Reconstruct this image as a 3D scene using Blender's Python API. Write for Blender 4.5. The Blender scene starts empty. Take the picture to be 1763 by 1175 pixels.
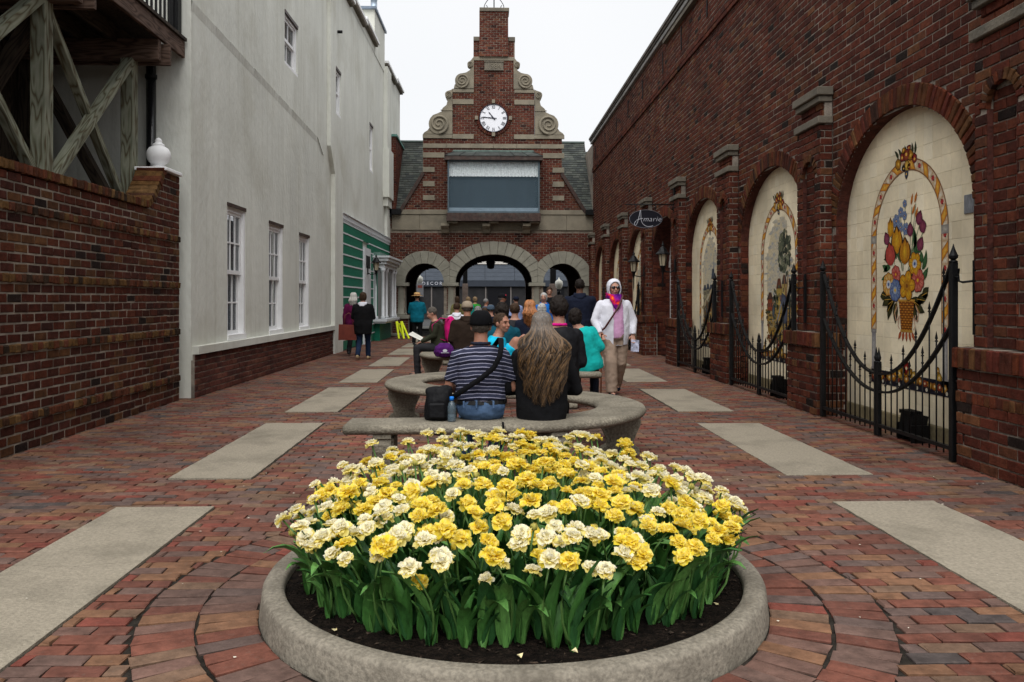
import bpy, bmesh, math, random
import numpy as np
from math import sin, cos, pi, radians, sqrt, atan2
from mathutils import Vector, Matrix, noise
random.seed(7); RS = np.random.RandomState(11)
SC = bpy.context.scene; COL = SC.collection
# ---------------------------------------------------------------- camera
CAM_H = 1.30; YAW = math.atan(46.5/1400)
cd = bpy.data.cameras.new('camera'); cam = bpy.data.objects.new('camera', cd); COL.objects.link(cam)
cam.location = (0, 0, CAM_H); cam.rotation_euler = (pi/2, 0, -YAW)
cd.sensor_width = 36; cd.lens = 1400*36/1763; cd.shift_y = -70.5/1763
cd.clip_start = .05; cd.clip_end = 600
cd.dof.use_dof = False
SC.camera = cam
# ---------------------------------------------------------------- sky and sun (overcast)
SUN_EL, SUN_AZ = radians(60), radians(188)      # azimuth clockwise from +Y (ahead): high behind the camera
W = bpy.data.worlds.new('World'); SC.world = W; W.use_nodes = True
nt = W.node_tree; nt.nodes.clear()
out = nt.nodes.new('ShaderNodeOutputWorld'); bg = nt.nodes.new('ShaderNodeBackground')
sky = nt.nodes.new('ShaderNodeTexSky'); sky.sky_type = 'NISHITA'; sky.sun_disc = False
sky.sun_elevation = SUN_EL; sky.sun_rotation = SUN_AZ; sky.air_density = 1.0; sky.dust_density = 4.0
hs = nt.nodes.new('ShaderNodeHueSaturation'); hs.inputs['Saturation'].default_value = .12
nt.links.new(sky.outputs[0], hs.inputs['Color'])
mx = nt.nodes.new('ShaderNodeMix'); mx.data_type = 'RGBA'; mx.inputs[0].default_value = .9
nt.links.new(hs.outputs[0], mx.inputs[6])
# the cloud sheet: an even pale deck with a faint mottling
tc = nt.nodes.new('ShaderNodeTexCoord'); nz = nt.nodes.new('ShaderNodeTexNoise'); nz.inputs['Scale'].default_value = 1.6
nt.links.new(tc.outputs['Generated'], nz.inputs['Vector'])
cr = nt.nodes.new('ShaderNodeValToRGB'); nt.links.new(nz.outputs['Fac'], cr.inputs[0])
cr.color_ramp.elements[0].position = .3; cr.color_ramp.elements[0].color = (4.0, 4.12, 4.28, 1)
cr.color_ramp.elements[1].position = .7; cr.color_ramp.elements[1].color = (4.4, 4.46, 4.55, 1)
nt.links.new(cr.outputs[0], mx.inputs[7])
nt.links.new(mx.outputs[2], bg.inputs['Color']); bg.inputs['Strength'].default_value = .1
nt.links.new(bg.outputs[0], out.inputs[0])
sl = bpy.data.lights.new('sun', 'SUN'); sl.energy = 1.5; sl.angle = radians(62); sl.color = (1, .985, .96)
so = bpy.data.objects.new('sun', sl); COL.objects.link(so)
dv = Vector((sin(SUN_AZ)*cos(SUN_EL), cos(SUN_AZ)*cos(SUN_EL), sin(SUN_EL)))
so.rotation_euler = dv.to_track_quat('Z', 'Y').to_euler(); so.location = (0, 0, 30)
vs = SC.view_settings; vs.view_transform = 'Standard'; vs.look = 'None'; vs.exposure = 1.17; vs.gamma = 1; vs.use_curve_mapping = False
SC.cycles.max_bounces = 6; SC.cycles.diffuse_bounces = 3; SC.cycles.glossy_bounces = 2; SC.cycles.transmission_bounces = 3
SC.cycles.transparent_max_bounces = 6; SC.cycles.caustics_reflective = False; SC.cycles.caustics_refractive = False
# ---------------------------------------------------------------- materials
def lin(h):
    if isinstance(h, str):
        c = [int(h[i:i+2], 16)/255 for i in (0, 2, 4)]
        return tuple((x/12.92 if x < .04045 else ((x+.055)/1.055)**2.4) for x in c)
    return tuple(h)
def _n(nt, t, **k):
    n = nt.nodes.new(t)
    for a, b in k.items(): setattr(n, a, b)
    return n
def mat(name, col, rough=.8, var=.12, scale=6, detail=6, bump=.15, bscale=30, bdist=.004, spec=.3, col2=None, attr=None,
        metal=0, streak=None, stretch=None, ramp=None, seedobj=False, coords='Object', trans=None, stain=None):
    m = bpy.data.materials.new(name); m.use_nodes = True; t = m.node_tree; L = t.links
    b = t.nodes['Principled BSDF']; b.inputs['Roughness'].default_value = rough; b.inputs['Metallic'].default_value = metal
    b.inputs['Specular IOR Level'].default_value = spec
    tc = _n(t, 'ShaderNodeTexCoord'); vec = tc.outputs[coords]
    if coords == 'World':
        pass
    if stretch:
        mp = _n(t, 'ShaderNodeMapping'); mp.inputs['Scale'].default_value = stretch; L.new(vec, mp.inputs[0]); vec = mp.outputs[0]
    nz = _n(t, 'ShaderNodeTexNoise'); nz.inputs['Scale'].default_value = scale; nz.inputs['Detail'].default_value = detail
    nz.inputs['Roughness'].default_value = .6; L.new(vec, nz.inputs['Vector'])
    if attr:
        a = _n(t, 'ShaderNodeAttribute', attribute_name=attr); base = a.outputs['Color']
        mul = _n(t, 'ShaderNodeMix', data_type='RGBA', blend_type='MULTIPLY'); mul.inputs[0].default_value = 1
        L.new(base, mul.inputs[6])
        r = _n(t, 'ShaderNodeMapRange'); r.inputs['From Min'].default_value = .25; r.inputs['From Max'].default_value = .75
        r.inputs['To Min'].default_value = 1-var*1.6; r.inputs['To Max'].default_value = 1+var; L.new(nz.outputs['Fac'], r.inputs[0])
        L.new(r.outputs[0], mul.inputs[7]); colo = mul.outputs[2]
    else:
        c = lin(col); cc = _n(t, 'ShaderNodeValToRGB'); L.new(nz.outputs['Fac'], cc.inputs[0])
        c2 = lin(col2) if col2 is not None else tuple(x*(1+var) for x in c); c1 = tuple(x*(1-var*1.6) for x in c) if col2 is None else c
        cc.color_ramp.elements[0].position = .3; cc.color_ramp.elements[0].color = (*c1, 1)
        cc.color_ramp.elements[1].position = .7; cc.color_ramp.elements[1].color = (*c2, 1)
        colo = cc.outputs[0]
    if stain:                                   # (colour, scale, threshold) dirt patches with shapes of their own
        n2 = _n(t, 'ShaderNodeTexNoise'); n2.inputs['Scale'].default_value = stain[1]; n2.inputs['Detail'].default_value = 8; n2.inputs['Roughness'].default_value = .65
        L.new(tc.outputs[coords], n2.inputs['Vector'])
        r2 = _n(t, 'ShaderNodeMapRange'); r2.inputs['From Min'].default_value = stain[2]; r2.inputs['From Max'].default_value = stain[2]+.2
        r2.inputs['To Max'].default_value = stain[3] if len(stain) > 3 else .6
        L.new(n2.outputs['Fac'], r2.inputs[0])
        mm = _n(t, 'ShaderNodeMix', data_type='RGBA'); L.new(r2.outputs[0], mm.inputs[0]); L.new(colo, mm.inputs[6]); mm.inputs[7].default_value = (*lin(stain[0]), 1)
        colo = mm.outputs[2]
    if streak:                                  # (colour, strength) run-off streaks down a wall
        m5 = _n(t, 'ShaderNodeMapping'); m5.inputs['Scale'].default_value = (2.6, 2.6, .10); L.new(tc.outputs[coords], m5.inputs[0]); n5 = _n(t, 'ShaderNodeTexNoise'); n5.inputs['Scale'].default_value = 2.2; n5.inputs['Detail'].default_value = 7; n5.inputs['Roughness'].default_value = .7; L.new(m5.outputs[0], n5.inputs['Vector'])
        r5 = _n(t, 'ShaderNodeMapRange'); r5.inputs['From Min'].default_value = .5; r5.inputs['From Max'].default_value = .78; r5.inputs['To Max'].default_value = streak[1]; L.new(n5.outputs['Fac'], r5.inputs[0])
        x5 = _n(t, 'ShaderNodeMix', data_type='RGBA'); L.new(r5.outputs[0], x5.inputs[0]); L.new(colo, x5.inputs[6]); x5.inputs[7].default_value = (*lin(streak[0]), 1); colo = x5.outputs[2]
    L.new(colo, b.inputs['Base Color'])
    if bump:
        n3 = _n(t, 'ShaderNodeTexNoise'); n3.inputs['Scale'].default_value = bscale; n3.inputs['Detail'].default_value = 5
        L.new(vec, n3.inputs['Vector'])
        bp = _n(t, 'ShaderNodeBump'); bp.inputs['Strength'].default_value = bump; bp.inputs['Distance'].default_value = bdist*5
        L.new(n3.outputs['Fac'], bp.inputs['Height']); L.new(bp.outputs[0], b.inputs['Normal'])
    if trans:
        b.inputs['Subsurface Weight'].default_value = trans[0]; b.inputs['Subsurface Radius'].default_value = trans[1]; b.inputs['Subsurface Scale'].default_value = .02
    return m
def brick_mat(name, stops, rough=.9, mott=.5, bump=.5, spec=.08, attrname='rnd', hue=None):
    """palette picked per brick by its own random number, then mottled, flashed and pitted"""
    m = bpy.data.materials.new(name); m.use_nodes = True; t = m.node_tree; L = t.links
    b = t.nodes['Principled BSDF']; b.inputs['Roughness'].default_value = rough; b.inputs['Specular IOR Level'].default_value = spec
    oi = _n(t, 'ShaderNodeObjectInfo'); at = _n(t, 'ShaderNodeAttribute', attribute_name=attrname)
    ad = _n(t, 'ShaderNodeMath', operation='ADD'); L.new(oi.outputs['Random'], ad.inputs[0]); L.new(at.outputs['Fac'], ad.inputs[1])
    fr = _n(t, 'ShaderNodeMath', operation='FRACT'); L.new(ad.outputs[0], fr.inputs[0])
    cr = _n(t, 'ShaderNodeValToRGB'); cr.color_ramp.interpolation = 'CONSTANT'; L.new(fr.outputs[0], cr.inputs[0])
    el = cr.color_ramp.elements; tot = sum(w for _, w in stops); p = 0
    for i, (c, w) in enumerate(stops):
        e = el[0] if i == 0 else (el[1] if i == 1 else el.new(p/tot))
        e.position = p/tot; e.color = (*lin(c), 1); p += w
    geo = _n(t, 'ShaderNodeNewGeometry')
    # offset the pattern per brick so that no two share a mottling
    sc = _n(t, 'ShaderNodeMath', operation='MULTIPLY'); sc.inputs[1].default_value = 37.; L.new(fr.outputs[0], sc.inputs[0])
    va = _n(t, 'ShaderNodeVectorMath', operation='ADD'); L.new(geo.outputs['Position'], va.inputs[0]); L.new(sc.outputs[0], va.inputs[1])
    n1 = _n(t, 'ShaderNodeTexNoise'); n1.inputs['Scale'].default_value = 14; n1.inputs['Detail'].default_value = 6; n1.inputs['Roughness'].default_value = .65; L.new(va.outputs[0], n1.inputs['Vector'])
    r = _n(t, 'ShaderNodeMapRange'); r.inputs['From Min'].default_value = .3; r.inputs['From Max'].default_value = .72
    r.inputs['To Min'].default_value = 1-mott; r.inputs['To Max'].default_value = 1+mott*.75; L.new(n1.outputs['Fac'], r.inputs[0])
    mu = _n(t, 'ShaderNodeMix', data_type='RGBA', blend_type='MULTIPLY'); mu.inputs[0].default_value = 1; L.new(cr.outputs[0], mu.inputs[6]); L.new(r.outputs[0], mu.inputs[7])
    # large scale weathering over the whole wall
    n2 = _n(t, 'ShaderNodeTexNoise'); n2.inputs['Scale'].default_value = 1.3; n2.inputs['Detail'].default_value = 5; L.new(geo.outputs['Position'], n2.inputs['Vector'])
    r2 = _n(t, 'ShaderNodeMapRange'); r2.inputs['From Min'].default_value = .3; r2.inputs['From Max'].default_value = .7; r2.inputs['To Min'].default_value = .72; r2.inputs['To Max'].default_value = 1.18; L.new(n2.outputs['Fac'], r2.inputs[0])
    m2 = _n(t, 'ShaderNodeMix', data_type='RGBA', blend_type='MULTIPLY'); m2.inputs[0].default_value = 1; L.new(mu.outputs[2], m2.inputs[6]); L.new(r2.outputs[0], m2.inputs[7])
    # pale bloom / mortar smear
    n4 = _n(t, 'ShaderNodeTexNoise'); n4.inputs['Scale'].default_value = 45; n4.inputs['Detail'].default_value = 4; L.new(va.outputs[0], n4.inputs['Vector'])
    r4 = _n(t, 'ShaderNodeMapRange'); r4.inputs['From Min'].default_value = .6; r4.inputs['From Max'].default_value = .8; r4.inputs['To Max'].default_value = .35; L.new(n4.outputs['Fac'], r4.inputs[0])
    m4 = _n(t, 'ShaderNodeMix', data_type='RGBA'); L.new(r4.outputs[0], m4.inputs[0]); L.new(m2.outputs[2], m4.inputs[6]); m4.inputs[7].default_value = (*lin(hue or (.16, .12, .09)), 1)
    L.new(m4.outputs[2], b.inputs['Base Color'])
    n3 = _n(t, 'ShaderNodeTexNoise'); n3.inputs['Scale'].default_value = 60; n3.inputs['Detail'].default_value = 5; L.new(va.outputs[0], n3.inputs['Vector'])
    bp = _n(t, 'ShaderNodeBump'); bp.inputs['Strength'].default_value = bump; bp.inputs['Distance'].default_value = .01
    L.new(n3.outputs['Fac'], bp.inputs['Height']); L.new(bp.outputs[0], b.inputs['Normal'])
    rr = _n(t, 'ShaderNodeMapRange'); rr.inputs['To Min'].default_value = rough-.2; rr.inputs['To Max'].default_value = min(1, rough+.15); L.new(n1.outputs['Fac'], rr.inputs[0]); L.new(rr.outputs[0], b.inputs['Roughness'])
    return m
def glass_mat(name, col=(.02, .025, .03), rough=.08, alpha=1., spec=.6):
    m = bpy.data.materials.new(name); m.use_nodes = True; b = m.node_tree.nodes['Principled BSDF']
    b.inputs['Base Color'].default_value = (*lin(col), 1); b.inputs['Roughness'].default_value = rough; b.inputs['Specular IOR Level'].default_value = spec
    if alpha < 1: b.inputs['Alpha'].default_value = alpha
    return m
# ---------------------------------------------------------------- objects
def tag(o, label=None, cat=None, group=None, kind=None):
    if label: o['label'] = label
    if cat: o['category'] = cat
    if group: o['group'] = group
    if kind: o['kind'] = kind
    return o
def empty(name, loc=(0, 0, 0), rz=0, label=None, cat=None, group=None, scale=1):
    o = bpy.data.objects.new(name, None); COL.objects.link(o); o.location = loc; o.rotation_euler = (0, 0, rz); o.scale = (scale,)*3
    o.empty_display_size = .1
    return tag(o, label, cat, group)
def link(name, me, m=None, parent=None, world=True):
    """link a mesh; parts are given in world space unless world is False"""
    o = bpy.data.objects.new(name, me); COL.objects.link(o)
    if m is not None and len(me.materials) == 0:
        for x in (m if isinstance(m, (list, tuple)) else [m]): me.materials.append(x)
    if parent is not None:
        o.parent = parent
        if world: o.matrix_parent_inverse = pmat(parent).inverted()
    return o
def pmat(p):
    M = Matrix.LocRotScale(p.location, p.rotation_euler, p.scale)
    if p.parent: M = pmat(p.parent) @ p.matrix_parent_inverse @ M
    return M
class MB:
    """collects boxes, bars, tubes, sheets; build() links them as one mesh object"""
    def __init__(s): s.v = []; s.f = []; s.mi = []; s.sm = []; s.c = []
    def add(s, vs, fs, mi=0, smooth=False, col=None):
        o = len(s.v); s.v += [tuple(x) for x in vs]; s.f += [tuple(o+i for i in f) for f in fs]; s.mi += [mi]*len(fs); s.sm += [smooth]*len(fs)
        if col is not None:
            if isinstance(col, list): s.c += col
            else: s.c += [tuple(col)]*len(vs)
        return s
    def box(s, x0, x1, y0, y1, z0, z1, mi=0, bev=0):
        if bev:
            b = bev; vs = []
            for (sx, x) in ((1, x0), (-1, x1)):
                for (sy, y) in ((1, y0), (-1, y1)):
                    for (sz, z) in ((1, z0), (-1, z1)):
                        vs += [(x, y+sy*b, z+sz*b), (x+sx*b, y, z+sz*b), (x+sx*b, y+sy*b, z)]
            bm = bmesh.new(); bv = [bm.verts.new(v) for v in vs]; r = bmesh.ops.convex_hull(bm, input=bv)
            bm.verts.index_update(); bmesh.ops.recalc_face_normals(bm, faces=bm.faces)
            V = [tuple(v.co) for v in bm.verts]; F = [tuple(v.index for v in f.verts) for f in bm.faces]; bm.free()
            return s.add(V, F, mi)
        v = [(x0, y0, z0), (x1, y0, z0), (x1, y1, z0), (x0, y1, z0), (x0, y0, z1), (x1, y0, z1), (x1, y1, z1), (x0, y1, z1)]
        return s.add(v, [(0, 3, 2, 1), (4, 5, 6, 7), (0, 1, 5, 4), (1, 2, 6, 5), (2, 3, 7, 6), (3, 0, 4, 7)], mi)
    def bar(s, a, b, w, t=None, up=(0, 0, 1), mi=0):
        """rectangular bar from a to b, w across, t in the up direction"""
        a, b = Vector(a), Vector(b); d = (b-a).normalized(); up = Vector(up); x = d.cross(up)
        if x.length < 1e-4: x = d.cross(Vector((0, 1, 0)))
        x.normalize(); y = x.cross(d).normalized(); t = t or w
        v = [p+x*sx*w/2+y*sy*t/2 for p in (a, b) for sx, sy in ((-1, -1), (1, -1), (1, 1), (-1, 1))]
        return s.add(v, [(0, 3, 2, 1), (4, 5, 6, 7), (0, 1, 5, 4), (1, 2, 6, 5), (2, 3, 7, 6), (3, 0, 4, 7)], mi)
    def tube(s, pts, r, n=8, mi=0, cap=True, smooth=True, flat=1.0, up=(0, 0, 1)):
        pts = [Vector(p) for p in pts]; rs = r if isinstance(r, (list, tuple)) else [r]*len(pts)
        V = []; up = Vector(up)
        for i, p in enumerate(pts):
            d = (pts[min(i+1, len(pts)-1)]-pts[max(i-1, 0)]).normalized()
            x = d.cross(up)
            if x.length < .05: x = d.cross(Vector((0, 1, 0)) if abs(up.y) < .5 else Vector((1, 0, 0)))
            x.normalize(); y = x.cross(d).normalized()
            for k in range(n):
                a = 2*pi*k/n; V.append(p+x*cos(a)*rs[i]+y*sin(a)*rs[i]*flat)
        F = []
        for i in range(len(pts)-1):
            for k in range(n): k2 = (k+1) % n; F.append((i*n+k, i*n+k2, (i+1)*n+k2, (i+1)*n+k))
        if cap: F.append(tuple(range(n))[::-1]); F.append(tuple((len(pts)-1)*n+k for k in range(n)))
        return s.add(V, F, mi, smooth)
    def lathe(s, prof, c=(0, 0, 0), n=16, mi=0, smooth=True, ax='z', sy=1.):
        """prof: list of (radius, height)"""
        V = []
        for r, z in prof:
            for k in range(n):
                a = 2*pi*k/n; V.append((c[0]+r*cos(a), c[1]+sy*r*sin(a), c[2]+z) if ax == 'z' else (c[0]+r*cos(a), c[1]+z, c[2]+r*sin(a)))
        F = []
        for i in range(len(prof)-1):
            for k in range(n): k2 = (k+1) % n; F.append((i*n+k, i*n+k2, (i+1)*n+k2, (i+1)*n+k))
        F.append(tuple(range(n))[::-1]); F.append(tuple((len(prof)-1)*n+k for k in range(n)))
        return s.add(V, F, mi, smooth)
    def prism(s, poly, O, U, V, N, t, mi=0, smooth=False, col=None):
        """polygon (u,v) extruded by t against N (front face at w=0 facing N)"""
        O, U, V, N = map(Vector, (O, U, V, N)); n = len(poly)
        a = [O+U*u+V*v for u, v in poly]; b = [p-N*t for p in a]
        F = [tuple(range(n)), tuple(range(2*n-1, n-1, -1))]+[(i, n+i, n+(i+1) % n, (i+1) % n) for i in range(n)]
        return s.add(a+b, F, mi, smooth, col)
    def mesh(s, name):
        me = bpy.data.meshes.new(name); me.from_pydata(s.v, [], s.f)
        if s.mi and max(s.mi) > 0: me.polygons.foreach_set('material_index', s.mi)
        me.polygons.foreach_set('use_smooth', s.sm)
        if s.c:
            a = me.color_attributes.new('col', 'FLOAT_COLOR', 'POINT')
            a.data.foreach_set('color', np.array([(*c[:3], 1) for c in s.c], dtype=np.float32).ravel())
        me.update(); bm = bmesh.new(); bm.from_mesh(me); bmesh.ops.recalc_face_normals(bm, faces=bm.faces); bm.to_mesh(me); bm.free()
        return me
    def build(s, name, m, parent=None, world=True): return link(name, s.mesh(name), m, parent, world)
# ---------------------------------------------------------------- bricks
def seen_px(p):
    """apparent size weight of a point (pixels per metre), 0 when out of frame"""
    x = p[0]*cos(YAW)-p[1]*sin(YAW); z = p[0]*sin(YAW)+p[1]*cos(YAW)
    if z < .5: return 0
    u = 881.5+1400*x/z; v = 517-1400*(p[2]-CAM_H)/z
    return 1400/z if (-5 < u < 1768 and -5 < v < 1180) else 0
class Bricks:
    """rows of bricks on the plane O + u U + v V; every brick gets its own box, joints recessed"""
    def __init__(s): s.b = []
    def add(s, c, U, V, N, hu, hv, d, w=1.): s.b.append((Vector(c), Vector(U), Vector(V), Vector(N), hu, hv, d, w))
    def field(s, O, U, V, N, u0, u1, v0, v1, L=.214, H=.0865, joint=.012, depth=.05, solid=None, special=None, off=0, jit=.0015, proud=0, w=1., bond=True, skip=.0, tilt=.0):
        O, U, V, N = map(Vector, (O, U, V, N)); k = 0; v = v0
        while v < v1-.02:
            hh = min(H, v1-v); kind = (special or {}).get(k); l = L; pr = proud; ww = w
            if kind: l = .088; pr = proud+kind
            ints = solid(v+hh/2) if solid else [(u0, u1)]
            sh = (off+k*.5) % 1 if bond and not kind else (off*.3+k*.31) % 1
            for a, b in ints:
                a = max(a, u0); b = min(b, u1)
                if b-a < .015: continue
                i = math.floor((a/l)-sh)
                while True:
                    p, q = (i+sh)*l, (i+1+sh)*l; i += 1
                    if p >= b: break
                    p2, q2 = max(p, a), min(q, b)
                    if q2-p2 < .03: continue
                    if skip and random.random() < skip: continue
                    c = O+U*((p2+q2)/2)+V*(v+hh/2)+N*(pr+random.uniform(-jit, jit))
                    uu, vv = U, V
                    if tilt:
                        g = random.gauss(0, tilt); uu = (U+V*g).normalized(); vv = (V-U*g).normalized()
                        nn = (N+U*random.gauss(0, tilt*.6)+V*random.gauss(0, tilt*.6)).normalized()
                    else: nn = N
                    s.b.append((c, uu, vv, nn, (q2-p2)/2-joint/2+random.uniform(-.001, .0005), hh/2-joint/2+random.uniform(-.0008, .0005), depth+pr, 1.0))
            v += H; k += 1
    def emit(s, parent, m, name='brick', nmax=300, bev=.005, rest='brick', jitcorner=.0015):
        B = s.b
        if not B: return
        w = np.array([seen_px(b[0])*b[4]*b[5]*(abs((b[0]-Vector((0, 0, CAM_H))).normalized().dot(b[3]))*seen_px(b[0])) for b in B])
        order = np.argsort(-w); single = set(order[:nmax].tolist()) if nmax else set()
        cache = {}
        M0 = pmat(parent).inverted() if parent else Matrix()
        for i in sorted(single):
            c, U, V, N, hu, hv, d, _ = B[i]; key = (round(hu, 2), round(hv, 2), i % 3)
            if key not in cache:
                me = bpy.data.meshes.new(name); vs, fs = brick_geo(1, 1, bev, key[0], key[1], random.Random(i), jitcorner)
                me.from_pydata(vs, [], fs); me.materials.append(m); me.update(); cache[key] = me
            o = bpy.data.objects.new(name, cache[key]); COL.objects.link(o)
            R = Matrix((U, V, N)).transposed().to_4x4(); R.translation = c
            if parent: o.parent = parent; o.matrix_parent_inverse = M0
            o.matrix_basis = R @ Matrix.Diagonal((hu, hv, max(d, .01), 1))
        rem = [B[i] for i in range(len(B)) if i not in single]
        if rem:
            n = len(rem); C = np.array([b[0] for b in rem]); U = np.array([b[1] for b in rem]); V = np.array([b[2] for b in rem]); N = np.array([b[3] for b in rem])
            hu = np.array([b[4] for b in rem])[:, None]; hv = np.array([b[5] for b in rem])[:, None]; d = np.array([b[6] for b in rem])[:, None]
            vsum = []
            tpl = [(sx, sy, 0, 1) for sx, sy in ((-1, -1), (1, -1), (1, 1), (-1, 1))]+[(sx, sy, -1, 0) for sx, sy in ((-1, -1), (1, -1), (1, 1), (-1, 1))]+[(sx, sy, -2, 0) for sx, sy in ((-1, -1), (1, -1), (1, 1), (-1, 1))]
            for sx, sy, lv, ins in tpl:
                jx = RS.normal(0, jitcorner, (n, 1)); jy = RS.normal(0, jitcorner, (n, 1)); jz = RS.normal(0, jitcorner*.5, (n, 1))
                dz = (0 if lv == 0 else (-bev if lv == -1 else 0)); P = C+U*(sx*(hu-ins*bev)+jx)+V*(sy*(hv-ins*bev)+jy)
                P = P+N*jz if lv == 0 else (P-N*bev if lv == -1 else P-N*d)
                vsum.append(P)
            VV = np.stack(vsum, 1).reshape(-1, 3)
            q = [(0, 1, 2, 3)]+[(i, 4+i, 4+(i+1) % 4, (i+1) % 4) for i in range(4)]+[(4+i, 8+i, 8+(i+1) % 4, 4+(i+1) % 4) for i in range(4)]
            F = (np.array(q)[None]+(np.arange(n)*12)[:, None, None]).reshape(-1, 4)
            me = quads(rest, VV, F)
            a = me.attributes.new('rnd', 'FLOAT', 'POINT'); a.data.foreach_set('value', np.repeat(RS.rand(n), 12).astype(np.float32))
            o = link(rest, me, m, parent); o['kind'] = 'stuff'
def quads(name, V, F):
    me = bpy.data.meshes.new(name); n = len(F); me.vertices.add(len(V)); me.vertices.foreach_set('co', np.asarray(V, dtype=np.float32).ravel())
    me.loops.add(n*4); me.loops.foreach_set('vertex_index', np.asarray(F, dtype=np.int32).ravel()); me.polygons.add(n)
    me.polygons.foreach_set('loop_start', np.arange(0, n*4, 4, dtype=np.int32)); me.polygons.foreach_set('use_smooth', np.zeros(n, dtype=bool)); me.update(calc_edges=True); me.validate(); return me
def brick_geo(hu, hv, bev, ru, rv, R, jc):
    bu, bv = bev/ru, bev/rv; V = []
    for sx, sy in ((-1, -1), (1, -1), (1, 1), (-1, 1)): V.append((sx*(1-bu)+R.gauss(0, jc/ru), sy*(1-bv)+R.gauss(0, jc/rv), 0))
    for sx, sy in ((-1, -1), (1, -1), (1, 1), (-1, 1)): V.append((sx+R.gauss(0, jc/ru), sy+R.gauss(0, jc/rv), -.1))
    for sx, sy in ((-1, -1), (1, -1), (1, 1), (-1, 1)): V.append((sx, sy, -1))
    F = [(0, 1, 2, 3)]+[(i, 4+i, 4+(i+1) % 4, (i+1) % 4) for i in range(4)]+[(4+i, 8+i, 8+(i+1) % 4, 4+(i+1) % 4) for i in range(4)]
    return V, F
def sheet(mb, O, U, V, N, u0, u1, v0, v1, solid=None, row=.04, w=-.012, mi=0):
    """mortar or stone face with openings, cut in thin rows"""
    O, U, V, N = map(Vector, (O, U, V, N)); v = v0; prev = None
    def flush(p):
        a, b, va, vb = p; q = [O+U*a+V*va+N*w, O+U*b+V*va+N*w, O+U*b+V*vb+N*w, O+U*a+V*vb+N*w]; mb.add(q, [(0, 1, 2, 3)], mi)
    act = []
    while v < v1-1e-6:
        ve = min(v+row, v1); ints = [(max(a, u0), min(b, u1)) for a, b in (solid((v+ve)/2) if solid else [(u0, u1)])]; ints = [(a, b) for a, b in ints if b > a+1e-4]
        key = [(round(a, 4), round(b, 4)) for a, b in ints]
        if prev is not None and key == prev[0]: prev[2] = ve
        else:
            if prev: [flush((a, b, prev[1], prev[2])) for a, b in prev[0]]
            prev = [key, v, ve]
        v = ve
    if prev: [flush((a, b, prev[1], prev[2])) for a, b in prev[0]]
def cut(ints, a, b):
    out = []
    for p, q in ints:
        if b <= p or a >= q: out.append((p, q)); continue
        if a > p: out.append((p, a))
        if b < q: out.append((b, q))
    return out
def arch_cut(ints, v, c, hw, spring, rise):
    """opening centred at c, half width hw up to spring, elliptical above"""
    if v < spring: return cut(ints, c-hw, c+hw)
    t = (v-spring)/rise
    if t >= 1: return ints
    x = hw*sqrt(1-t*t); return cut(ints, c-x, c+x)
def arch_pts(c, hw, spring, rise, n=24, legs=None):
    p = [(c-hw*cos(pi*i/n), spring+rise*sin(pi*i/n)) for i in range(n+1)]
    if legs is not None: p = [(c-hw, legs)]+p+[(c+hw, legs)]
    return p
def arch_ring(br, O, U, V, N, c, hw, spring, rise, thick, wid=.078, joint=.012, depth=.1, proud=.004, a0=0, a1=pi):
    """radial header bricks round an arch"""
    O, U, V, N = map(Vector, (O, U, V, N)); m = 400; pts = []
    for i in range(m+1):
        a = a0+(a1-a0)*i/m; pts.append((a, c-(hw+thick/2)*cos(a), spring+(rise+thick/2)*sin(a)))
    s = [0]
    for i in range(m): s.append(s[-1]+math.hypot(pts[i+1][1]-pts[i][1], pts[i+1][2]-pts[i][2]))
    n = max(1, round(s[-1]/wid)); k = 0
    for j in range(n):
        t = (j+.5)/n*s[-1]
        while s[k+1] < t: k += 1
        a, u, v = pts[k]; du, dv_ = pts[min(k+1, m)][1]-pts[max(k-1, 0)][1], pts[min(k+1, m)][2]-pts[max(k-1, 0)][2]
        T = (U*du+V*dv_).normalized(); Rr = N.cross(T).normalized()
        br.b.append((O+U*u+V*v+N*(proud+random.uniform(-.003, .003)), T, Rr, N, s[-1]/n/2-joint/2, thick/2-.003, depth, 1.))
# ================================================================ materials used by many things
WALL = [((0.076,0.021,0.012),22), ((0.061,0.016,0.010),18), ((0.094,0.028,0.015),14), ((0.047,0.015,0.010),12), ((0.079,0.034,0.016),10), ((0.036,0.013,0.010),7), ((0.063,0.020,0.014),12), ((0.101,0.044,0.019),4), ((0.020,0.012,0.010),4)]
WALLR = [((0.096,0.025,0.015),22), ((0.080,0.022,0.014),22), ((0.116,0.034,0.019),14), ((0.064,0.019,0.013),12), ((0.104,0.039,0.021),10), ((0.048,0.017,0.013),5), ((0.128,0.052,0.024),4), ((0.020,0.013,0.011),3)]
FACE = [((0.102,0.032,0.022),24), ((0.090,0.027,0.019),22), ((0.118,0.039,0.025),14), ((0.074,0.025,0.018),12), ((0.087,0.038,0.027),8), ((0.130,0.052,0.030),5), ((0.037,0.017,0.015),4)]
ROWL = [((0.105,0.053,0.019),22), ((0.087,0.028,0.014),20), ((0.124,0.068,0.028),14), ((0.056,0.025,0.014),14), ((0.099,0.034,0.019),12), ((0.031,0.019,0.012),8)]
PAVE = [((.150,.056,.038),20), ((.118,.072,.058),18), ((.172,.088,.050),17), ((.122,.048,.034),15), ((.104,.070,.060),9), ((.165,.048,.034),6), ((.145,.088,.058),14), ((.070,.056,.052),3), ((.128,.072,.056),13)]
m_bl = brick_mat('left_wall_brick', WALL); m_br = brick_mat('right_wall_brick', WALLR); m_bf = brick_mat('facade_brick', FACE, mott=.3)
ROWR = [((0.108,0.029,0.014),20), ((0.092,0.036,0.016),14), ((0.120,0.056,0.024),7), ((0.064,0.020,0.013),14), ((0.096,0.024,0.016),14), ((0.040,0.018,0.013),6)]
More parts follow.
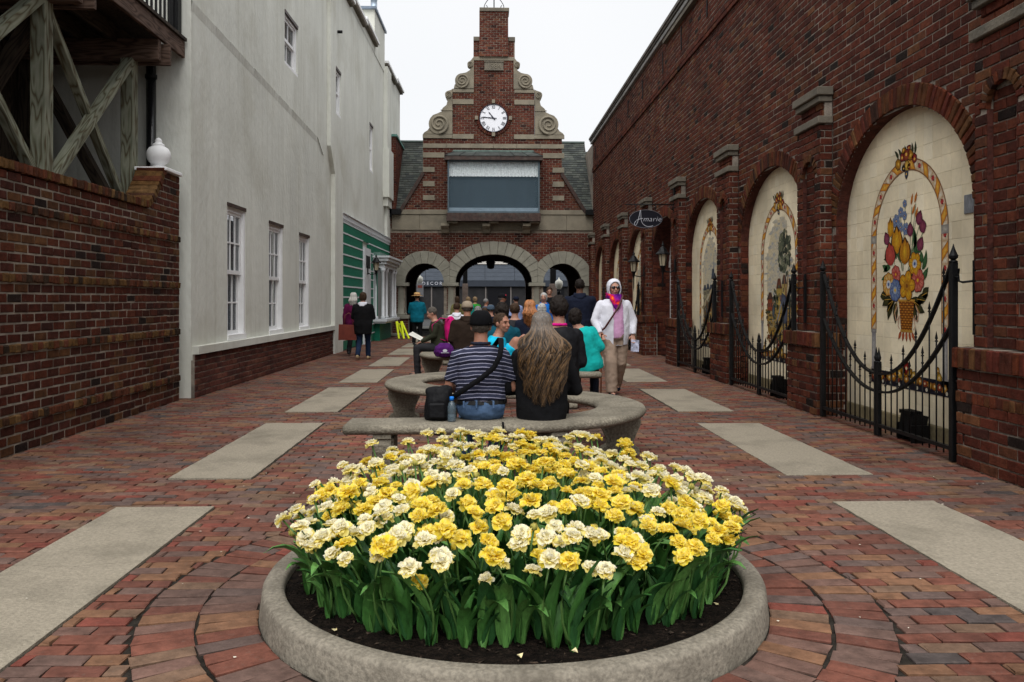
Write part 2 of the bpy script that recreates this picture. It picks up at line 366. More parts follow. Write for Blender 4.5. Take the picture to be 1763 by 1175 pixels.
m_rowr = brick_mat('arch_brick', ROWR, mott=.55)
m_bodyb = mat('rough_dark_brick', (.075,.022,.015), .95, .4, 12, bump=.6, bscale=40)
m_row = brick_mat('flashed_rowlock_brick', ROWL, mott=.6)
m_pl = brick_mat('plinth_brick', [((.12,.042,.030),3), ((.095,.034,.026),3), ((.075,.030,.025),2), ((.145,.058,.040),2)])
m_pv = brick_mat('paving_brick', PAVE, rough=.78, mott=.4, spec=.16, bump=.4, hue=(.16,.12,.095))
m_mort = mat('mortar', (.26,.22,.175), .95, .25, 9, bump=.5, bscale=60, stain=((.07,.06,.05), 1.7, .5, .6))
m_mortd = mat('dark_mortar', (.29,.245,.20), .95, .25, 9, bump=.5, bscale=60, stain=((.05,.045,.04), 1.4, .45, .7))
m_sand = mat('joint_sand', (.024,.020,.016), 1., .4, 14, bump=.6, bscale=80, spec=.1)
m_conc = mat('concrete_slab', (.275,.24,.185), .9, .15, 55, 5, bump=.45, bscale=90, spec=.1, stain=((.12,.105,.08), 1.7, .48, .6))
m_curb = mat('planter_concrete', (.215,.19,.15), .9, .26, 60, 4, bump=.35, bscale=70, bdist=.003, stain=((.085,.072,.055), 3.2, .46, .7))
m_bench = mat('cast_stone', (.225,.20,.155), .88, .28, 55, 4, bump=.6, bscale=60, bdist=.004, spec=.12, stain=((.10,.088,.068), 2.6, .45, .7))
m_lime = mat('limestone', (.215,.188,.14), .85, .15, 2.5, 8, bump=.4, bscale=30, stain=((.13,.12,.095), 1.5, .5, .7))
m_limed = mat('dark_limestone', (.15,.13,.10), .85, .2, 3, 8, bump=.4, bscale=30, stain=((.07,.065,.055), 2., .5, .7))
m_soil = mat('soil', (.022,.015,.011), 1., .6, 30, 8, bump=1., bscale=70, bdist=.02, spec=.1)
m_stucco = mat('stucco', (.64,.645,.585), .92, .07, 1.2, 8, streak=((.40,.39,.32), .6), bump=.35, bscale=14, bdist=.006, stretch=(1, 1, .5), stain=((.43,.415,.34), .55, .50, .6))
m_white = mat('white_paint', (.78,.78,.78), .5, .05, 5, bump=.05, stain=((.5,.47,.42), 6, .62, .4))
m_iron = mat('black_iron', (.006,.006,.0065), .5, .3, 20, bump=.15, bscale=90, spec=.18)
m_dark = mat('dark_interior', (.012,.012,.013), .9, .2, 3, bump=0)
m_glass = glass_mat('window_glass', (.03,.036,.045), .05)
m_lace = mat('lace', (.85,.9,.9), .9, .3, 60, bump=.3, bscale=120, stretch=(1, 1, .3))
m_copper = mat('dark_bronze', (.05,.028,.022), .5, .4, 8, bump=.1, stain=((.10,.10,.085), 3, .5, .5))
# ================================================================ ground
g = MB(); g.add([(-300, -60, -.06), (300, -60, -.06), (300, 500, -.06), (-300, 500, -.06)], [(0, 1, 2, 3)])
tag(g.build('ground', mat('ground_earth', (.09,.085,.08), .95, .2, .5)), kind='structure')
PC = Vector((.13, 3.65, 0)); PR = 1.085; R1, R2, R3 = 1.10, 1.335, 1.565
SL = [(-2.305, -1.70, [(1.7, 5.17), (6.0, 8.66), (9.5, 12.13), (12.87, 15.3), (16.05, 18.5), (19.35, 21.8), (22.35, 24.6), (25.3, 27.6)]),
      (2.245, 2.90, [(1.7, 5.16), (5.96, 8.5), (9.42, 11.8), (12.85, 15.3), (16.05, 18.5), (19.35, 21.8), (22.35, 24.6), (25.3, 27.6)])]
XL, XR = -4.3, 4.15
bed = MB(); bed.add([(-4.6, .5, -.010), (4.6, .5, -.010), (4.6, 34, -.010), (-4.6, 34, -.010)], [(0, 1, 2, 3)])
pav = tag(bed.build('pavement', m_sand), kind='structure')
def psolid(y):
    I = [(XL, XR)]
    for a, b, L in SL:
        for p, q in L:
            if p-.006 < y < q+.006: I = cut(I, a-.006, b+.006)
    d = abs(y-PC.y)
    if d < R3+.01: x = sqrt((R3+.01)**2-d*d); I = cut(I, PC.x-x, PC.x+x)
    return I
B = Bricks()
B.field((0, 0, 0), (1, 0, 0), (0, 1, 0), (0, 0, 1), XL, XR, 1.0, 29.0, L=.205, H=.0885, joint=.009, depth=.03, solid=psolid, jit=.0022, tilt=.008)
for r0, r1 in ((R1, R2), (R2+.004, R3)):
    n = round(2*pi*(r0+r1)/2/.094); ph = random.random()
    for k in range(n):
        a = 2*pi*(k+ph)/n; rad = Vector((cos(a), sin(a), 0)); tan_ = Vector((-sin(a), cos(a), 0))
        g_ = random.gauss(0, .012); U = (rad+tan_*g_).normalized(); V = Vector((0, 0, 1)).cross(U)
        c = PC+rad*((r0+r1)/2+random.uniform(-.006, .006))+Vector((0, 0, random.uniform(-.003, .003)))
        nn = (Vector((0, 0, 1))+U*random.gauss(0, .008)+V*random.gauss(0, .01)).normalized()
        B.b.append((c, U, V, nn, (r1-r0)/2-.004, pi*(r0+r1)/2/n-.0028-random.uniform(0, .003), .03, 1.))
B.emit(pav, m_pv, 'brick', 300, bev=.006, jitcorner=.003)
for sx, (a, b, L) in enumerate(SL):
    for i, (p, q) in enumerate(L):
        s = MB(); dx = random.uniform(-.012, .012); zz = random.uniform(-.002, .003); P = []
        for (xa, ya), (xb, yb) in (((a, p), (b, p)), ((b, p), (b, q)), ((b, q), (a, q)), ((a, q), (a, p))):
            m_ = max(5, int(math.hypot(xb-xa, yb-ya)/.05)); P += [(xa+(xb-xa)*t/m_+dx+random.gauss(0, .0022), ya+(yb-ya)*t/m_+random.gauss(0, .0022)) for t in range(m_)]
        s.prism(P, (0, 0, .004+zz), (1, 0, 0), (0, 1, 0), (0, 0, 1), .03)
        if i == 0 and sx == 0:      # the hairline crack: two pieces with a thin gap
            s = MB(); U0 = 4.05
            s.prism([(a, p), (b, p), (b, U0+.05), (a+.3, U0-.03), (a, U0)], (0, 0, .004), (1, 0, 0), (0, 1, 0), (0, 0, 1), .03)
            s.prism([(a, U0+.004), (a+.3, U0-.026), (b, U0+.054), (b, q), (a, q)], (0, 0, .004), (1, 0, 0), (0, 1, 0), (0, 0, 1), .03)
        s.build('concrete_slab', m_conc, pav)
# litter and fallen petals on the bricks: nobody would count them
fl = MB()
for k in range(130):
    y = random.uniform(2.8, 15); x = random.uniform(-3.7, 3.7)
    if (x-PC.x)**2+(y-PC.y)**2 < 1.25: continue
    r = random.uniform(.003, .009); a = random.random()*6; z = .006
    fl.add([(x+r*cos(a+t), y+r*sin(a+t)*.7, z+random.uniform(0, .003)) for t in (0, 1.6, 3.1, 4.7)], [(0, 1, 2, 3)], 0)
for k in range(26):                                  # dirt and flakes at the foot of the left walls
    pass
tag(fl.build('litter', mat('pale_litter', (.6,.55,.45), .9)), label='pale crumbs and fallen petals scattered over the brick paving', cat='litter', kind='stuff')
# ================================================================ planter
pt = empty('round_planter', tuple(PC), 0, 'round raised planter bed with a weathered concrete kerb ring', 'planter')
ri, ro, ht = PR-.095, PR, .115
prof = [(ri, -.05), (ri, ht-.02), (ri+.006, ht-.006), (ri+.02, ht), (ro-.03, ht), (ro-.012, ht-.005), (ro-.002, ht-.02), (ro+.008, 0), (ro+.012, -.05)]
V = []; n = 160
for r, z in prof:
    for k in range(n):
        a = 2*pi*k/n; j = noise.noise(Vector((cos(a)*6, sin(a)*6, r*9+z*12)))*.0014
        V.append((PC.x+(r+j)*cos(a), PC.y+(r+j)*sin(a), z+j*.6))
F = [(i*n+k, i*n+(k+1) % n, (i+1)*n+(k+1) % n, (i+1)*n+k) for i in range(len(prof)-1) for k in range(n)]
MB().add(V, F, 0, True).build('kerb_ring', m_curb, pt)
def soilz(x, y):
    r = math.hypot(x-PC.x, y-PC.y)/ri; return .078+.045*(1-r*r)+noise.noise(Vector((x*9, y*9, 0)))*.012+noise.noise(Vector((x*35, y*35, 3)))*.007
V = [(PC.x, PC.y, .13)]; nr, na = 34, 110
for i in range(1, nr+1):
    for k in range(na):
        a = 2*pi*k/na; r = ri*1.005*i/nr; x, y = PC.x+r*cos(a), PC.y+r*sin(a); V.append((x, y, soilz(x, y)))
F = [(0, 1+k, 1+(k+1) % na) for k in range(na)]+[(1+(i-1)*na+k, 1+i*na+k, 1+i*na+(k+1) % na, 1+(i-1)*na+(k+1) % na) for i in range(1, nr) for k in range(na)]
MB().add(V, F, 0, True).build('soil', m_soil, pt)
cl = MB()
for k in range(1300):
    a = random.random()*2*pi; r = ri*sqrt(random.random())*.985; x, y = PC.x+r*cos(a), PC.y+r*sin(a); s_ = random.uniform(.003, .010); z = soilz(x, y)
    cl.add([(x+random.gauss(0, s_), y+random.gauss(0, s_), z+random.uniform(-.2, 1)*s_) for _ in range(4)], [(0, 1, 2), (0, 2, 3), (0, 3, 1), (1, 3, 2)])
o = cl.build('soil_crumb', mat('bark_mulch', (.045,.030,.020), 1., .6, 40), pt); o['kind'] = 'stuff'
# ================================================================ left brick garden wall
YU, ZU = Vector((0, 1, 0)), Vector((0, 0, 1))
H = .085
lw = empty('brick_garden_wall', (-4.1, 7.5, 0), 0, 'brick garden wall on the left with projecting brick bands, swept up to an end pier', 'brick wall')
LX = -3.95; LY0, LY1 = 3.6, 10.66; SW0, SW1 = 9.62, 10.12
def swz(y):
    t = max(0, min(1, (y-SW0)/(SW1-SW0))); return 2.38+.46*t**1.5
def lsolid(v):
    if v < 2.38: return [(LY0, LY1)]
    for k in range(101):
        y = SW0+(SW1-SW0)*k/100
        if swz(y) >= v: return [(y+.02, LY1)]
    return [(SW1, LY1)]
B = Bricks(); sp = {3: .022, 10: .022, 17: .022, 24: .022}
B.field((LX, 0, 0), YU, ZU, (1, 0, 0), LY0, LY1, 0, 2.89, L=.205, H=H, joint=.013, depth=.06, solid=lsolid, jit=.003, tilt=.006, w=1, special=None)
rows = [b for b in B.b]; keep = []; Rw = Bricks()
for b in rows:
    k = int(round((b[0].z-H/2)/H))
    if k in sp: continue
    keep.append(b)
B.b = keep
for k in sp: Rw.field((LX, 0, 0), YU, ZU, (1, 0, 0), LY0, LY1, k*H, (k+1)*H, L=.088, H=H, joint=.014, depth=.08, jit=.004, proud=.022, bond=False, tilt=.012)
# rowlock coping, then the sweep
y = LY0
while y < SW0+.02:
    Rw.b.append((Vector((LX+.025+random.uniform(-.004, .004), y+.035, 2.425)), YU, ZU, Vector((1, 0, 0)), .031, .044+random.uniform(-.002, .003), .33, 1.)); y += .074
t = .0; n = 9
for k in range(n):
    y0 = SW0+.04+(SW1-SW0)*k/n; z = swz(y0+.02)+.045; sl = atan2(swz(y0+.06)-swz(y0), .06)
    U = Vector((0, cos(sl), sin(sl))); Vv = Vector((0, -sin(sl), cos(sl)))
    Rw.b.append((Vector((LX+.025+random.uniform(-.004, .004), y0+.02, z)), U, Vv, Vector((1, 0, 0)), .033+.012*(k > 5), .046, .33, 1.))
B.emit(lw, m_bl, 'brick', 230, bev=.006, jitcorner=.0028)
Rw.emit(lw, m_row, 'rowlock_brick', 70, bev=.008, rest='rowlock_brick', jitcorner=.003)
mb = MB(); sheet(mb, (LX, 0, 0), YU, ZU, (1, 0, 0), LY0, LY1, 0, 2.89, lsolid, w=-.0065)
mb.box(LX-.30, LX-.02, LY0, LY1, 0, 2.36); mb.box(LX-.28, LX-.02, SW1, LY1-.01, 2.36, 2.88)
mb.build('mortar_core', m_mort, lw)
pe = Bricks()   # the pier's near return seen above the sweep and its top
pe.field((LX-.02, LY1-.55, 0), (-1, 0, 0), ZU, (0, -1, 0), 0, .26, 2.47, 2.89, L=.20, H=H, depth=.04, jit=.002); pe.emit(lw, m_bl, 'brick', 12, bev=.006)
fi = empty('finial', (-4.10, 10.36, 2.89), 0, 'white painted ball finial on a square base on the brick end pier', 'finial')
f = MB(); s = Vector((-4.10, 10.36, 2.90))
f.box(s.x-.20, s.x+.20, s.y-.27, s.y+.27, 2.89, 2.935, bev=.008); f.build('base_plate', m_white, fi)
f = MB(); f.lathe([(.17, .045), (.15, .06), (.09, .085), (.065, .10), (.075, .115), (.115, .15), (.138, .19), (.145, .235), (.138, .28), (.115, .32), (.07, .35), (.075, .358), (.07, .37), (.045, .385), (.04, .40), (.045, .415), (.03, .44), (.005, .455)], (s.x, s.y, 2.885), 28)
f.build('ball', m_white, fi)
# ================================================================ right brick building
rb = empty('brick_mural_building', (4.5, 17, 0), 0, 'long dark red brick building on the right with arched recesses and stone capped piers', 'building')
RX = 3.95; CS = [7.74, 11.17, 14.61, 17.8, 21.05, 24.35, 27.7]; HW = 1.29; SPR = 2.12; RISE = 1.02; TILEX = RX+.13
piers = [(5.55, 6.20)]+[((CS[i]+HW+CS[i+1]-HW)/2-.34, (CS[i]+HW+CS[i+1]-HW)/2+.34) for i in range(6)]+[(29.1, 29.66)]
RY0, RY1, RTOP = 3.8, 29.66, 7.15
STR = 5.95
def rsolid(v):
    I = [(RY0, RY1)]
    for c in CS: I = arch_cut(I, v, c, HW, SPR, RISE)
    return I
def rbrick(v):
    I = [(RY0, RY1)]
    for c in CS: I = arch_cut(I, v, c, HW+(.20 if v > SPR-.1 else 0), SPR, RISE+.20)
    if v < 3.72:
        for a, b in piers: I = cut(I, a+.01, b-.01)
    return I
B = Bricks(); NX = Vector((-1, 0, 0))
B.field((RX, 0, 0), YU, ZU, NX, RY0, RY1, 0, STR, L=.214, H=H, joint=.012, depth=.03, solid=rbrick, jit=.0022, tilt=.004, skip=.0)
B.field((RX+.0, 0, 0), YU, ZU, NX, RY0, RY1, STR+.17, RTOP-.12, L=.214, H=H, joint=.012, depth=.03, jit=.0022)
B.field((RX-.035, 0, 0), YU, ZU, NX, RY0, RY1, STR, STR+.17, L=.214, H=H, joint=.012, depth=.06, jit=.0022)
PX = RX-.15; BX = RX-.235
def ps(a, b):
    c = (a+b)/2
    def f(v):
        I = [(a, b)]
        return arch_cut(I, v, c, .17, 2.75, .17) if v > .93 else I
    return f
for a, b in piers:
    c = (a+b)/2
    def pfs(v, a=a, b=b, c=c):
        I = [(a, b)]
        return arch_cut(I, v, c, .17+(.08 if v > 2.7 else 0), 2.75, .25) if v > .95 else I
    B.field((PX, 0, 0), YU, ZU, NX, a, b, .935, 3.30, L=.214, H=H, depth=.04, solid=pfs, jit=.002)
    B.field((PX+.05, 0, 0), YU, ZU, NX, c-.17, c+.17, .935, 2.93, L=.214, H=H, depth=.02, solid=lambda v, c=c: ([(c-.17, c+.17)] if v < 2.75 else arch_inner(v, c, .17, 2.75, .17)), jit=.001)if False else None
    B.field((PX+.05, 0, 0), YU, ZU, NX, c-.17, c+.17, .935, 2.90, L=.214, H=H, depth=.02, jit=.001)
    B.field((PX+.03, 0, 0), YU, ZU, NX, a+.03, b-.03, 3.39, 3.56, L=.214, H=H, depth=.05, jit=.002)
    for sy, yy in ((-1, a), (1, b)):        # returns
        B.field((PX, yy, 0), (1, 0, 0), ZU, (0, sy, 0), .006, .15, .935, 3.30, L=.20, H=H, depth=.02, jit=.001, off=.3)
        B.field((PX+.03, yy-sy*.03, 0), (1, 0, 0), ZU, (0, sy, 0), .006, .12, 3.39, 3.56, L=.20, H=H, depth=.02, jit=.001, off=.3)
    a2, b2 = a-.10, b+.10
    B.field((BX, 0, 0), YU, ZU, NX, a2, b2, 0, .765, L=.214, H=H, joint=.013, depth=.04, jit=.0025, tilt=.005)
    for sy, yy in ((-1, a2), (1, b2)):
        B.field((BX, yy, 0), (1, 0, 0), ZU, (0, sy, 0), .006, .32, 0, .765, L=.20, H=H, depth=.02, jit=.001, off=.3)
Rr = Bricks()
for a, b in piers:
    a2, b2 = a-.12, b+.12
    for (z0, z1, pr) in ((.765, .935, .03), (.50, .59, .0)):
        y = a2
        while y < b2-.03:
            Rr.b.append((Vector((BX-pr-.003+random.uniform(-.002, .002), y+.036, (z0+z1)/2)), YU, ZU, NX, .030, (z1-z0)/2-.006, .26 if pr else .02, 1.)); y += .073
        if pr:
            for sy, yy in ((-1, a2-.003), (1, b2+.003)):
                for k in range(5): Rr.b.append((Vector((BX-pr+.04+k*.073, yy, (z0+z1)/2)), Vector((1, 0, 0)), ZU, Vector((0, sy, 0)), .030, (z1-z0)/2-.006, .05, 1.))
    arch_ring(Rr, (PX, 0, 0), YU, ZU, NX, (a+b)/2, .17, 2.75, .17, .09, wid=.06, joint=.012, depth=.045, proud=.006)
for c in CS:
    arch_ring(Rr, (RX, 0, 0), YU, ZU, NX, c, HW, SPR, RISE, .205, wid=.076, joint=.013, depth=.10, proud=.014)
    for sy, yy in ((1, c-HW+.006), (-1, c+HW-.006)):  # jamb reveals
        B.field((RX, yy, 0), (1, 0, 0), ZU, (0, sy, 0), 0, .13 if c != CS[3] else .42, 0, SPR+.2, L=.20, H=H, depth=.02, jit=.001, off=.1)
B.emit(rb, m_br, 'brick', 300, bev=.005, jitcorner=.0022)
Rr.emit(rb, m_rowr, 'rowlock_brick', 120, bev=.006, rest='rowlock_brick', jitcorner=.0025)
mb = MB(); sheet(mb, (RX, 0, 0), YU, ZU, NX, RY0, RY1, 0, RTOP, rsolid, w=-.006)
for a, b in piers:
    mq = MB(); cc = (a+b)/2; mq.box(PX+.012, PX+.058, cc-.19, cc-.172, .94, 2.75); mq.box(PX+.012, PX+.058, cc+.172, cc+.19, .94, 2.75); mq.build('niche_edge', m_bodyb, rb)
    mb.box(PX+.060, RX-.005, a+.008, b-.008, .9, 3.55); mb.box(BX+.010, RX+.10, a-.09, b+.09, 0, .93)
    cc = (a+b)/2; mb.box(PX+.010, PX+.064, a+.008, cc-.185, .9, 3.29); mb.box(PX+.010, PX+.064, cc+.185, b-.008, .9, 3.29); mb.box(PX+.011, PX+.063, cc-.172, cc+.172, 2.96, 3.29)
mb.build('mortar_core', m_mortd, rb); mb = MB()
for c in CS:                                # soffits of the arches
    P = arch_pts(c, HW, SPR, RISE, 32, legs=0); d = .13 if c != CS[3] else .42
    for (y0, z0), (y1, z1) in zip(P, P[1:]): mb.add([(RX+.002, y0, z0), (RX+.002, y1, z1), (RX+d, y1, z1), (RX+d, y0, z0)], [(0, 1, 2, 3)])
mb.build('arch_soffit', m_bodyb, rb)
body = MB(); body.box(RX+.5, RX+6, RY0, 34.5, 0, RTOP-.1); body.box(RX+.012, RX+.5, RY0, RY0+.4, 0, RTOP-.1); body.box(RX+.02, RX+.5, RY0, RY1, 4.2, RTOP-.1); body.box(RX+.012, RX+.5, RY1-.05, 34.5, 0, RTOP-.1); body.build('wall_body', m_mortd, rb)
# stone caps of the piers, each a part with its own edges
for i, (a, b) in enumerate(piers):
    s = MB(); s.box(PX-.045, RX-.006, a-.04, b+.04, 3.625, 3.72, bev=.008); s.box(PX-.015, RX-.008, a-.012, b+.012, 3.555, 3.622, bev=.006); s.build('stone_cap', m_limed, rb)
    s = MB(); s.box(PX-.03, RX-.006, a-.03, b+.03, 3.305, 3.39, bev=.008); s.build('stone_band', m_limed, rb)
# parapet: gutter board, pale metal edge, slits
s = MB(); s.box(RX-.10, RX+.3, RY0, RY1+.2, RTOP-.02, RTOP+.05); s.box(RX-.13, RX-.06, RY0, RY1+.2, RTOP+.03, RTOP+.10); s.build('roof_edge', mat('roof_edge_metal', (.10,.085,.07), .6, .3, 4), rb)
s = MB(); s.box(RX-.07, RX+.2, RY0, RY1+.2, RTOP-.12, RTOP-.022, bev=.01); s.build('parapet_board', mat('grey_parapet_board', (.26,.25,.24), .6, .2, 4), rb)
s = MB(); s.box(RX-.085, RX-.0, RY0, 17.6, RTOP-.27, RTOP-.20); s.build('cable_duct', m_limed, rb)
for yy in (12.6, 14.3, 16.2, 17.9, 20.2, 22.3, 24.3, 26.6, 28.9):
    s = MB(); s.box(RX-.016, RX+.005, yy, yy+.05, 6.33, 6.80); s.build('expansion_slot', m_dark, rb)
# ================================================================ text and lettering
def text_mesh(txt, size, ext=.004, shear=0, space=1.0, offset=0):
    cu = bpy.data.curves.new('txt', 'FONT'); cu.body = txt; cu.size = size; cu.extrude = ext; cu.shear = shear; cu.space_character = space; cu.align_x = 'CENTER'; cu.align_y = 'CENTER'; cu.offset = offset; cu.resolution_u = 4
    ob = bpy.data.objects.new('txt', cu); COL.objects.link(ob); bpy.context.view_layer.update()
    me = bpy.data.meshes.new_from_object(ob.evaluated_get(bpy.context.evaluated_depsgraph_get())); bpy.data.objects.remove(ob); bpy.data.curves.remove(cu); return me
def put_text(name, txt, size, O, U, V, m, parent, **k):
    me = text_mesh(txt, size, **k); me.materials.clear(); U, V = Vector(U), Vector(V); N = U.cross(V)
    R = Matrix((U, V, N)).transposed().to_4x4(); R.translation = Vector(O); me.transform(R); return link(name, me, m, parent)
# ================================================================ tile murals
m_tile = brick_mat('cream_glazed_tile', [((.79,.69,.49),6), ((.81,.71,.51),6), ((.80,.695,.495),5), ((.74,.64,.45),2), ((.82,.73,.54),4)], rough=.5, mott=.07, bump=.03, spec=.12, hue=(.6,.52,.37))
m_grout = mat('grout', (.44,.38,.27), .9, .2, 8)
m_paint = mat('tile_painting', None, .5, .22, 38, bump=.0, spec=.1, attr='col')
m_base = mat('mural_base_stone', (.22,.18,.10), .9, .3, 5, bump=.3)
class Paint:
    """flat glazed decoration on the tile face; s runs to the viewer's right"""
    def __init__(p, cy, x): p.cy = cy; p.x = x; p.mb = MB(); p.k = 0
    def pt(p, s, z, l): return (p.x-.0012-l*.00025, p.cy-s, z)
    def poly(p, pts, col, edge=None, l=1, rim=None):
        col = tuple(x**1.3 for x in col); edge = tuple(x**1.3 for x in edge) if edge else None
        if rim: rim = (rim[0], rim[1])
        n = len(pts); cs = sum(a for a, _ in pts)/n; cz = sum(b for _, b in pts)/n
        if rim:
            r = rim[1]; q = [(cs+(a-cs)*(1+r), cz+(b-cz)*(1+r)) for a, b in pts]; p.poly(q, rim[0], None, l); l += .5
        edge = edge or col
        V = [p.pt(cs, cz, l)]+[p.pt(a, b, l) for a, b in pts]; F = [(0, 1+i, 1+(i+1) % n) for i in range(n)]
        p.mb.add(V, F, 0, False, [col]+[edge]*n)
    def disc(p, s, z, r, col, edge=None, l=1, n=10, rz=None, rim=None, wob=0):
        p.poly([(s+r*(1+wob*random.uniform(-1, 1))*cos(2*pi*i/n), z+(rz or r)*(1+wob*random.uniform(-1, 1))*sin(2*pi*i/n)) for i in range(n)], col, edge, l, rim)
    def line(p, pts, w, col, l=1, w2=None):
        w2 = w if w2 is None else w2; n = len(pts)
        for i in range(n-1):
            (a, b), (c, d) = pts[i], pts[i+1]; L = math.hypot(c-a, d-b) or 1; nx, ny = -(d-b)/L, (c-a)/L
            w0 = (w+(w2-w)*i/(n-1))/2; w1 = (w+(w2-w)*(i+1)/(n-1))/2
            V = [p.pt(a+nx*w0, b+ny*w0, l), p.pt(a-nx*w0, b-ny*w0, l), p.pt(c-nx*w1, d-ny*w1, l), p.pt(c+nx*w1, d+ny*w1, l)]; p.mb.add(V, [(0, 1, 2, 3)], 0, False, [col]*4)
    def leaf(p, s, z, ang, L, w, col, edge, l=2, bend=.3):
        pts = []; n = 7
        for sd in (1, -1):
            R = range(n) if sd == 1 else range(n-1, -1, -1)
            for i in R:
                t = i/(n-1); a = ang+bend*t; pts.append((s+L*t*cos(a)-sd*w*sin(pi*t**.8)*sin(a), z+L*t*sin(a)+sd*w*sin(pi*t**.8)*cos(a)))
        p.poly(pts, col, edge, l)
    def tulip(p, s, z, ang, L, w, col, edge, l=3):
        L *= 1.08; w *= 1.25
        p.leaf(s, z, ang, L*1.06, w*1.12, (.08,.04,.02), (.08,.04,.02), l-.3, 0)
        for d, k in ((-.28, .9), (.28, .9), (0, 1)): p.leaf(s, z, ang+d, L*k, w*.62, col, edge, l+abs(k-.9)*2, 0)
    def flower(p, s, z, r, col, edge, ctr, l=4, n=7):
        r *= 1.15
        a0 = random.random()
        for i in range(n):
            a = a0+2*pi*i/n; p.disc(s+.60*r*cos(a), z+.60*r*sin(a), r*.44, (.06,.035,.02), None, l-.4, 9)
        for i in range(n):
            a = a0+2*pi*i/n; p.disc(s+.60*r*cos(a), z+.60*r*sin(a), r*.39, edge, col, l+.02*i, 9); p.line([(s+.2*r*cos(a), z+.2*r*sin(a)), (s+.85*r*cos(a), z+.85*r*sin(a))], r*.05, tuple(c*.55 for c in col), l+.3)
        p.disc(s, z, r*.36, ctr[0], ctr[1], l+.6); p.disc(s, z, r*.15, ctr[2], None, l+1)
GOLD, GOLD2, RED, RUST, CREAM, GREY, INK = (.62,.33,.03), (.75,.50,.12), (.42,.05,.04), (.35,.12,.05), (.62,.56,.44), (.36,.34,.33), (.03,.025,.03)
def border(p, hw=.66, z0=.50, zs=1.98, rich=True):
    w = .105
    for sd in (-1, 1):                              # pedestals and column shafts
        s = sd*hw
        p.poly([(s-.055, z0), (s+.055, z0), (s+.055, z0+.10), (s-.055, z0+.10)], (.45,.43,.40), (.30,.28,.28), 1)
        p.poly([(s-.042, z0+.10), (s+.042, z0+.10), (s+.042, z0+.46), (s-.042, z0+.46)], (.52,.50,.47), (.30,.29,.30), 1)
        p.poly([(s-.055, z0+.46), (s+.055, z0+.46), (s+.055, z0+.50), (s-.055, z0+.50)], (.40,.38,.36), (.25,.24,.24), 1)
        p.poly([(s-.058, zs-.09), (s+.058, zs-.09), (s+.058, zs-.01), (s-.058, zs-.01)], (.5,.48,.42), (.28,.26,.25), 3.3)
    def path(t):                                    # t from -1 to 1 over the whole arch
        L1 = zs-.09-(z0+.5); L2 = pi*hw*1.0; T = L1*2+L2; d = (t+1)/2*T
        if d < L1: return -hw, z0+.5+d, pi/2
        if d > L1+L2: return hw, zs-.09-(d-L1-L2), -pi/2
        a = pi-(d-L1)/hw; return hw*cos(a), zs-.045+hw*1.02*sin(a), a-pi/2
    N = 56; P = [path(-1+2*i/N) for i in range(N+1)]
    for i in range(N):
        (a, b, t0), (c, d, t1) = P[i], P[i+1]; n0 = (-sin(t0)*w/2, cos(t0)*w/2); n1 = (-sin(t1)*w/2, cos(t1)*w/2); k = i % 4
        q = [(a+n0[0], b+n0[1]), (c+n1[0], d+n1[1]), (c-n1[0], d-n1[1]), (a-n0[0], b-n0[1])]
        p.poly(q, (.74,.70,.60), (.55,.40,.25), 1)
        m0, m1 = ((a+c)/2, (b+d)/2), None
        p.line([(a+n0[0], b+n0[1]), (c+n1[0], d+n1[1])], .012, (.20,.09,.04), 3); p.line([(a-n0[0], b-n0[1]), (c-n1[0], d-n1[1])], .012, (.20,.09,.04), 3)
        if k == 0 and i+3 <= N:                      # a gold twist running diagonally
            def ep(t, sd): j = min(int(t), N-1); f_ = t-j; (a_, b_, t_), (c_, d_, u_) = P[j], P[j+1]; x_, z_, g_ = a_+(c_-a_)*f_, b_+(d_-b_)*f_, t_+(u_-t_)*f_; return (x_-sd*sin(g_)*w/2, z_+sd*cos(g_)*w/2)
            p.poly([ep(i, 1), ep(i+.6, 1), ep(i+1.3, 1), ep(i+2., 0), ep(i+2.7, -1), ep(i+2., -1), ep(i+1.3, -1), ep(i+.6, 0)], GOLD2, (.55,.22,.02), 2, rim=((.16,.06,.03), .10))
        if k == 3:
            p.disc(m0[0], m0[1], .028, RED, (.5,.10,.10), 2, 6); p.disc(m0[0]+.012, m0[1]-.02, .010, INK, None, 2.5, 5); p.disc(m0[0]-.014, m0[1]+.018, .010, (.10,.10,.05), None, 2.5, 5)
    zt = zs+hw                                      # crest
    for s, z, r, c in ((-.15,.0,.05,GOLD),(-.08,.05,.05,RED),(0,.07,.055,(.45,.12,.05)),(.08,.05,.05,GOLD),(.15,.0,.045,RED),(-.05,.12,.035,GOLD),(.05,.125,.035,RED),(0,-.04,.05,GOLD2),(-.05,-.06,.03,INK),(.05,-.06,.03,RED),(0,-.12,.035,(.12,.14,.2))):
        p.disc(s, zt+z, r, c, tuple(x*.5 for x in c), 4, 7, wob=.35, rim=((.05,.03,.02), .15)); p.disc(s, zt+z, r*.35, GOLD2, None, 5, 5)
    for s in (-.19, -.12, 0, .13, .19): p.leaf(s*.8, zt+.05, pi/2-s*2, .12, .02, (.08,.09,.03), (.04,.04,.02), 3)
    # garland panel along the foot
    p.poly([(-hw-.06, z0-.06), (hw+.06, z0-.06), (hw+.06, z0+.08), (-hw-.06, z0+.08)], INK, (.03,.03,.05), 1)
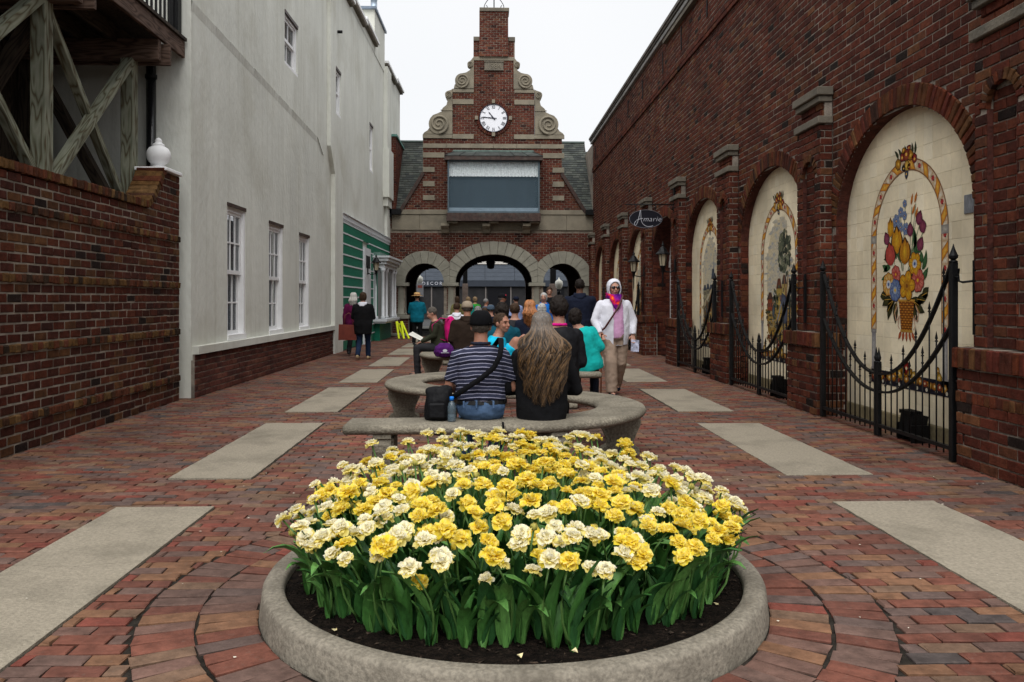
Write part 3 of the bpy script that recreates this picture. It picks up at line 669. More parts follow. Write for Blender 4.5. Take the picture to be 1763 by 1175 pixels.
    for i in range(-8, 9):
        s = i*hw/8; h_ = .09*max(0, cos(i/9*pi*.5*1.6))*(1 if i % 2 else .6)
        p.disc(s, z0+.01+h_*.4, .042, (GOLD, RED, GOLD2)[i % 3], (.2,.08,.03), 3, 7, wob=.35); p.disc(s, z0+.015+h_*.4, .014, (.7,.6,.4), None, 4, 5)
        p.leaf(s, z0+.02, pi/2+i*.25, .07+h_, .022, GOLD, (.45,.2,.02), 2)
        if i % 2 == 0: p.disc(s+.03, z0-.03, .02, (.6,.56,.46), None, 3.5, 6)
    for s, z, r, c in ((0,.14,.055,RED),(-.06,.10,.05,GOLD),(.06,.10,.05,GOLD),(-.13,.08,.05,GOLD2),(.13,.08,.05,GOLD2),(0,.21,.03,RED),(-.55,.16,.03,GOLD),(.55,.16,.03,GOLD),(-.57,.10,.04,GOLD2),(.57,.10,.04,GOLD2)):
        p.disc(s, z0+z, r, c, tuple(x*.4 for x in c), 4, 8, wob=.3, rim=((.05,.03,.02), .12)); p.disc(s, z0+z, r*.35, (.7,.6,.4), None, 5, 5)
def bouquet(p):
    X = lambda x: (x-322)/330*1.18; Z = lambda y: 2.66-(y-70)*.00203
    Y1, Y2 = (.70,.46,.05), (.50,.24,.02); B1, B2 = (.10,.15,.32), (.30,.36,.46); K1, K2 = (.55,.14,.10), (.42,.08,.07); PU, PU2 = (.20,.04,.10), (.36,.12,.16)
    GR, GR2 = (.05,.12,.05), (.10,.20,.09); DK, DK2 = (.035,.04,.022), (.10,.09,.03)
    for (a, b, c, d) in ((345,560,410,420),(330,600,395,370),(300,600,292,320),(305,600,316,280),(335,600,392,480),(260,600,215,450),(265,600,237,400),(300,600,270,360),(340,560,350,300),(345,560,370,290),(345,560,372,350)):
        p.line([(X(a), Z(b)), (X((a+c)/2)-.01, Z((b+d)/2)), (X(c), Z(d))], .008, GR, 1.5)
    for x, y, a, L in ((250,560,2.4,.2),(270,540,2.0,.22),(355,560,1.0,.30),(362,500,1.2,.22),(375,520,.5,.18),(400,600,.7,.2),(395,640,.2,.16),(225,640,2.6,.15),(235,580,2.9,.15),(395,570,1.1,.12),(290,560,1.7,.2),(215,600,2.,.12)):
        p.leaf(X(x), Z(y), a, L, .035, GR2, GR, 2, .5)
    for x, y, a, L in ((262,735,3.5,.22),(250,745,3.9,.22),(240,735,3.2,.2),(270,750,4.3,.22),(345,735,-.4,.22),(360,745,-.8,.22),(375,735,-.1,.2),(345,755,-1.2,.22),(300,700,2.2,.2),(340,690,.9,.2),(210,720,2.9,.12),(400,720,.3,.14)):
        p.leaf(X(x), Z(y), a, L, .05, DK2, DK, 2.4, .3); p.line([(X(x), Z(y)), (X(x)+L*.7*cos(a), Z(y)+L*.7*sin(a))], .006, (.45,.25,.04), 3)
    for x, y, r in ((268,355,.062),(292,315,.045),(313,278,.035),(318,400,.055),(290,388,.045),(312,335,.04)): p.flower(X(x), Z(y), r, B2, B1, ((.2,.25,.4), B1, GOLD2), 3, 6)
    for x, y, a in ((346,290,1.3),(364,285,1.2),(352,338,1.1),(368,355,1.15)): p.leaf(X(x), Z(y), a, .11, .018, (.62,.28,.04), (.45,.16,.02), 3, 0)
    for x, y, a in ((380,392,1.2),(410,432,1.9),(341,442,1.55),(382,510,1.0),(222,465,2.0)): p.tulip(X(x), Z(y), a, .13, .045, PU2, PU, 3.5)
    p.tulip(X(237), Z(430), 1.62, .18, .045, Y1, Y2, 3.6); p.tulip(X(272), Z(515), 1.6, .25, .085, Y1, Y2, 4.2); p.tulip(X(313), Z(570), 1.55, .24, .085, Y1, (.42,.18,.02), 5)
    p.tulip(X(240), Z(570), 1.75, .22, .085, K1, K2, 4.6)
    p.flower(X(365), Z(570), .10, Y2, Y1, (B2, (.6,.6,.6), B1), 5, 6)
    p.flower(X(265), Z(615), .08, K2, (.65,.28,.22), (K1, K2, Y1), 5, 8); p.flower(X(380), Z(648), .10, K2, (.68,.3,.22), (K1, K2, Y1), 5, 9)
    p.flower(X(225), Z(662), .105, Y2, (.75,.6,.3), (B2, (.7,.7,.7), B1), 6, 9); p.flower(X(262), Z(692), .10, B1, B2, ((.6,.6,.55), B2, Y1), 6.5, 8); p.flower(X(325), Z(672), .13, Y2, Y1, ((.5,.3,.05), (.4,.2,.02), (.3,.12,.02)), 7, 5)
    # basket
    tw, bw = .145, .10; zt, zb = Z(742), Z(888); nz_ = 12
    p.poly([(-tw, zt), (tw, zt), (bw, zb), (-bw, zb)], (.22,.09,.02), (.14,.05,.015), 4)
    for i in range(nz_):
        z = zt+(zb-zt)*(i+.5)/nz_; w_ = tw+(bw-tw)*(i+.5)/nz_
        for j in range(8):
            s = -w_+2*w_*(j+.5)/8; p.poly([(s-w_/9, z-.008), (s+w_/9, z-.008), (s+w_/9, z+.008), (s-w_/9, z+.008)], ((.62,.36,.08) if (i+j) % 2 else (.42,.17,.03)), ((.45,.20,.03) if (i+j) % 2 else (.3,.1,.02)), 5)
    for z, w_ in ((zt, tw+.01), (zb, bw+.012)):
        for j in range(12): p.disc(-w_+2*w_*(j+.5)/12, z, .014, (.75,.5,.14), (.4,.2,.03), 6, 6)
    for j in range(5): p.leaf(-.10+.05*j, zb-.005, -pi/2+(j-2)*.28, .10, .022, (.6,.2,.08), (.3,.08,.04), 5, 0)
    for sd in (-1, 1):
        p.line([(sd*.17, zt-.05), (sd*.22, zt-.12), (sd*.20, zt-.2), (sd*.15, zt-.18), (sd*.17, zt-.14)], .014, (.5,.3,.2), 4); p.line([(sd*.13, zt-.15), (sd*.16, zt-.25), (sd*.13, zt-.28)], .012, (.5,.3,.2), 4)
def landscape(p, kind):
    rnd = random.Random(kind)
    ov = [(.47*cos(2*pi*i/30), 1.62+.80*sin(2*pi*i/30)) for i in range(30)]; p.poly(ov, (.60,.56,.45), (.66,.58,.42), .6)
    def inside(s, z): return (s/.50)**2+((z-1.62)/.84)**2 < 1
    for k in range(150):                             # washed sky and cloud brushwork
        z = rnd.uniform(1.3, 2.42); s = rnd.uniform(-.48, .48); c = rnd.choice([(.50,.51,.50), (.36,.40,.44), (.58,.54,.46), (.26,.31,.38), (.44,.44,.42)])
        if inside(s, z): p.disc(s, z, rnd.uniform(.03, .12), c, (.60,.55,.44), 1+k*.006, 8, rnd.uniform(.012, .045), wob=.35)
    gp = [(-.46+.92*i/12, 1.20+.04*sin(i*1.7)) for i in range(13)]+[(.42-.84*i/10, .80-.05*sin(i*1.1)-.10*sin(pi*i/10)) for i in range(11)]; p.poly(gp, (.52,.38,.14), (.40,.26,.08), 1.9)
    for k in range(150):                             # ground
        z = rnd.uniform(.70, 1.2); s = rnd.uniform(-.46, .46); c = rnd.choice([(.50,.34,.09), (.34,.22,.08), (.55,.44,.24), (.18,.14,.08), (.52,.37,.13), (.12,.13,.08), (.3,.12,.05)])
        p.disc(s, z, rnd.uniform(.02, .10), c, tuple(x*.7 for x in c), 2+k*.006, 8, rnd.uniform(.008, .028), wob=.3)
    for k in range(40):                              # far hedges and roofs
        s = rnd.uniform(-.44, .44); c = rnd.choice([(.10,.12,.08), (.18,.19,.13), (.28,.13,.07), (.22,.22,.20)]); p.disc(s, 1.22+rnd.uniform(0, .12), rnd.uniform(.025, .06), c, tuple(x*.6 for x in c), 3+k*.004, 7, wob=.35)
    def house(s, z, w_, h_, c, roof, r_):
        p.poly([(s-w_/2, z), (s+w_/2, z), (s+w_/2, z+h_), (s-w_/2, z+h_)], c, tuple(x*.7 for x in c), 3.2, rim=((.06,.04,.03), .04))
        p.poly([(s-w_/2-.01, z+h_), (s+w_/2+.01, z+h_), (s+w_/4, z+h_+r_), (s-w_/4, z+h_+r_)], roof, tuple(x*.6 for x in roof), 3.6)
        for i in range(2):
            for j in range(max(1, int(h_/.12))): p.poly([(s-w_*.3+i*w_*.4, z+.05+j*.12), (s-w_*.3+i*w_*.4+w_*.18, z+.05+j*.12), (s-w_*.3+i*w_*.4+w_*.18, z+.11+j*.12), (s-w_*.3+i*w_*.4, z+.11+j*.12)], (.10,.09,.09), None, 4)
    if kind == 2:
        house(-.33, 1.15, .20, .16, (.42,.14,.07), (.18,.10,.08), .1); house(.02, 1.12, .20, .34, (.60,.46,.16), (.25,.11,.07), .14); house(.22, 1.12, .18, .40, (.62,.50,.22), (.16,.12,.12), .12)
        p.line([(.30, 1.0), (.27, 1.35), (.20, 1.65)], .05, (.20,.10,.05), 4.5, .03); p.line([(.28, 1.3), (.36, 1.65)], .03, (.22,.11,.05), 4.5)
        for k in range(110):
            a = rnd.uniform(0, 6.3); r = sqrt(rnd.random()); c = rnd.choice([(.12,.14,.10), (.22,.24,.17), (.34,.35,.25), (.08,.09,.07), (.28,.29,.2)])
            p.disc(.22+.22*r*cos(a), 1.95+.34*r*sin(a), rnd.uniform(.02, .055), c, tuple(x*.6 for x in c), 5+k*.01, 7, wob=.3)
        for k in range(30): p.disc(-.12+rnd.gauss(0, .07), 1.28+rnd.gauss(0, .08), .03, rnd.choice([(.16,.18,.12), (.26,.27,.18)]), (.12,.13,.09), 4, 6, wob=.3)
        p.poly([(.16, .98), (.33, .98), (.34, 1.18), (.26, 1.36), (.14, 1.40), (.06, 1.30), (.14, 1.20)], (.20,.22,.28), (.10,.11,.15), 7); p.disc(.08, 1.33, .045, (.32,.22,.18), (.18,.12,.12), 7.5, 8)
        p.line([(.10, 1.25), (.02, 1.10), (-.04, 1.02)], .035, (.24,.25,.30), 7.2); p.disc(-.20, 1.14, .05, (.16,.20,.24), (.10,.12,.12), 6, 7, .10); p.disc(-.20, 1.26, .025, (.35,.22,.16), None, 6.4, 6)
        for k in range(50): p.disc(rnd.uniform(-.35, .30), rnd.uniform(.84, 1.02), rnd.uniform(.01, .03), rnd.choice([(.60,.55,.45), (.25,.25,.24), (.5,.38,.16)]), (.2,.16,.1), 6+k*.01, 6)
    else:
        off = {3: 0, 4: .05, 5: -.05, 6: 0}[kind]
        for i in range(4): house(-.34+.2*i+off, 1.10+.02*(i % 2), .19, .38+.12*((i*kind) % 3), rnd.choice([(.55,.42,.16), (.50,.34,.12), (.38,.20,.09), (.45,.42,.3)]), (.12,.14,.18), .10)
        p.poly([(.08+off, 1.68), (.30+off, 1.68), (.24+off, 1.86), (.14+off, 1.86)], (.14,.17,.22), (.08,.09,.12), 5); p.line([(.24+off, 1.8), (.24+off, 2.15)], .05, (.16,.2,.26), 5, .01)
        for k in range(34):
            s = rnd.uniform(-.42, .42); z = rnd.uniform(.95, 1.25); c = rnd.choice([(.10,.09,.09), (.25,.15,.08), (.5,.38,.2), (.18,.22,.26)]); p.disc(s, z, .03, c, tuple(x*.6 for x in c), 6+k*.02, 6, rnd.uniform(.04, .09))
        p.poly([(-.40+off, 1.25), (.10+off, 1.52), (.12+off, 1.46), (-.38+off, 1.15)], (.60,.56,.45), (.45,.38,.25), 5.5)
MLAB = ['cream tile mural of a flower basket, nearest of the arched murals', 'cream tile mural of a tall tree and bending figure, second arch from the front',
        'cream tile mural of a steepled town square, third arch, just before the brown door', None, 'narrow looking tile mural in the first arch beyond the brown door',
        'tile mural in the second arch beyond the brown door', 'farthest tile mural, beside the clock gable']
for i, c in enumerate(CS):
    if i == 3: continue
    mu = empty('tile_mural', (TILEX, c, 0), 0, MLAB[i], 'mural', 'arched tile murals')
    g = MB(); g.box(TILEX+.004, TILEX+.05, c-HW-.02, c+HW+.02, .15, SPR+RISE+.05); g.build('grout_bed', m_grout, mu)
    g = MB(); g.box(TILEX-.01, TILEX+.05, c-HW, c+HW, 0, .16, bev=.006); g.build('base_stone', m_base, mu)
    B = Bricks(); T = .1515; z = .165
    while z < SPR+RISE:
        t = (z+.02-SPR)/RISE; hw = HW if t < 0 else HW*sqrt(max(0, 1-t*t)); n = math.ceil((hw+.02)/T)
        for k in range(-n, n): B.b.append((Vector((TILEX+random.uniform(-.0006, .0006), c+(k+.5)*T, z+T/2)), YU, ZU, (NX+YU*random.gauss(0, .002)+ZU*random.gauss(0, .002)).normalized(), T/2-.0009, T/2-.0009, .008, 1.))
        z += T
    B.emit(mu, m_tile, 'tile', 300 if i == 0 else (150 if i == 1 else 0), bev=.0012, rest='tile', jitcorner=.0)
    p = Paint(c, TILEX-.0016); border(p); bouquet(p) if i == 0 else landscape(p, {1: 2, 2: 3, 4: 4, 5: 5, 6: 6}[i])
    p.mb.build('painted_decoration', m_paint, mu)['kind'] = 'stuff'
pl = MB(); pl.box(TILEX-.012, TILEX-.002, 6.49, 6.78, 2.03, 2.19, bev=.002); tag(pl.build('metal_patch', mat('zinc_patch', (.22,.23,.25), .5, .3, 14, stretch=(1, 3, 1), metal=.3)), 'grey metal patch let into the edge of the flower basket mural', 'patch')
# ================================================================ gates
def gate(cy, lab, hx=3.745, hw=1.255):
    g0 = empty('iron_gate', (hx, cy, 0), 0, lab, 'gate', 'black wrought iron gates before the murals')
    def post(y, top, w_=.052, fs=1.):
        s = MB(); s.box(hx-w_/2, hx+w_/2, y-w_/2, y+w_/2, .01, top, bev=.004); s.lathe([(w_*.62, 0), (w_*.62, .012), (w_*.35, .02)], (hx, y, top), 10); o = s.build('post', m_iron, g0)
        s = MB(); s.lathe([(w_*.25, .018), (w_*.62*fs, .035), (w_*.70*fs, .055), (w_*.5*fs, .075), (w_*.22, .115), (.002, .15)], (hx, y, top), 10, smooth=False); s.build('finial', m_iron, o)
    post(cy-hw, 1.60); post(cy+hw, 1.60); post(cy-.026, .70, .038, .8); post(cy+.026, .70, .038, .8)
    up = lambda t: .60+.98*abs(t)**2.0; lo = lambda t: .43+.66*abs(t)**2.0
    for sd in (-1, 1):
        for fn, nm in ((up, 'curved_rail'), (lo, 'curved_rail')):
            s = MB(); P = [(hx, cy+sd*(.045+(hw-.075)*k/18), fn(k/18)) for k in range(19)]
            for a, b in zip(P, P[1:]):
                d = (Vector(b)-Vector(a)).normalized()*.004; s.bar(Vector(a)-d, Vector(b)+d, .034, .020, up=(0, -d.z, d.y) if abs(d.y) > 1e-6 else (0, 1, 0))
            s.build(nm, m_iron, g0)
        s = MB(); s.box(hx-.019, hx+.019, min(cy+sd*.045, cy+sd*(hw-.026)), max(cy+sd*.045, cy+sd*(hw-.026)), .095, .125); s.build('bottom_rail', m_iron, g0)
        n = 10
        for k in range(1, n+1):
            t = k/(n+1); y = cy+sd*(.045+(hw-.075)*t); zt = (up(t)+.13) if k % 2 == 0 or k == n else (lo(t)+(.17 if t < .75 else .13))
            s = MB(); s.tube([(hx, y, .055), (hx, y, zt-.05)], .0075, 6); s.tube([(hx, y, zt-.05), (hx, y, zt-.045), (hx, y, zt-.03), (hx, y, zt-.02), (hx, y, zt+.04)], [.008, .016, .006, .014, .001], 6, smooth=False)
            s.tube([(hx, y, zt-.115), (hx, y, zt-.105), (hx, y, zt-.095)], [.008, .014, .008], 6); s.build('picket', m_iron, g0)
    for z in (1.45, .62):                            # hinge hooks on the near pier
        s = MB(); y = cy-hw; s.box(RX-.23 if z < 1 else RX-.15, (RX-.205 if z < 1 else RX-.125), y-.19, y-.165, z-.42, z+.16); xh = (RX-.22 if z < 1 else RX-.14)
        s.tube([(xh, y-.17, z), (hx, y-.13, z-.01), (hx, y-.075, z), (hx, y-.075, z+.10)], .010, 6); s.tube([(hx, y-.075, z+.03), (hx, y-.02, z+.035)], .008, 6); s.build('hinge_hook', m_iron, g0)
    s = MB(); s.tube([(hx, cy+.02, .03), (hx, cy+.02, .18)], .012, 6); s.build('drop_bolt', m_iron, g0)
gate(7.64, 'black iron gate with swooping rails before the flower basket mural'); gate(11.0, 'black iron gate with swooping rails before the tree and figure mural')
gate(14.4, 'black iron gate with swooping rails before the steepled town mural'); gate(21.0, 'black iron gate before the first mural beyond the brown door'); gate(24.3, 'black iron gate before the second mural beyond the door')
for cy, lab in ((7.35, 'small black floodlight on the ground behind the nearest gate'), (10.75, 'small black floodlight on the ground behind the second gate'), (14.2, 'small black floodlight on the ground behind the third gate')):
    e = empty('floodlight', (3.95, cy, 0), 0, lab, 'floodlight', 'floodlights behind the gates')
    s = MB(); s.prism([(0, .05), (.13, .02), (.17, .24), (.03, .27)], (3.86, cy+.13, 0), (1, 0, 0), (0, 0, 1), (0, 1, 0), .22); s.build('lamp_housing', m_iron, e)
    [MB().box(3.86, 4.02, cy+q_, cy+q_+.015, .0, .16).build('bracket', m_iron, e) for q_ in (-.11, .135)]
    s = MB(); [s.box(3.865+.02*k, 3.873+.02*k, cy-.08, cy+.12, .25, .285) for k in range(6)]; s.build('cooling_fin', m_iron, e)
# ================================================================ door in the fourth arch
dr = empty('shop_door', (RX+.40, 17.8, 0), 0, 'brown half glazed door in an olive and white frame under a brick arch', 'door')
DX = RX+.42; c = CS[3]
w = MB(); w.box(DX, DX+.08, c+.10, c+.20, 0, 2.15); w.box(DX, DX+.08, c+HW-.10, c+HW, 0, 2.15); w.box(DX-.03, DX+.06, c-HW, c+HW, 2.06, 2.22, bev=.01); w.box(DX+.01, DX+.07, c+.20, c+HW-.10, 0, .42); w.build('white_frame', m_white, dr)
P = arch_pts(c, HW-.0, SPR, RISE-.0, 28); Q = arch_pts(c, HW-.09, SPR, RISE-.09, 28); w = MB()
for k in range(28): w.prism([P[k], P[k+1], Q[k+1], Q[k]], (DX-.02, 0, 0), YU, ZU, NX, .06)
w.build('arched_frame', m_white, dr)
w = MB(); w.prism(arch_pts(c, HW, SPR, RISE, 28, legs=.0), (DX+.05, 0, 0), YU, ZU, NX, .02); w.build('glazing', m_glass, dr)
m_ol = mat('olive_paint', (.19,.145,.035), .5, .15, 5); m_br_ = mat('brown_paint', (.055,.028,.016), .45, .2, 5); m_cr = mat('cream_paint', (.55,.52,.36), .5, .1, 5)
w = MB(); w.box(DX-.025, DX+.03, c+.02, c+.10, 0, 2.06); w.box(DX-.025, DX+.03, c-.98, c-.90, 0, 2.06); w.box(DX-.024, DX+.03, c-.90, c+.02, 1.98, 2.06); w.build('olive_frame', m_ol, dr)
w = MB(); w.box(DX-.005, DX+.04, c-.90, c+.02, 0, .92); w.box(DX-.005, DX+.04, c-.90, c-.78, .92, 1.98); w.box(DX-.005, DX+.04, c-.10, c+.02, .92, 1.98); w.box(DX-.004, DX+.04, c-.78, c-.10, 1.90, 1.98)
lf = w.build('door_leaf', m_br_, dr)
w = MB()
for k in range(4): y = c-.78+.68*k/3; w.box(DX-.015, DX+.02, y-.014, y+.014, .92, 1.90)
for k in range(5): z = .92+.98*k/4; w.box(DX-.016, DX+.02, c-.79, c-.09, z-.014, z+.014)
w.build('glazing_bar', m_cr, lf)
w = MB(); w.tube([(DX-.02, c-.06, 1.0), (DX-.07, c-.06, 1.0), (DX-.07, c-.14, 1.0)], .012, 8); w.build('handle', m_iron, lf)
# ================================================================ lanterns
m_amber = mat('frosted_lamp_glass', (.42,.36,.25), .35, .1, 5, bump=0, spec=.5)
def lantern(x, y, z, sx, lab, nrm=(-1, 0, 0), k=1.):
    n = Vector(nrm); e = empty('wall_lantern', (x, y, z), 0, lab, 'lantern', 'wall lanterns along the alley')
    b = Vector((x, y, z)); c = b+n*.26*k
    s = MB(); s.box(*sorted((x, x+n.x*.025)), y-.055*k, y+.055*k, z-.16*k, z+.10*k, bev=.004); s.build('back_plate', m_iron, e)
    s = MB(); s.tube([b+Vector((0, 0, -.10*k)), b+n*.10*k+Vector((0, 0, -.16*k)), b+n*.22*k+Vector((0, 0, -.14*k)), c+Vector((0, 0, -.06*k))], .013*k, 8); s.build('bracket_arm', m_iron, e)
    s = MB(); s.lathe([(.002, -.52*k), (.012*k, -.42*k), (.016*k, -.2*k), (.04*k, -.07*k), (.065*k, -.045*k), (.06*k, -.03*k)], c, 8); s.build('tail_spike', m_iron, e)
    s = MB(); s.lathe([(.058*k, -.03*k), (.092*k, .20*k)], c, 6, smooth=False); s.build('glass', m_amber, e)
    s = MB(); s.lathe([(.15*k, .195*k), (.15*k, .21*k), (.10*k, .25*k), (.06*k, .32*k), (.03*k, .35*k), (.02*k, .37*k), (.032*k, .39*k), (.015*k, .42*k), (.002, .47*k)], c, 8, smooth=False)
    for i in range(6): a = 2*pi*i/6; s.bar(c+Vector((.060*k*cos(a), .060*k*sin(a), -.03*k)), c+Vector((.094*k*cos(a), .094*k*sin(a), .2*k)), .010*k)
    s.build('cap_and_cage', m_iron, e)
lantern(RX-.12, 16.22, 2.02, 0, 'black wall lantern on the brick pier just before the brown door'); lantern(RX-.12, 19.42, 2.02, 0, 'black wall lantern on the brick pier just beyond the brown door')
# ================================================================ hanging oval sign
sg = empty('hanging_sign', (RX-.02, 16.15, 3.3), 0, 'black oval hanging sign with white script lettering on an iron bracket', 'sign')
SY = 16.25; scx = RX-.72; scz = 2.93; ea, eb = .335, .185
s = MB(); s.box(RX-.155, RX-.115, SY-.02, SY+.02, 3.05, 3.74); s.build('wall_plate', m_iron, sg)
s = MB(); s.tube([(RX-.14, SY, 3.22), (RX-1.12, SY, 3.22)], .011, 8)
s.tube([(RX-1.12, SY, 3.22), (RX-1.16, SY, 3.235), (RX-1.17, SY, 3.26), (RX-1.14, SY, 3.275)], .008, 6); s.tube([(RX-.14, SY, 3.10), (RX-.22, SY, 3.14), (RX-.24, SY, 3.22)], .008, 6)
s.build('bracket', m_iron, sg)
for dx in (-.2, .2): s = MB(); s.tube([(scx+dx, SY, 3.21), (scx+dx, SY, 3.10)], .010, 6); s.build('hanger', m_iron, sg)
ell = lambda a, b, n=44: [(a*cos(2*pi*i/n), b*sin(2*pi*i/n)) for i in range(n)]
s = MB(); s.prism(ell(ea, eb), (scx, SY-.012, scz), (1, 0, 0), (0, 0, 1), (0, -1, 0), .024); bd = s.build('sign_board', mat('black_sign_enamel', (.008,.008,.014), .3, .1, 3, bump=0), sg)
m_wl = mat('white_lettering', (.50,.51,.56), .5, .02, 3, bump=0)
s = MB(); P = [(scx+ea*.985*cos(t*pi/24), SY-.014, scz+eb*.975*sin(t*pi/24)) for t in range(49)]; s.tube(P, .0055, 5, cap=False, up=(0, 1, 0)); s.build('rim_line', mat('dull_rim_paint', (.13,.13,.15), .5), bd)
def stroke(P, r): s = MB(); s.tube([(scx+a, SY-.016, scz+b) for a, b in P], r, 5, up=(0, 1, 0)); return s
def smooth(P, n=6):
    out = []
    for i in range(len(P)-1):
        p0, p1, p2, p3 = P[max(i-1, 0)], P[i], P[i+1], P[min(i+2, len(P)-1)]
        for k in range(n):
            t = k/n; out.append(tuple(.5*((2*p1[j])+(-p0[j]+p2[j])*t+(2*p0[j]-5*p1[j]+4*p2[j]-p3[j])*t*t+(-p0[j]+3*p1[j]-3*p2[j]+p3[j])*t**3) for j in range(2)))
    return out+[P[-1]]
L_ = MB()
for P in ([(-.20,-.04),(-.235,-.10),(-.21,-.13),(-.17,-.07),(-.135,.06),(-.115,.155),(-.105,.165),(-.10,.05),(-.09,-.04),(-.05,-.11),(.02,-.15),(.10,-.15),(.14,-.135)],
          [(-.19,-.03),(-.13,-.005),(-.08,.005),(-.06,.012)]):
    L_.tube([(scx+a, SY-.016, scz+b) for a, b in smooth(P)], .0052, 5, up=(0, 1, 0))
L_.tube([(scx-.045, SY-.016, scz-.02), (scx-.038, SY-.016, scz-.02)], .006, 5, up=(0, 1, 0))
L_.build('script_letter', m_wl, bd)
put_text('lettering', 'marie', .145, (scx+.125, SY-.014, scz-.005), (1, 0, 0), (0, 0, 1), m_wl, bd, ext=.002, shear=.25, space=1.12, offset=-.002)
# ================================================================ white stucco building (left)
LK = math.atan(.0188); LO = Vector((-3.89, 10.9, 0)); LU = Vector((sin(LK), cos(LK), 0)); LN = Vector((cos(LK), -sin(LK), 0))
def LP(u, z, w=0): return LO+LU*u+ZU*z+LN*w
def lbox(mb, u0, u1, z0, z1, w0, w1, mi=0):
    P = [LP(u, z, w) for z in (z0, z1) for u, w in ((u0, w0), (u1, w0), (u1, w1), (u0, w1))]
    mb.add(P, [(0, 3, 2, 1), (4, 5, 6, 7), (0, 1, 5, 4), (1, 2, 6, 5), (2, 3, 7, 6), (3, 0, 4, 7)], mi); return mb
wb = empty('stucco_building', (-6, 20, 0), 0, 'tall cream stucco building on the left with white sash windows and brick plinth', 'building')
WIN = [(1.42, 2.30, .72, 2.72), (3.62, 4.55, .71, 2.66), (5.78, 6.66, .70, 2.63)]; UPW = [(4.68, 5.68, 5.80, 6.80), (9.42, 10.12, 5.95, 7.10), (14.70, 15.40, 5.35, 6.85)]
def wsolid(v, U0=0., U1=22.4):
    I = [(U0, U1)]
    for a, b, z0, z1 in WIN+UPW:
        if z0 < v < z1: I = cut(I, a, b)
    return I
ridge = lambda u: 5.28-.045*u
w = MB(); sheet(w, LO, LU, ZU, LN, 0, 22.4, 0, 9.35, wsolid, row=.05, w=0)
for a, b, z0, z1 in WIN+UPW:                    # reveals
    d = -.14
    for q in ([LP(a, z0), LP(a, z1), LP(a, z1, d), LP(a, z0, d)], [LP(b, z0), LP(b, z1), LP(b, z1, d), LP(b, z0, d)], [LP(a, z1), LP(b, z1), LP(b, z1, d), LP(a, z1, d)], [LP(a, z0), LP(b, z0), LP(b, z0, d), LP(a, z0, d)]): w.add(q, [(0, 1, 2, 3)])
w.add([LP(0, 0), LP(0, 9.35), LP(0, 9.35)+Vector((-6, 0, 0)), LP(0, 0)+Vector((-6, 0, 0))], [(0, 1, 2, 3)])      # front face
w.add([LP(22.4, 0), LP(22.4, 9.75), LP(22.4, 9.75, -6), LP(22.4, 0, -6)], [(0, 1, 2, 3)])
w.add([LP(0, 9.3), LP(22.4, 9.3), LP(22.4, 9.3, -6), LP(0, 9.3, -6)], [(0, 1, 2, 3)])
for u0, u1, z in ((11.2, 13.3, 9.50), (13.3, 18.9, 9.62), (18.9, 22.4, 9.75)): lbox(w, u0, u1, 9.3, z, -.3, 0)
w.build('stucco_wall', m_stucco, wb)
w = MB()
for k in range(24):
    u0, u1 = 7.36*k/24, 7.36*(k+1)/24; a, b = ridge(u0), ridge(u1); j = random.uniform(.8, 1.2)
    w.add([LP(u0, a, .002), LP(u1, b, .002), LP(u1, b-.02, .022*j), LP(u0, a-.02, .022*j), LP(u0, a-.14, .001), LP(u1, b-.14, .001)], [(0, 1, 2, 3), (3, 2, 5, 4)])
for k in range(6):
    u0, u1 = 7.36+.6*k/6, 7.36+.6*(k+1)/6; w.add([LP(u0, 4.95-.3*k/6, .003), LP(u1, 4.95-.3*(k+1)/6, .003), LP(u1, 4.93-.3*(k+1)/6, .025), LP(u0, 4.93-.3*k/6, .025)], [(0, 1, 2, 3)])
w.build('old_roof_line', m_stucco, wb)
w = MB(); lbox(w, 8.45, 9.05, 4.95, 9.35, .001, .09); w.add([LP(8.45, 4.95, .09), LP(9.05, 4.95, .09), LP(9.9, 4.35, .10), LP(8.9, 4.35, .10), LP(8.45, 4.95, 0), LP(9.05, 4.95, 0), LP(9.9, 4.35, 0), LP(8.9, 4.35, 0)], [(0, 1, 2, 3), (0, 3, 7, 4), (1, 5, 6, 2), (4, 5, 1, 0), (3, 2, 6, 7)])
lbox(w, 8.9, 9.9, 0, 4.35, .001, .10); w.build('buttress', m_stucco, wb)
w = MB()
for z0, z1, u0, ww in ((3.5, 4.6, 18.0, .10), (4.6, 4.9, 17.7, .16), (4.9, 6.6, 17.6, .22), (6.6, 9.5, 17.75, .14)): lbox(w, u0, 18.75, z0, z1, .001, ww)
w.build('chimney_breast', m_stucco, wb)
w = MB(); lbox(w, 15.6, 17.9, 9.3, 10.72, -1.3, .02); ch = w.build('chimney', m_stucco, wb)
w = MB(); lbox(w, 15.5, 18.0, 10.72, 10.80, -1.4, .08); w.build('chimney_cap', mat('lead_cap', (.16,.20,.26), .5, .2, 5), ch)
w = MB(); c = LP(17.2, 10.8, -.25); w.tube([c, c+Vector((0, 0, .85))], .11, 12); w.tube([c+Vector((0, 0, .42)), c+Vector((0, 0, .47))], .15, 12); w.build('flue_pipe', mat('galvanised', (.35,.42,.5), .4, .2, 8, metal=.4), ch)
w = MB(); c = c+Vector((0, 0, .86)); w.lathe([(.16, 0), (.21, .03), (.21, .10), (.12, .16), (.01, .17)], c, 12); w.build('flue_cowl', m_iron, ch)
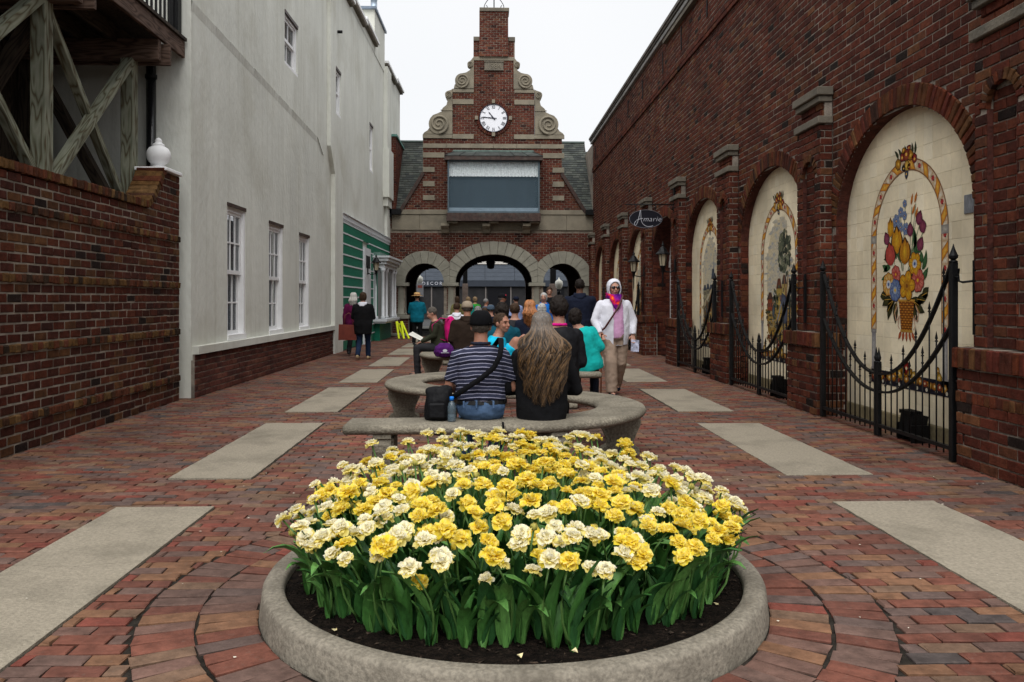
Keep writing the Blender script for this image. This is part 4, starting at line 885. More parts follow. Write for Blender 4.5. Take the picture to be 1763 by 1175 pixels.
for u0, u1, z in ((7.0, 11.2, 9.35), (11.2, 13.3, 9.50), (13.3, 15.6, 9.62), (17.9, 20.4, 9.66), (20.4, 22.4, 9.78)):
    w = MB(); lbox(w, u0, u1+.2, z, z+.08, -.4, .16); w.build('coping_board', m_white, wb); w = MB(); lbox(w, u0, u1+.2, z-.06, z-.002, -.3, .10); w.build('coping_trim', m_limed, wb)
w = MB(); lbox(w, 0.02, 8.9, .58, .685, 0, .10); lbox(w, 0.0, 8.9, .50, .58, 0, .02); w.build('plinth_sill', m_stucco, wb)
Pb = Bricks(); Pb.field(LO+LN*.055, LU, ZU, LN, .0, 8.9, 0, .575, L=.214, H=.0822, joint=.015, depth=.05, jit=.002, tilt=.004)
Pb.emit(wb, m_pl, 'brick', 300, bev=.005, jitcorner=.002)
w = MB(); lbox(w, .004, 8.9, 0, .578, 0, .045); w.build('plinth_core', m_mortd, wb)
m_curt = mat('lace_curtain', (.42,.45,.48), .9, .35, 25, bump=.2, bscale=60, stretch=(1, 1, .25))
def sash(a, b, z0, z1, cols, rows, w0, par, low=False, fr=.045):
    s = MB(); lbox(s, a, a+fr, z0, z1, w0-.04, w0); lbox(s, b-fr, b, z0, z1, w0-.04, w0); lbox(s, a+fr, b-fr, z0, z0+fr*1.3, w0-.04, w0); lbox(s, a+fr, b-fr, z1-fr, z1, w0-.04, w0)
    f = s.build('sash_frame', m_white, par); s = MB(); A, Bq, C, D = a+fr, b-fr, z0+fr*1.3, z1-fr
    for k in range(1, cols): u = A+(Bq-A)*k/cols; lbox(s, u-.012, u+.012, C, D, w0-.03, w0-.004)
    for k in range(1, rows): z = C+(D-C)*k/rows; lbox(s, A, Bq, z-.012, z+.012, w0-.031, w0-.005)
    s.build('glazing_bar', m_white, f)
    for i in range(cols):
        for j in range(rows):
            s = MB(); lbox(s, A+(Bq-A)*i/cols+.01, A+(Bq-A)*(i+1)/cols-.01, C+(D-C)*j/rows+.01, C+(D-C)*(j+1)/rows-.01, w0-.026, w0-.020); s.build('pane', m_clear, f)
m_clear = glass_mat('old_window_glass', (.05,.06,.075), .06, .42, .5)
for i, (a, b, z0, z1) in enumerate(WIN):
    w = MB(); lbox(w, a, a+.05, z0, z1, -.14, -.01); lbox(w, b-.07, b, z0, z1, -.14, -.005); lbox(w, a+.05, b-.07, z1-.07, z1, -.14, -.03); lbox(w, a, b, z0-.03, z0+.05, -.13, .02)
    wn = w.build('window', m_white, wb); zm = z0+(z1-z0)*.49
    sash(a+.05, b-.07, zm, z1-.07, 3, 2, -.05, wn); sash(a+.05, b-.07, z0+.05, zm+.04, 3, 2, -.095, wn)
    w = MB(); V = []
    for k in range(31):
        u = a+.05+(b-a-.12)*k/30; V += [LP(u, z0+.02, -.20+.012*sin(k*1.9)), LP(u, zm+.1, -.20+.012*sin(k*1.9))]
    w.add(V, [(2*k, 2*k+2, 2*k+3, 2*k+1) for k in range(30) if not (11 < k < 14)]); w.build('curtain', m_curt, wn)
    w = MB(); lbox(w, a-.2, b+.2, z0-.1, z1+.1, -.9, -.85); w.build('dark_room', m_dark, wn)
    w = MB(); lbox(w, a, b, z1-.004, z1+.05, -.02, .016); w.build('lintel_edge', m_copper, wn)
for i, (a, b, z0, z1) in enumerate(UPW):
    w = MB(); lbox(w, a, a+.05, z0, z1, -.12, -.03); lbox(w, b-.07, b, z0, z1, -.12, -.03); lbox(w, a+.05, b-.07, z1-.07, z1, -.12, -.03); lbox(w, a, b, z0, z0+.05, -.12, .0)
    wn = w.build('window', m_white, wb); zm = (z0+z1)/2
    sash(a+.05, b-.07, zm, z1-.07, 2, 1, -.06, wn); sash(a+.05, b-.07, z0+.05, zm+.03, 2, 1, -.09, wn)
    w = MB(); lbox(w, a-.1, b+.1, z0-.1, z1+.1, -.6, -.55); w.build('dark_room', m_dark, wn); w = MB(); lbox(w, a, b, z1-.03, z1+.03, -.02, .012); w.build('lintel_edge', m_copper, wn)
w = MB(); w.tube([LP(9.7, 8.05, 0), LP(9.7, 8.05, .12)], .04, 8); w.build('vent_pipe', m_iron, wb)
# green boarded shop front
m_green = mat('green_board_paint', (.004,.15,.088), .55, .12, 4, bump=.1, bscale=20, stretch=(1, 1, 6), stain=((.01,.07,.045), 2.5, .6, .5))
m_whg = mat('white_board_paint', (.62,.64,.66), .55, .06, 5)
gs = empty('green_shopfront', (-3.75, 25, 0), 0, 'green boarded shop front with white strips low on the stucco building', 'shop front')
GU0, GU1, GZ = 9.9, 18.85, 3.45; z = 0; k = 0
PN = (13.0, 14.15)
while z < GZ-.12:
    z1 = min(z+.275, GZ-.10)
    for a, b in ([(GU0, PN[0]), (PN[1], GU1)] if z < 2.75 else [(GU0, GU1)]):
        w = MB(); lbox(w, a, b, z+.02, z1-.018, .0, .075+random.uniform(0, .004)); w.build('plank', m_green, gs)
        w = MB(); lbox(w, a, b, z1-.018, z1+.020, .0, .088); w.build('white_strip', m_whg, gs)
    z += .275
w = MB(); lbox(w, GU0, GU1+.1, GZ-.08, GZ+.06, 0, .10); lbox(w, GU0, GU1+.1, GZ+.06, GZ+.08, 0, .13); w.build('top_board', m_whg, gs)
w = MB(); lbox(w, PN[0], PN[1], 0, 2.85, 0, .13); pn = w.build('white_panel', m_whg, gs); w = MB(); lbox(w, PN[0]+.25, PN[1]-.15, 2.25, 2.62, .131, .134); w.build('dark_slot', m_dark, pn)
bw = empty('bay_window', (-3.4, 27.2, 0), 0, 'white bay window with columns and a moulded cornice beside the green boards', 'bay window')
BU0, BU1, BD = 15.0, 18.0, .42
for z0, z1, ov in ((.62, .70, .10), (.56, .62, .05), (2.32, 2.44, .02), (2.44, 2.54, .08), (2.54, 2.64, .15), (2.64, 2.70, .20)):
    w = MB(); lbox(w, BU0-ov, BU1+ov, z0, z1, 0, BD+ov); w.build('moulding' if z0 > 1 else 'sill', m_whg, bw)
w = MB(); lbox(w, BU0-.05, BU1+.05, 2.70, 2.82, 0, .3); w.build('roof', mat('verdigris', (.12,.2,.17), .7, .2, 5), bw)
for u, wd in ((BU0, 0), (BU0+.02, .2), (BU0+.75, BD), (BU0, BD), (BU1-.1, BD), (BU1-.75, BD)):
    w = MB(); c = LP(u+.05, 0, max(.05, wd-.05)); w.lathe([(.07, .70), (.07, .78), (.05, .80), (.05, 2.18), (.075, 2.22), (.09, 2.32)], c, 10); w.build('column', m_whg, bw)
w = MB(); lbox(w, BU0+.1, BU1-.1, .70, 2.32, BD-.08, BD-.06); lbox(w, BU0+.06, BU0+.08, .70, 2.32, .0, BD-.08); w.build('glass', glass_mat('bay_glass', (.16,.155,.15), .25), bw)
w = MB(); lbox(w, BU0+.03, BU0+.05, .70, 2.32, .12, .20); lbox(w, BU0+.03, BU0+.05, .70, 2.32, .34, .38); w.build('green_strip', m_green, bw)
w = MB(); lbox(w, BU0+.2, BU1-.2, 0, .56, 0, .25); w.build('dark_base', m_green, bw)
LPt = LP(13.5, 2.28, .13); lantern(LPt.x, LPt.y, 2.22, 0, 'black wall lantern on the white panel between the green boards', nrm=(1, 0, 0))
yb = empty('yellow_stand', (-2.98, 26.6, 0), 0, 'folded bright yellow stand leaning under the white bay window', 'stand')
m_yel = mat('fluorescent_yellow', (.62,.72,.01), .5, .05, 5, bump=0); c = LP(16.4, 0, .62)
for du, dw in ((0, -.05), (.5, .12)):
    for s_ in (0, .16):
        w = MB(); w.bar(c+LU*du*.3+Vector((s_, 0, .58)), c+Vector((s_+.16+dw, -.2, .02)), .06, .03); w.build('leg', m_yel, yb)
w = MB(); w.bar(c+Vector((0, 0, .5)), c+Vector((.2, 0, .5)), .05, .05); w.build('hinge_bar', m_yel, yb)
# ================================================================ timber deck behind the garden wall
m_pine = mat('treated_pine', (.22,.26,.18), .85, .25, 5, 8, bump=.3, bscale=30, stretch=(1, 1, 1), stain=((.12,.09,.05), 2.2, .5, .6))
def wood(name, c1, c2, c3):
    m = bpy.data.materials.new(name); m.use_nodes = True; t = m.node_tree; L = t.links; b = t.nodes['Principled BSDF']; b.inputs['Roughness'].default_value = .85; b.inputs['Specular IOR Level'].default_value = .2
    tc = _n(t, 'ShaderNodeTexCoord'); mp = _n(t, 'ShaderNodeMapping'); mp.inputs['Scale'].default_value = (7, 7, 1.1); L.new(tc.outputs['Object'], mp.inputs[0])
    n0 = _n(t, 'ShaderNodeTexNoise'); n0.inputs['Scale'].default_value = .9; n0.inputs['Detail'].default_value = 2; L.new(mp.outputs[0], n0.inputs['Vector'])
    mu = _n(t, 'ShaderNodeMath', operation='MULTIPLY'); mu.inputs[1].default_value = 11; L.new(n0.outputs['Fac'], mu.inputs[0])
    fr = _n(t, 'ShaderNodeMath', operation='PINGPONG'); fr.inputs[1].default_value = .5; L.new(mu.outputs[0], fr.inputs[0])
    cr = _n(t, 'ShaderNodeValToRGB'); e = cr.color_ramp.elements; e[0].position = .02; e[0].color = (*c1, 1); e[1].position = .25; e[1].color = (*c2, 1); x = e.new(.5); x.color = (*c3, 1); L.new(fr.outputs[0], cr.inputs[0])
    n1 = _n(t, 'ShaderNodeTexNoise'); n1.inputs['Scale'].default_value = 2; n1.inputs['Detail'].default_value = 6; L.new(tc.outputs['Object'], n1.inputs['Vector'])
    r = _n(t, 'ShaderNodeMapRange'); r.inputs['From Min'].default_value = .3; r.inputs['From Max'].default_value = .7; r.inputs['To Min'].default_value = .6; r.inputs['To Max'].default_value = 1.15; L.new(n1.outputs['Fac'], r.inputs[0])
    m2 = _n(t, 'ShaderNodeMix', data_type='RGBA', blend_type='MULTIPLY'); m2.inputs[0].default_value = 1; L.new(cr.outputs[0], m2.inputs[6]); L.new(r.outputs[0], m2.inputs[7]); L.new(m2.outputs[2], b.inputs['Base Color'])
    bp = _n(t, 'ShaderNodeBump'); bp.inputs['Strength'].default_value = .3; bp.inputs['Distance'].default_value = .01; L.new(fr.outputs[0], bp.inputs['Height']); L.new(bp.outputs[0], b.inputs['Normal'])
    return m
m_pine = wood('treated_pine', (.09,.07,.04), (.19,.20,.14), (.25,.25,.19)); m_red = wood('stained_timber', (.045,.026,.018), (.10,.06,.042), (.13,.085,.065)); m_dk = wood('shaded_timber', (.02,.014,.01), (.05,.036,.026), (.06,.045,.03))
td = empty('timber_deck', (-5.5, 8, 0), 0, 'raised timber deck on braced posts behind the left garden wall', 'deck')
def beam(name, a, b, w_, t_, m, up=(0, 0, 1), parent=td):
    """timber modelled along its own z so the grain follows it"""
    a, b = Vector(a), Vector(b); L = (b-a).length; s = MB(); s.box(-w_/2, w_/2, -t_/2, t_/2, 0, L, bev=.006); me = s.mesh(name); me.materials.append(m)
    o = bpy.data.objects.new(name, me); COL.objects.link(o); z = (b-a).normalized(); up = Vector(up); x = up.cross(z)
    if x.length < .01: x = Vector((1, 0, 0))
    x.normalize(); y = z.cross(x); R = Matrix((x, y, z)).transposed().to_4x4(); R.translation = a
    o.parent = parent; o.matrix_parent_inverse = pmat(parent).inverted(); o.matrix_basis = R; return o
PXX = -4.36
for y in (6.15, 8.15, 10.12): beam('post', (PXX, y, 0), (PXX, y, 4.25), .15, .15, m_pine, up=(0, 1, 0))
for y in (6.5, 10.2): beam('post', (-5.6, y, 0), (-5.6, y, 4.25), .19, .19, m_dk, up=(0, 1, 0))
for y0, y1 in ((8.15, 10.12), (6.15, 8.15)):
    beam('brace', (PXX+.02, y0+.10, 2.48 if y0 > 7 else 2.75), (PXX+.02, y1-.04, 4.22 if y0 > 7 else 4.3), .115, .10, m_pine)
    beam('brace', (PXX-.03, y1-.06, 2.42 if y0 > 7 else 2.5), (PXX-.03, y0+.08, 4.25), .10, .08, m_pine)
    beam('brace', (PXX-.0, y0+.08, 4.30), (PXX-1.2, y0+.1, 2.3), .13, .13, m_dk)
beam('brace', (-5.6, 10.35, 4.2), (-4.5, 10.3, 2.2), .13, .13, m_dk)
for y in (6.15, 8.15, 10.10): beam('cross_beam', (-9, y, 4.36), (-3.98, y, 4.36), .09, .26, m_red, up=(0, 0, 1)); beam('cross_beam', (-9, y+.13, 4.34), (-3.90, y+.13, 4.34), .05, .26, m_red)
for k in range(12): beam('joist', (-4.5-k*.4, 4, 4.55), (-4.5-k*.4, 10.85, 4.55), .20, .045, m_dk, up=(1, 0, 0))
beam('fascia_board', (-3.98, 4.0, 4.60), (-3.98, 10.87, 4.60), .22, .045, m_red, up=(1, 0, 0))
for k in range(36): beam('deck_board', (-3.93-k*.145, 3.8, 4.73), (-3.93-k*.145, 10.87, 4.73), .030, .139, m_red, up=(1, 0, 0)) if False else None
for k in range(48): beam('deck_board', (-3.93, 3.9+k*.1455, 4.73), (-9, 3.9+k*.1455, 4.73), .030, .139, m_red, up=(0, 0, 1)) if False else None
s = MB(); s.box(-9.2, -3.93, 3.9, 10.87, 4.71, 4.75); s.build('deck_floor', m_dk, td)
rl = empty('deck_railing', (-4.1, 7.5, 4.75), 0, 'black metal railing on the edge of the timber deck', 'railing')
for k in range(50):
    s = MB(); s.box(-4.075, -4.05, 4.1+k*.135, 4.125+k*.135, 4.76, 5.75); s.build('baluster', m_iron, rl)
for z in (4.80, 5.75): s = MB(); s.box(-4.085, -4.04, 4.0, 10.80, z, z+.04); s.build('rail', m_iron, rl)
s = MB(); s.box(-4.12, -4.0, 10.74, 10.86, 4.76, 6.0); s.build('end_post', m_iron, rl)
dp = empty('downpipe', (-4.36, 10.8, 0), 0, 'black downpipe at the corner of the stucco building beside the white finial', 'pipe')
s = MB(); s.tube([(-4.37, 10.80, .0), (-4.37, 10.80, 4.5)], .062, 12); s.build('pipe', mat('glossy_black_paint', (.01,.01,.011), .2, .2, 10, spec=.5), dp)
for z in (1.4, 2.95, 4.2): s = MB(); s.tube([(-4.37, 10.80, z), (-4.37, 10.80, z+.05)], .075, 12); s.build('pipe_collar', m_iron, dp)
sh = empty('deck_shade_wall', (-5.8, 7, 0), 0, 'dark boarded back wall added to deepen the shade under the timber deck', 'backing')  # added close behind the posts; its dark colour deepens the shade under the deck
for k in range(44):
    s = MB(); s.box(-5.75, -5.71+random.uniform(0, .01), 2.0+k*.2, 2.0+k*.2+.19, 0, 4.4); s.build('board', m_dk, sh)
s = MB(); s.box(-6.1, -5.76, 1.9, 10.85, 0, 7.4); s.build('back_wall', m_dark, sh)  # added dark backing, carried up behind the railing
# ================================================================ gable building at the end of the alley
FY = 29.7
FX = lambda px: -3.52+(px-668)*.021186
FZ = lambda py: .07+(575-py)*.021214
gb = empty('gabled_gatehouse', (.28, 31, 0), 0, 'brick gatehouse with scrolled clock gable over three stone arches, closing the alley', 'gatehouse')
FO = Vector((0, FY, 0)); XU = Vector((1, 0, 0)); FN = Vector((0, -1, 0))
ARCH = [(FX(730.3), .70, .70, .45), (FX(849.3), 1.392, 1.03, .475), (FX(967.7), .70, .70, .45)]; ASP = FZ(487)
MX = [(FX(730.3)+.70+FX(849.3)-1.392)/2, (FX(849.3)+1.392+FX(967.7)-.70)/2]
F0, F1 = -3.52, 3.98
def fout(v):
    if v < 4.52: return [(F0, F1)]
    if v < 5.90: t = (v-4.52)/1.38; return [(-3.05+.79*t, 3.62-.80*t)]
    if v < 7.26: return [(-2.26, 2.82)]
    if v < 8.98: return [(-1.21, 1.81)]
    if v < 10.90: return [(-.42, 1.09)]
    return [(-.21, .85)]
def fsolid(v):
    I = fout(v)
    for c, hw, r, th in ARCH: I = arch_cut(I, v, c, hw, ASP, r)
    return I
def fbrick(v):
    I = fout(v)
    for c, hw, r, th in ARCH: I = arch_cut(I, v, c, hw+(th-.02 if v > ASP else .1), ASP, r+th-.02)
    return I
B = Bricks(); B.field(FO, XU, ZU, FN, F0, F1, .72, 3.75, L=.2145, H=.0868, joint=.014, depth=.03, solid=fbrick, jit=.003)
B.field(FO, XU, ZU, FN, -3.1, 3.7, 4.50, 10.16, L=.2145, H=.0868, joint=.014, depth=.03, solid=fout, jit=.003)
B.field(FO+FN*.10, XU, ZU, FN, -.21, .85, 10.17, 11.82, L=.2145, H=.0868, joint=.014, depth=.05, jit=.003); B.field(FO, XU, ZU, FN, -.42, 1.06, 10.17, 10.80, L=.2145, H=.0868, joint=.014, depth=.03, jit=.003)
pc = [FX(689), FX(774.6), FX(924), FX(1009)]
for x in pc: B.field((0, FY-.02, 0), XU, ZU, FN, x-.29, x+.29, .10, .60, L=.2145, H=.0868, joint=.013, depth=.05, jit=.003)
CX, CZ = FX(848.7), FZ(204.4)
Rr = Bricks(); arch_ring(Rr, FO, XU, ZU, FN, CX, .515, CZ, .515, .12, wid=.075, joint=.01, depth=.1, proud=.05, a0=0, a1=2*pi)
B.emit(gb, m_bf, 'brick', 300, bev=.004, jitcorner=.002); Rr.emit(gb, m_bf, 'clock_surround_brick', 300, bev=.004)
mb = MB(); sheet(mb, FO, XU, ZU, FN, F0, F1, 0, 4.52, fsolid, row=.04, w=-.012); sheet(mb, FO, XU, ZU, FN, -3.1, 3.7, 4.52, 10.92, fout, row=.04, w=-.012)
for x in pc: mb.box(x-.28, x+.28, FY-.01, FY+.5, 0, .62)
mb.box(-.205, .845, FY-.09, FY+.45, 10.17, 11.85); mb.box(-.41, 1.05, FY+.022, FY+.45, 9, 10.85); mb.box(-1.2, 1.77, FY+.024, FY+.45, 7.2, 8.97); mb.box(-2.25, 2.81, FY+.026, FY+.45, 4.5, 7.25)
mb.build('mortar_core', m_mort, gb)
# passage behind the arches
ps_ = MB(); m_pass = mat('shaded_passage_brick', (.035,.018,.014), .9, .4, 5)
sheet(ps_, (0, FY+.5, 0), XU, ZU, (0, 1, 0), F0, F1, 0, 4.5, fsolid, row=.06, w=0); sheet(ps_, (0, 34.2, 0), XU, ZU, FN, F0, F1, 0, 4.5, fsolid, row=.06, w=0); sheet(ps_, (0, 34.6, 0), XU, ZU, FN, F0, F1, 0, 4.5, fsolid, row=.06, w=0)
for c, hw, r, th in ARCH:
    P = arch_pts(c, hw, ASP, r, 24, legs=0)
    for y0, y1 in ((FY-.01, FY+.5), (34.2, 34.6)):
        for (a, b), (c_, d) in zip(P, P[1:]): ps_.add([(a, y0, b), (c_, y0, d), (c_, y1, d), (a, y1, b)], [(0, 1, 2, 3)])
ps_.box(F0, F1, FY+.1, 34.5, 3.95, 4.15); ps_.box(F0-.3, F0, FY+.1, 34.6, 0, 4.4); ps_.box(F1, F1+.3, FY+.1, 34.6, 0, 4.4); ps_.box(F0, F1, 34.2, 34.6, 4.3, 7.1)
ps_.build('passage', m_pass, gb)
# voussoirs
def clipx(poly, x, keep_left):
    out = []
    for i in range(len(poly)):
        p, q = poly[i], poly[(i+1) % len(poly)]; ip = (p[0] <= x) == keep_left; iq = (q[0] <= x) == keep_left
        if ip: out.append(p)
        if ip != iq: t = (x-p[0])/(q[0]-p[0]); out.append((x, p[1]+t*(q[1]-p[1])))
    return out
m_vous = mat('arch_limestone', (.25,.24,.195), .85, .12, 4, 8, bump=.4, bscale=30, stain=((.17,.16,.13), 1.8, .5, .6))
for ai, (c, hw, r, th) in enumerate(ARCH):
    n = 17 if ai == 1 else 11
    for k in range(n):
        a0, a1 = pi*k/n+.006, pi*(k+1)/n-.006; g_ = 5
        poly = [(c-hw*cos(a0+(a1-a0)*i/g_), ASP+r*sin(a0+(a1-a0)*i/g_)) for i in range(g_+1)]+[(c-(hw+th)*cos(a1-(a1-a0)*i/g_), ASP+(r+th)*sin(a1-(a1-a0)*i/g_)) for i in range(g_+1)]
        if ai == 0: poly = clipx(poly, MX[0]-.004, True)
        if ai == 1: poly = clipx(clipx(poly, MX[0]+.004, False), MX[1]-.004, True)
        if ai == 2: poly = clipx(poly, MX[1]+.004, False)
        poly = clipx(clipx(poly, F0-.1, False), F1+.1, True)
        if len(poly) < 3: continue
        s = MB(); s.prism(poly, (0, FY-.05+random.uniform(-.004, .004), 0), XU, ZU, FN, .35); s.build('voussoir', m_vous, gb)
for x in pc:
    s = MB(); s.box(x-.30, x+.30, FY-.10, FY+.5, ASP-.13, ASP-.004, bev=.01); s.build('capital', m_vous, gb)
    cl_ = MB(); cl_.lathe([(.235, .75), (.235, .80), (.20, .84), (.195, 1.2), (.195, ASP-.22), (.21, ASP-.18), (.225, ASP-.135)], (x, FY+.17, 0), 20); cl_.build('column', m_vous, gb)
    s = MB(); s.box(x-.31, x+.31, FY-.08, FY+.5, .62, .75, bev=.01); s.build('column_base', m_vous, gb)
    s = MB(); s.box(x-.40, x+.40, FY-.22, FY+.5, 0.003, .10, bev=.01); s.build('kerb', m_vous, gb)
def fst(name, x0, x1, y0, y1, pr=.03, m=None, dep=.06): s = MB(); s.box(FX(x0), FX(x1), FY-pr, FY-pr+dep, FZ(y1), FZ(y0), bev=.006); return s.build(name, m or m_lime, gb)
# concrete lintel band, in blocks
for a, b in ((674.5, 722), (722.3, 771), (771.3, 848), (848.3, 927), (927.3, 975), (975.3, 1023)): fst('lintel_block', a, b, 370.5, 396.8, .04)
fst('lintel_top', 688, 1008, 362, 370, .07); fst('lead_box', 667, 691, 362, 371, .25, m_iron, .4); fst('lead_box', 1007, 1024, 362, 371, .25, m_iron, .4)
for a, b in ((727.7, 767.7), (768, 808.7), (809, 848.6), (849, 888.7), (889, 929), (929.4, 970.6)): fst('stone_block', a, b, 248.6, 256)
for y0, y1, wd in ((263.7, 272.6, 37), (288.8, 297.4, 20), (312.7, 322, 20), (337, 345.5, 20)): fst('stone_block', 727.5, 727.5+wd, y0, y1); fst('stone_block', 971-wd, 971, y0, y1)
for x0, x1 in ((727.2, 778), (920, 971.2)): fst('stone_block', x0, x1, 232.8, 239.4, .05)
for x0, x1, y0, y1 in ((778.3, 814.6, 232, 240), (884, 919.8, 232, 240), (778.3, 814.6, 172, 180.6), (884.8, 919.8, 172, 180.6), (778.3, 815, 154.6, 160.3), (884.8, 920, 154.6, 160.3)): fst('stone_block', x0, x1, y0, y1)
fst('stone_band', 815, 885, 98.6, 105); s = MB(); s.box(FX(824.7), FX(875.7), FY-.14, FY+.5, FZ(22), FZ(15.6), bev=.01); s.build('tower_cap', m_limed, gb)
for a, b in ((814.5, 825.6), (874.8, 886)): fst('shoulder_cap', a, b, 64.5, 71.5, .04, m_limed, .4)
# scrolled gable stones
def scroll(poly, vols, y=FY-.04):
    s = MB(); P = [(FX(a), FZ(b)) for a, b in poly]
    s.prism(P, (0, y, 0), XU, ZU, FN, .30); o = s.build('scroll_stone', m_lime, gb)
    for cx_, cy_, r, sd in vols:
        s = MB(); x, z = FX(cx_), FZ(cy_); R = r*.0212; s.prism([(x+R*cos(2*pi*i/24), z+R*sin(2*pi*i/24)) for i in range(24)], (0, y-.03, 0), XU, ZU, FN, .30)
        pts = []; rr = []
        for i in range(64):
            t = i/63; a = t*2*pi*2.1; q = R*(.93-.80*t); pts.append((x+sd*q*cos(a-pi/2), y-.045, z+q*sin(a-pi/2))); rr.append(R*(.13-.06*t))
        s.tube(pts, rr, 7, up=(0, 1, 0)); s.build('volute', m_lime, o)
for sd in (1, -1):
    m_ = (lambda p: [(a if sd == 1 else 2*849.2-a, b) for a, b in p]); mv = (lambda v: [((a if sd == 1 else 2*849.2-a), b, r, sd) for a, b, r in v])
    scroll(m_([(728, 232), (730, 229.5), (735.5, 226), (739, 221), (738, 213), (740, 205), (745, 199.5), (753, 196.5), (760, 193), (766, 191.5), (778, 191.5), (778, 232)]), mv([(755, 215, 17.5)]))
    scroll(m_([(759.5, 190.6), (762, 187), (768, 182), (770, 174), (767, 169), (766, 162), (770, 158), (775, 156.5), (778, 155), (778, 190.6)]), mv([(771.5, 164.3, 6)]))
    scroll(m_([(780.5, 153.5), (782, 147), (784.5, 146), (783, 138), (786, 131), (793, 128), (802, 126), (808, 122), (810.5, 117), (806, 113), (806, 108), (810, 105), (813, 101), (815, 99), (815, 153.5)]), mv([(795, 140.3, 12.4), (808.8, 112, 5)]))
    fst('ledge', *((758, 779) if sd == 1 else (919.5, 940.5)), 190.4, 192, .06)
# clock
ck = empty('clock', (CX, FY-.05, CZ), 0, 'round white clock with Roman numerals and black hands in the gable', 'clock')
s = MB(); s.prism(ell(.505, .505, 48), (CX, FY-.050, CZ), XU, ZU, FN, .05); s.build('dial', mat('clock_enamel', (.80,.81,.86), .4, .03, 2, bump=0), ck)
m_cb = mat('clock_black', (.012,.014,.03), .5, .1, 3, bump=0)
s = MB(); P = [(CX+.505*cos(t*pi/32), FY-.06, CZ+.505*sin(t*pi/32)) for t in range(65)]; s.tube(P, .018, 6, cap=False, up=(0, 1, 0)); s.build('rim', m_cb, ck)
NUM = ['XII', 'I', 'II', 'III', 'IIII', 'V', 'VI', 'VII', 'VIII', 'IX', 'X', 'XI']
for h_, n_ in enumerate(NUM):
    a = pi/2-h_*pi/6; rad = Vector((cos(a), 0, sin(a))); tan_ = Vector((sin(a), 0, -cos(a))); c0 = Vector((CX, FY-.053, CZ))+rad*.405; wds = {'I': .034, 'V': .062, 'X': .062}; tot = sum(wds[q] for q in n_); x = -tot/2; s = MB(); hh = .062
    for q in n_:
        wq = wds[q]; m0 = x+wq/2
        def seg(u0, v0, u1, v1, t_): s.bar(c0+tan_*u0+rad*v0, c0+tan_*u1+rad*v1, t_, .006, up=(0, 1, 0))
        if q == 'I': seg(m0, -hh, m0, hh, .017)
        elif q == 'V': seg(m0-.022, hh, m0, -hh, .016); seg(m0+.022, hh, m0, -hh, .008)
        else: seg(m0-.022, hh, m0+.022, -hh, .016); seg(m0+.022, hh, m0-.022, -hh, .008)
        x += wq
    s.build('numeral', m_cb, ck)
def hand(ang, L, w_, tail, y):
    a = radians(90-ang); d = (cos(a), sin(a)); n_ = (-d[1], d[0]); f = lambda t, q: (d[0]*t+n_[0]*q, d[1]*t+n_[1]*q)
    s = MB(); s.prism([f(-tail, -w_*.5), f(-tail*.2, -w_*.6), f(L*.35, -w_*.75), f(L*.55, -w_*.4), f(L*.72, -w_*.8), f(L, 0), f(L*.72, w_*.8), f(L*.55, w_*.4), f(L*.35, w_*.75), f(-tail*.2, w_*.6), f(-tail, w_*.5)], (CX, y, CZ), XU, ZU, FN, .006)
    s.build('hand', m_cb, ck)
hand(322, .30, .030, .10, FY-.062); hand(275.5, .43, .024, .12, FY-.070)
s = MB(); s.prism(ell(.03, .03, 12), (CX, FY-.078, CZ), XU, ZU, FN, .02); s.build('hub', m_cb, ck)
for dx, dz in ((0, .60), (0, -.60), (.62, 0), (-.62, 0)):
    s = MB(); s.box(CX+dx-.06, CX+dx+.06, FY-.11, FY-.01, CZ+dz-.07, CZ+dz+.07, bev=.008); s.build('keystone', m_lime, gb)
# date stone, weather vane
s = MB(); s.box(FX(833), FX(866), FY-.06, FY+.02, FZ(122), FZ(107), bev=.02); ds = s.build('date_stone', m_limed, gb)
put_text('numerals', '1984', .24, (FX(849.5), FY-.065, FZ(115)), (1, 0, 0), (0, 0, 1), m_lime, ds, ext=.012, space=1.15)
for dz in (-.155, .155): s = MB(); s.box(FX(832.5), FX(866.5), FY-.085, FY-.03, FZ(114.5)+dz-.02, FZ(114.5)+dz+.02, bev=.006); s.build('frame_moulding', m_limed, ds)
vn = empty('weather_vane', (FX(849.5), FY+.2, FZ(15.6)), 0, 'curled iron finial rising from the top of the clock gable', 'weather vane')
x0 = FX(849.8); zt = FZ(15.6)
s = MB(); s.tube([(x0, FY+.15, zt-.02), (x0, FY+.15, zt+1.1)], .02, 6); s.build('rod', m_iron, vn)
for sd in (-1, 1):
    P = [(.04, .50), (.14, .46), (.24, .36), (.33, .22), (.36, .12), (.33, .06), (.27, .07), (.25, .13), (.29, .18)]; s = MB(); s.tube([(x0+sd*a, FY+.15, zt+b-.0) for a, b in smooth(P, 4)], .013, 6, up=(0, 1, 0)); s.build('curl', m_iron, vn)
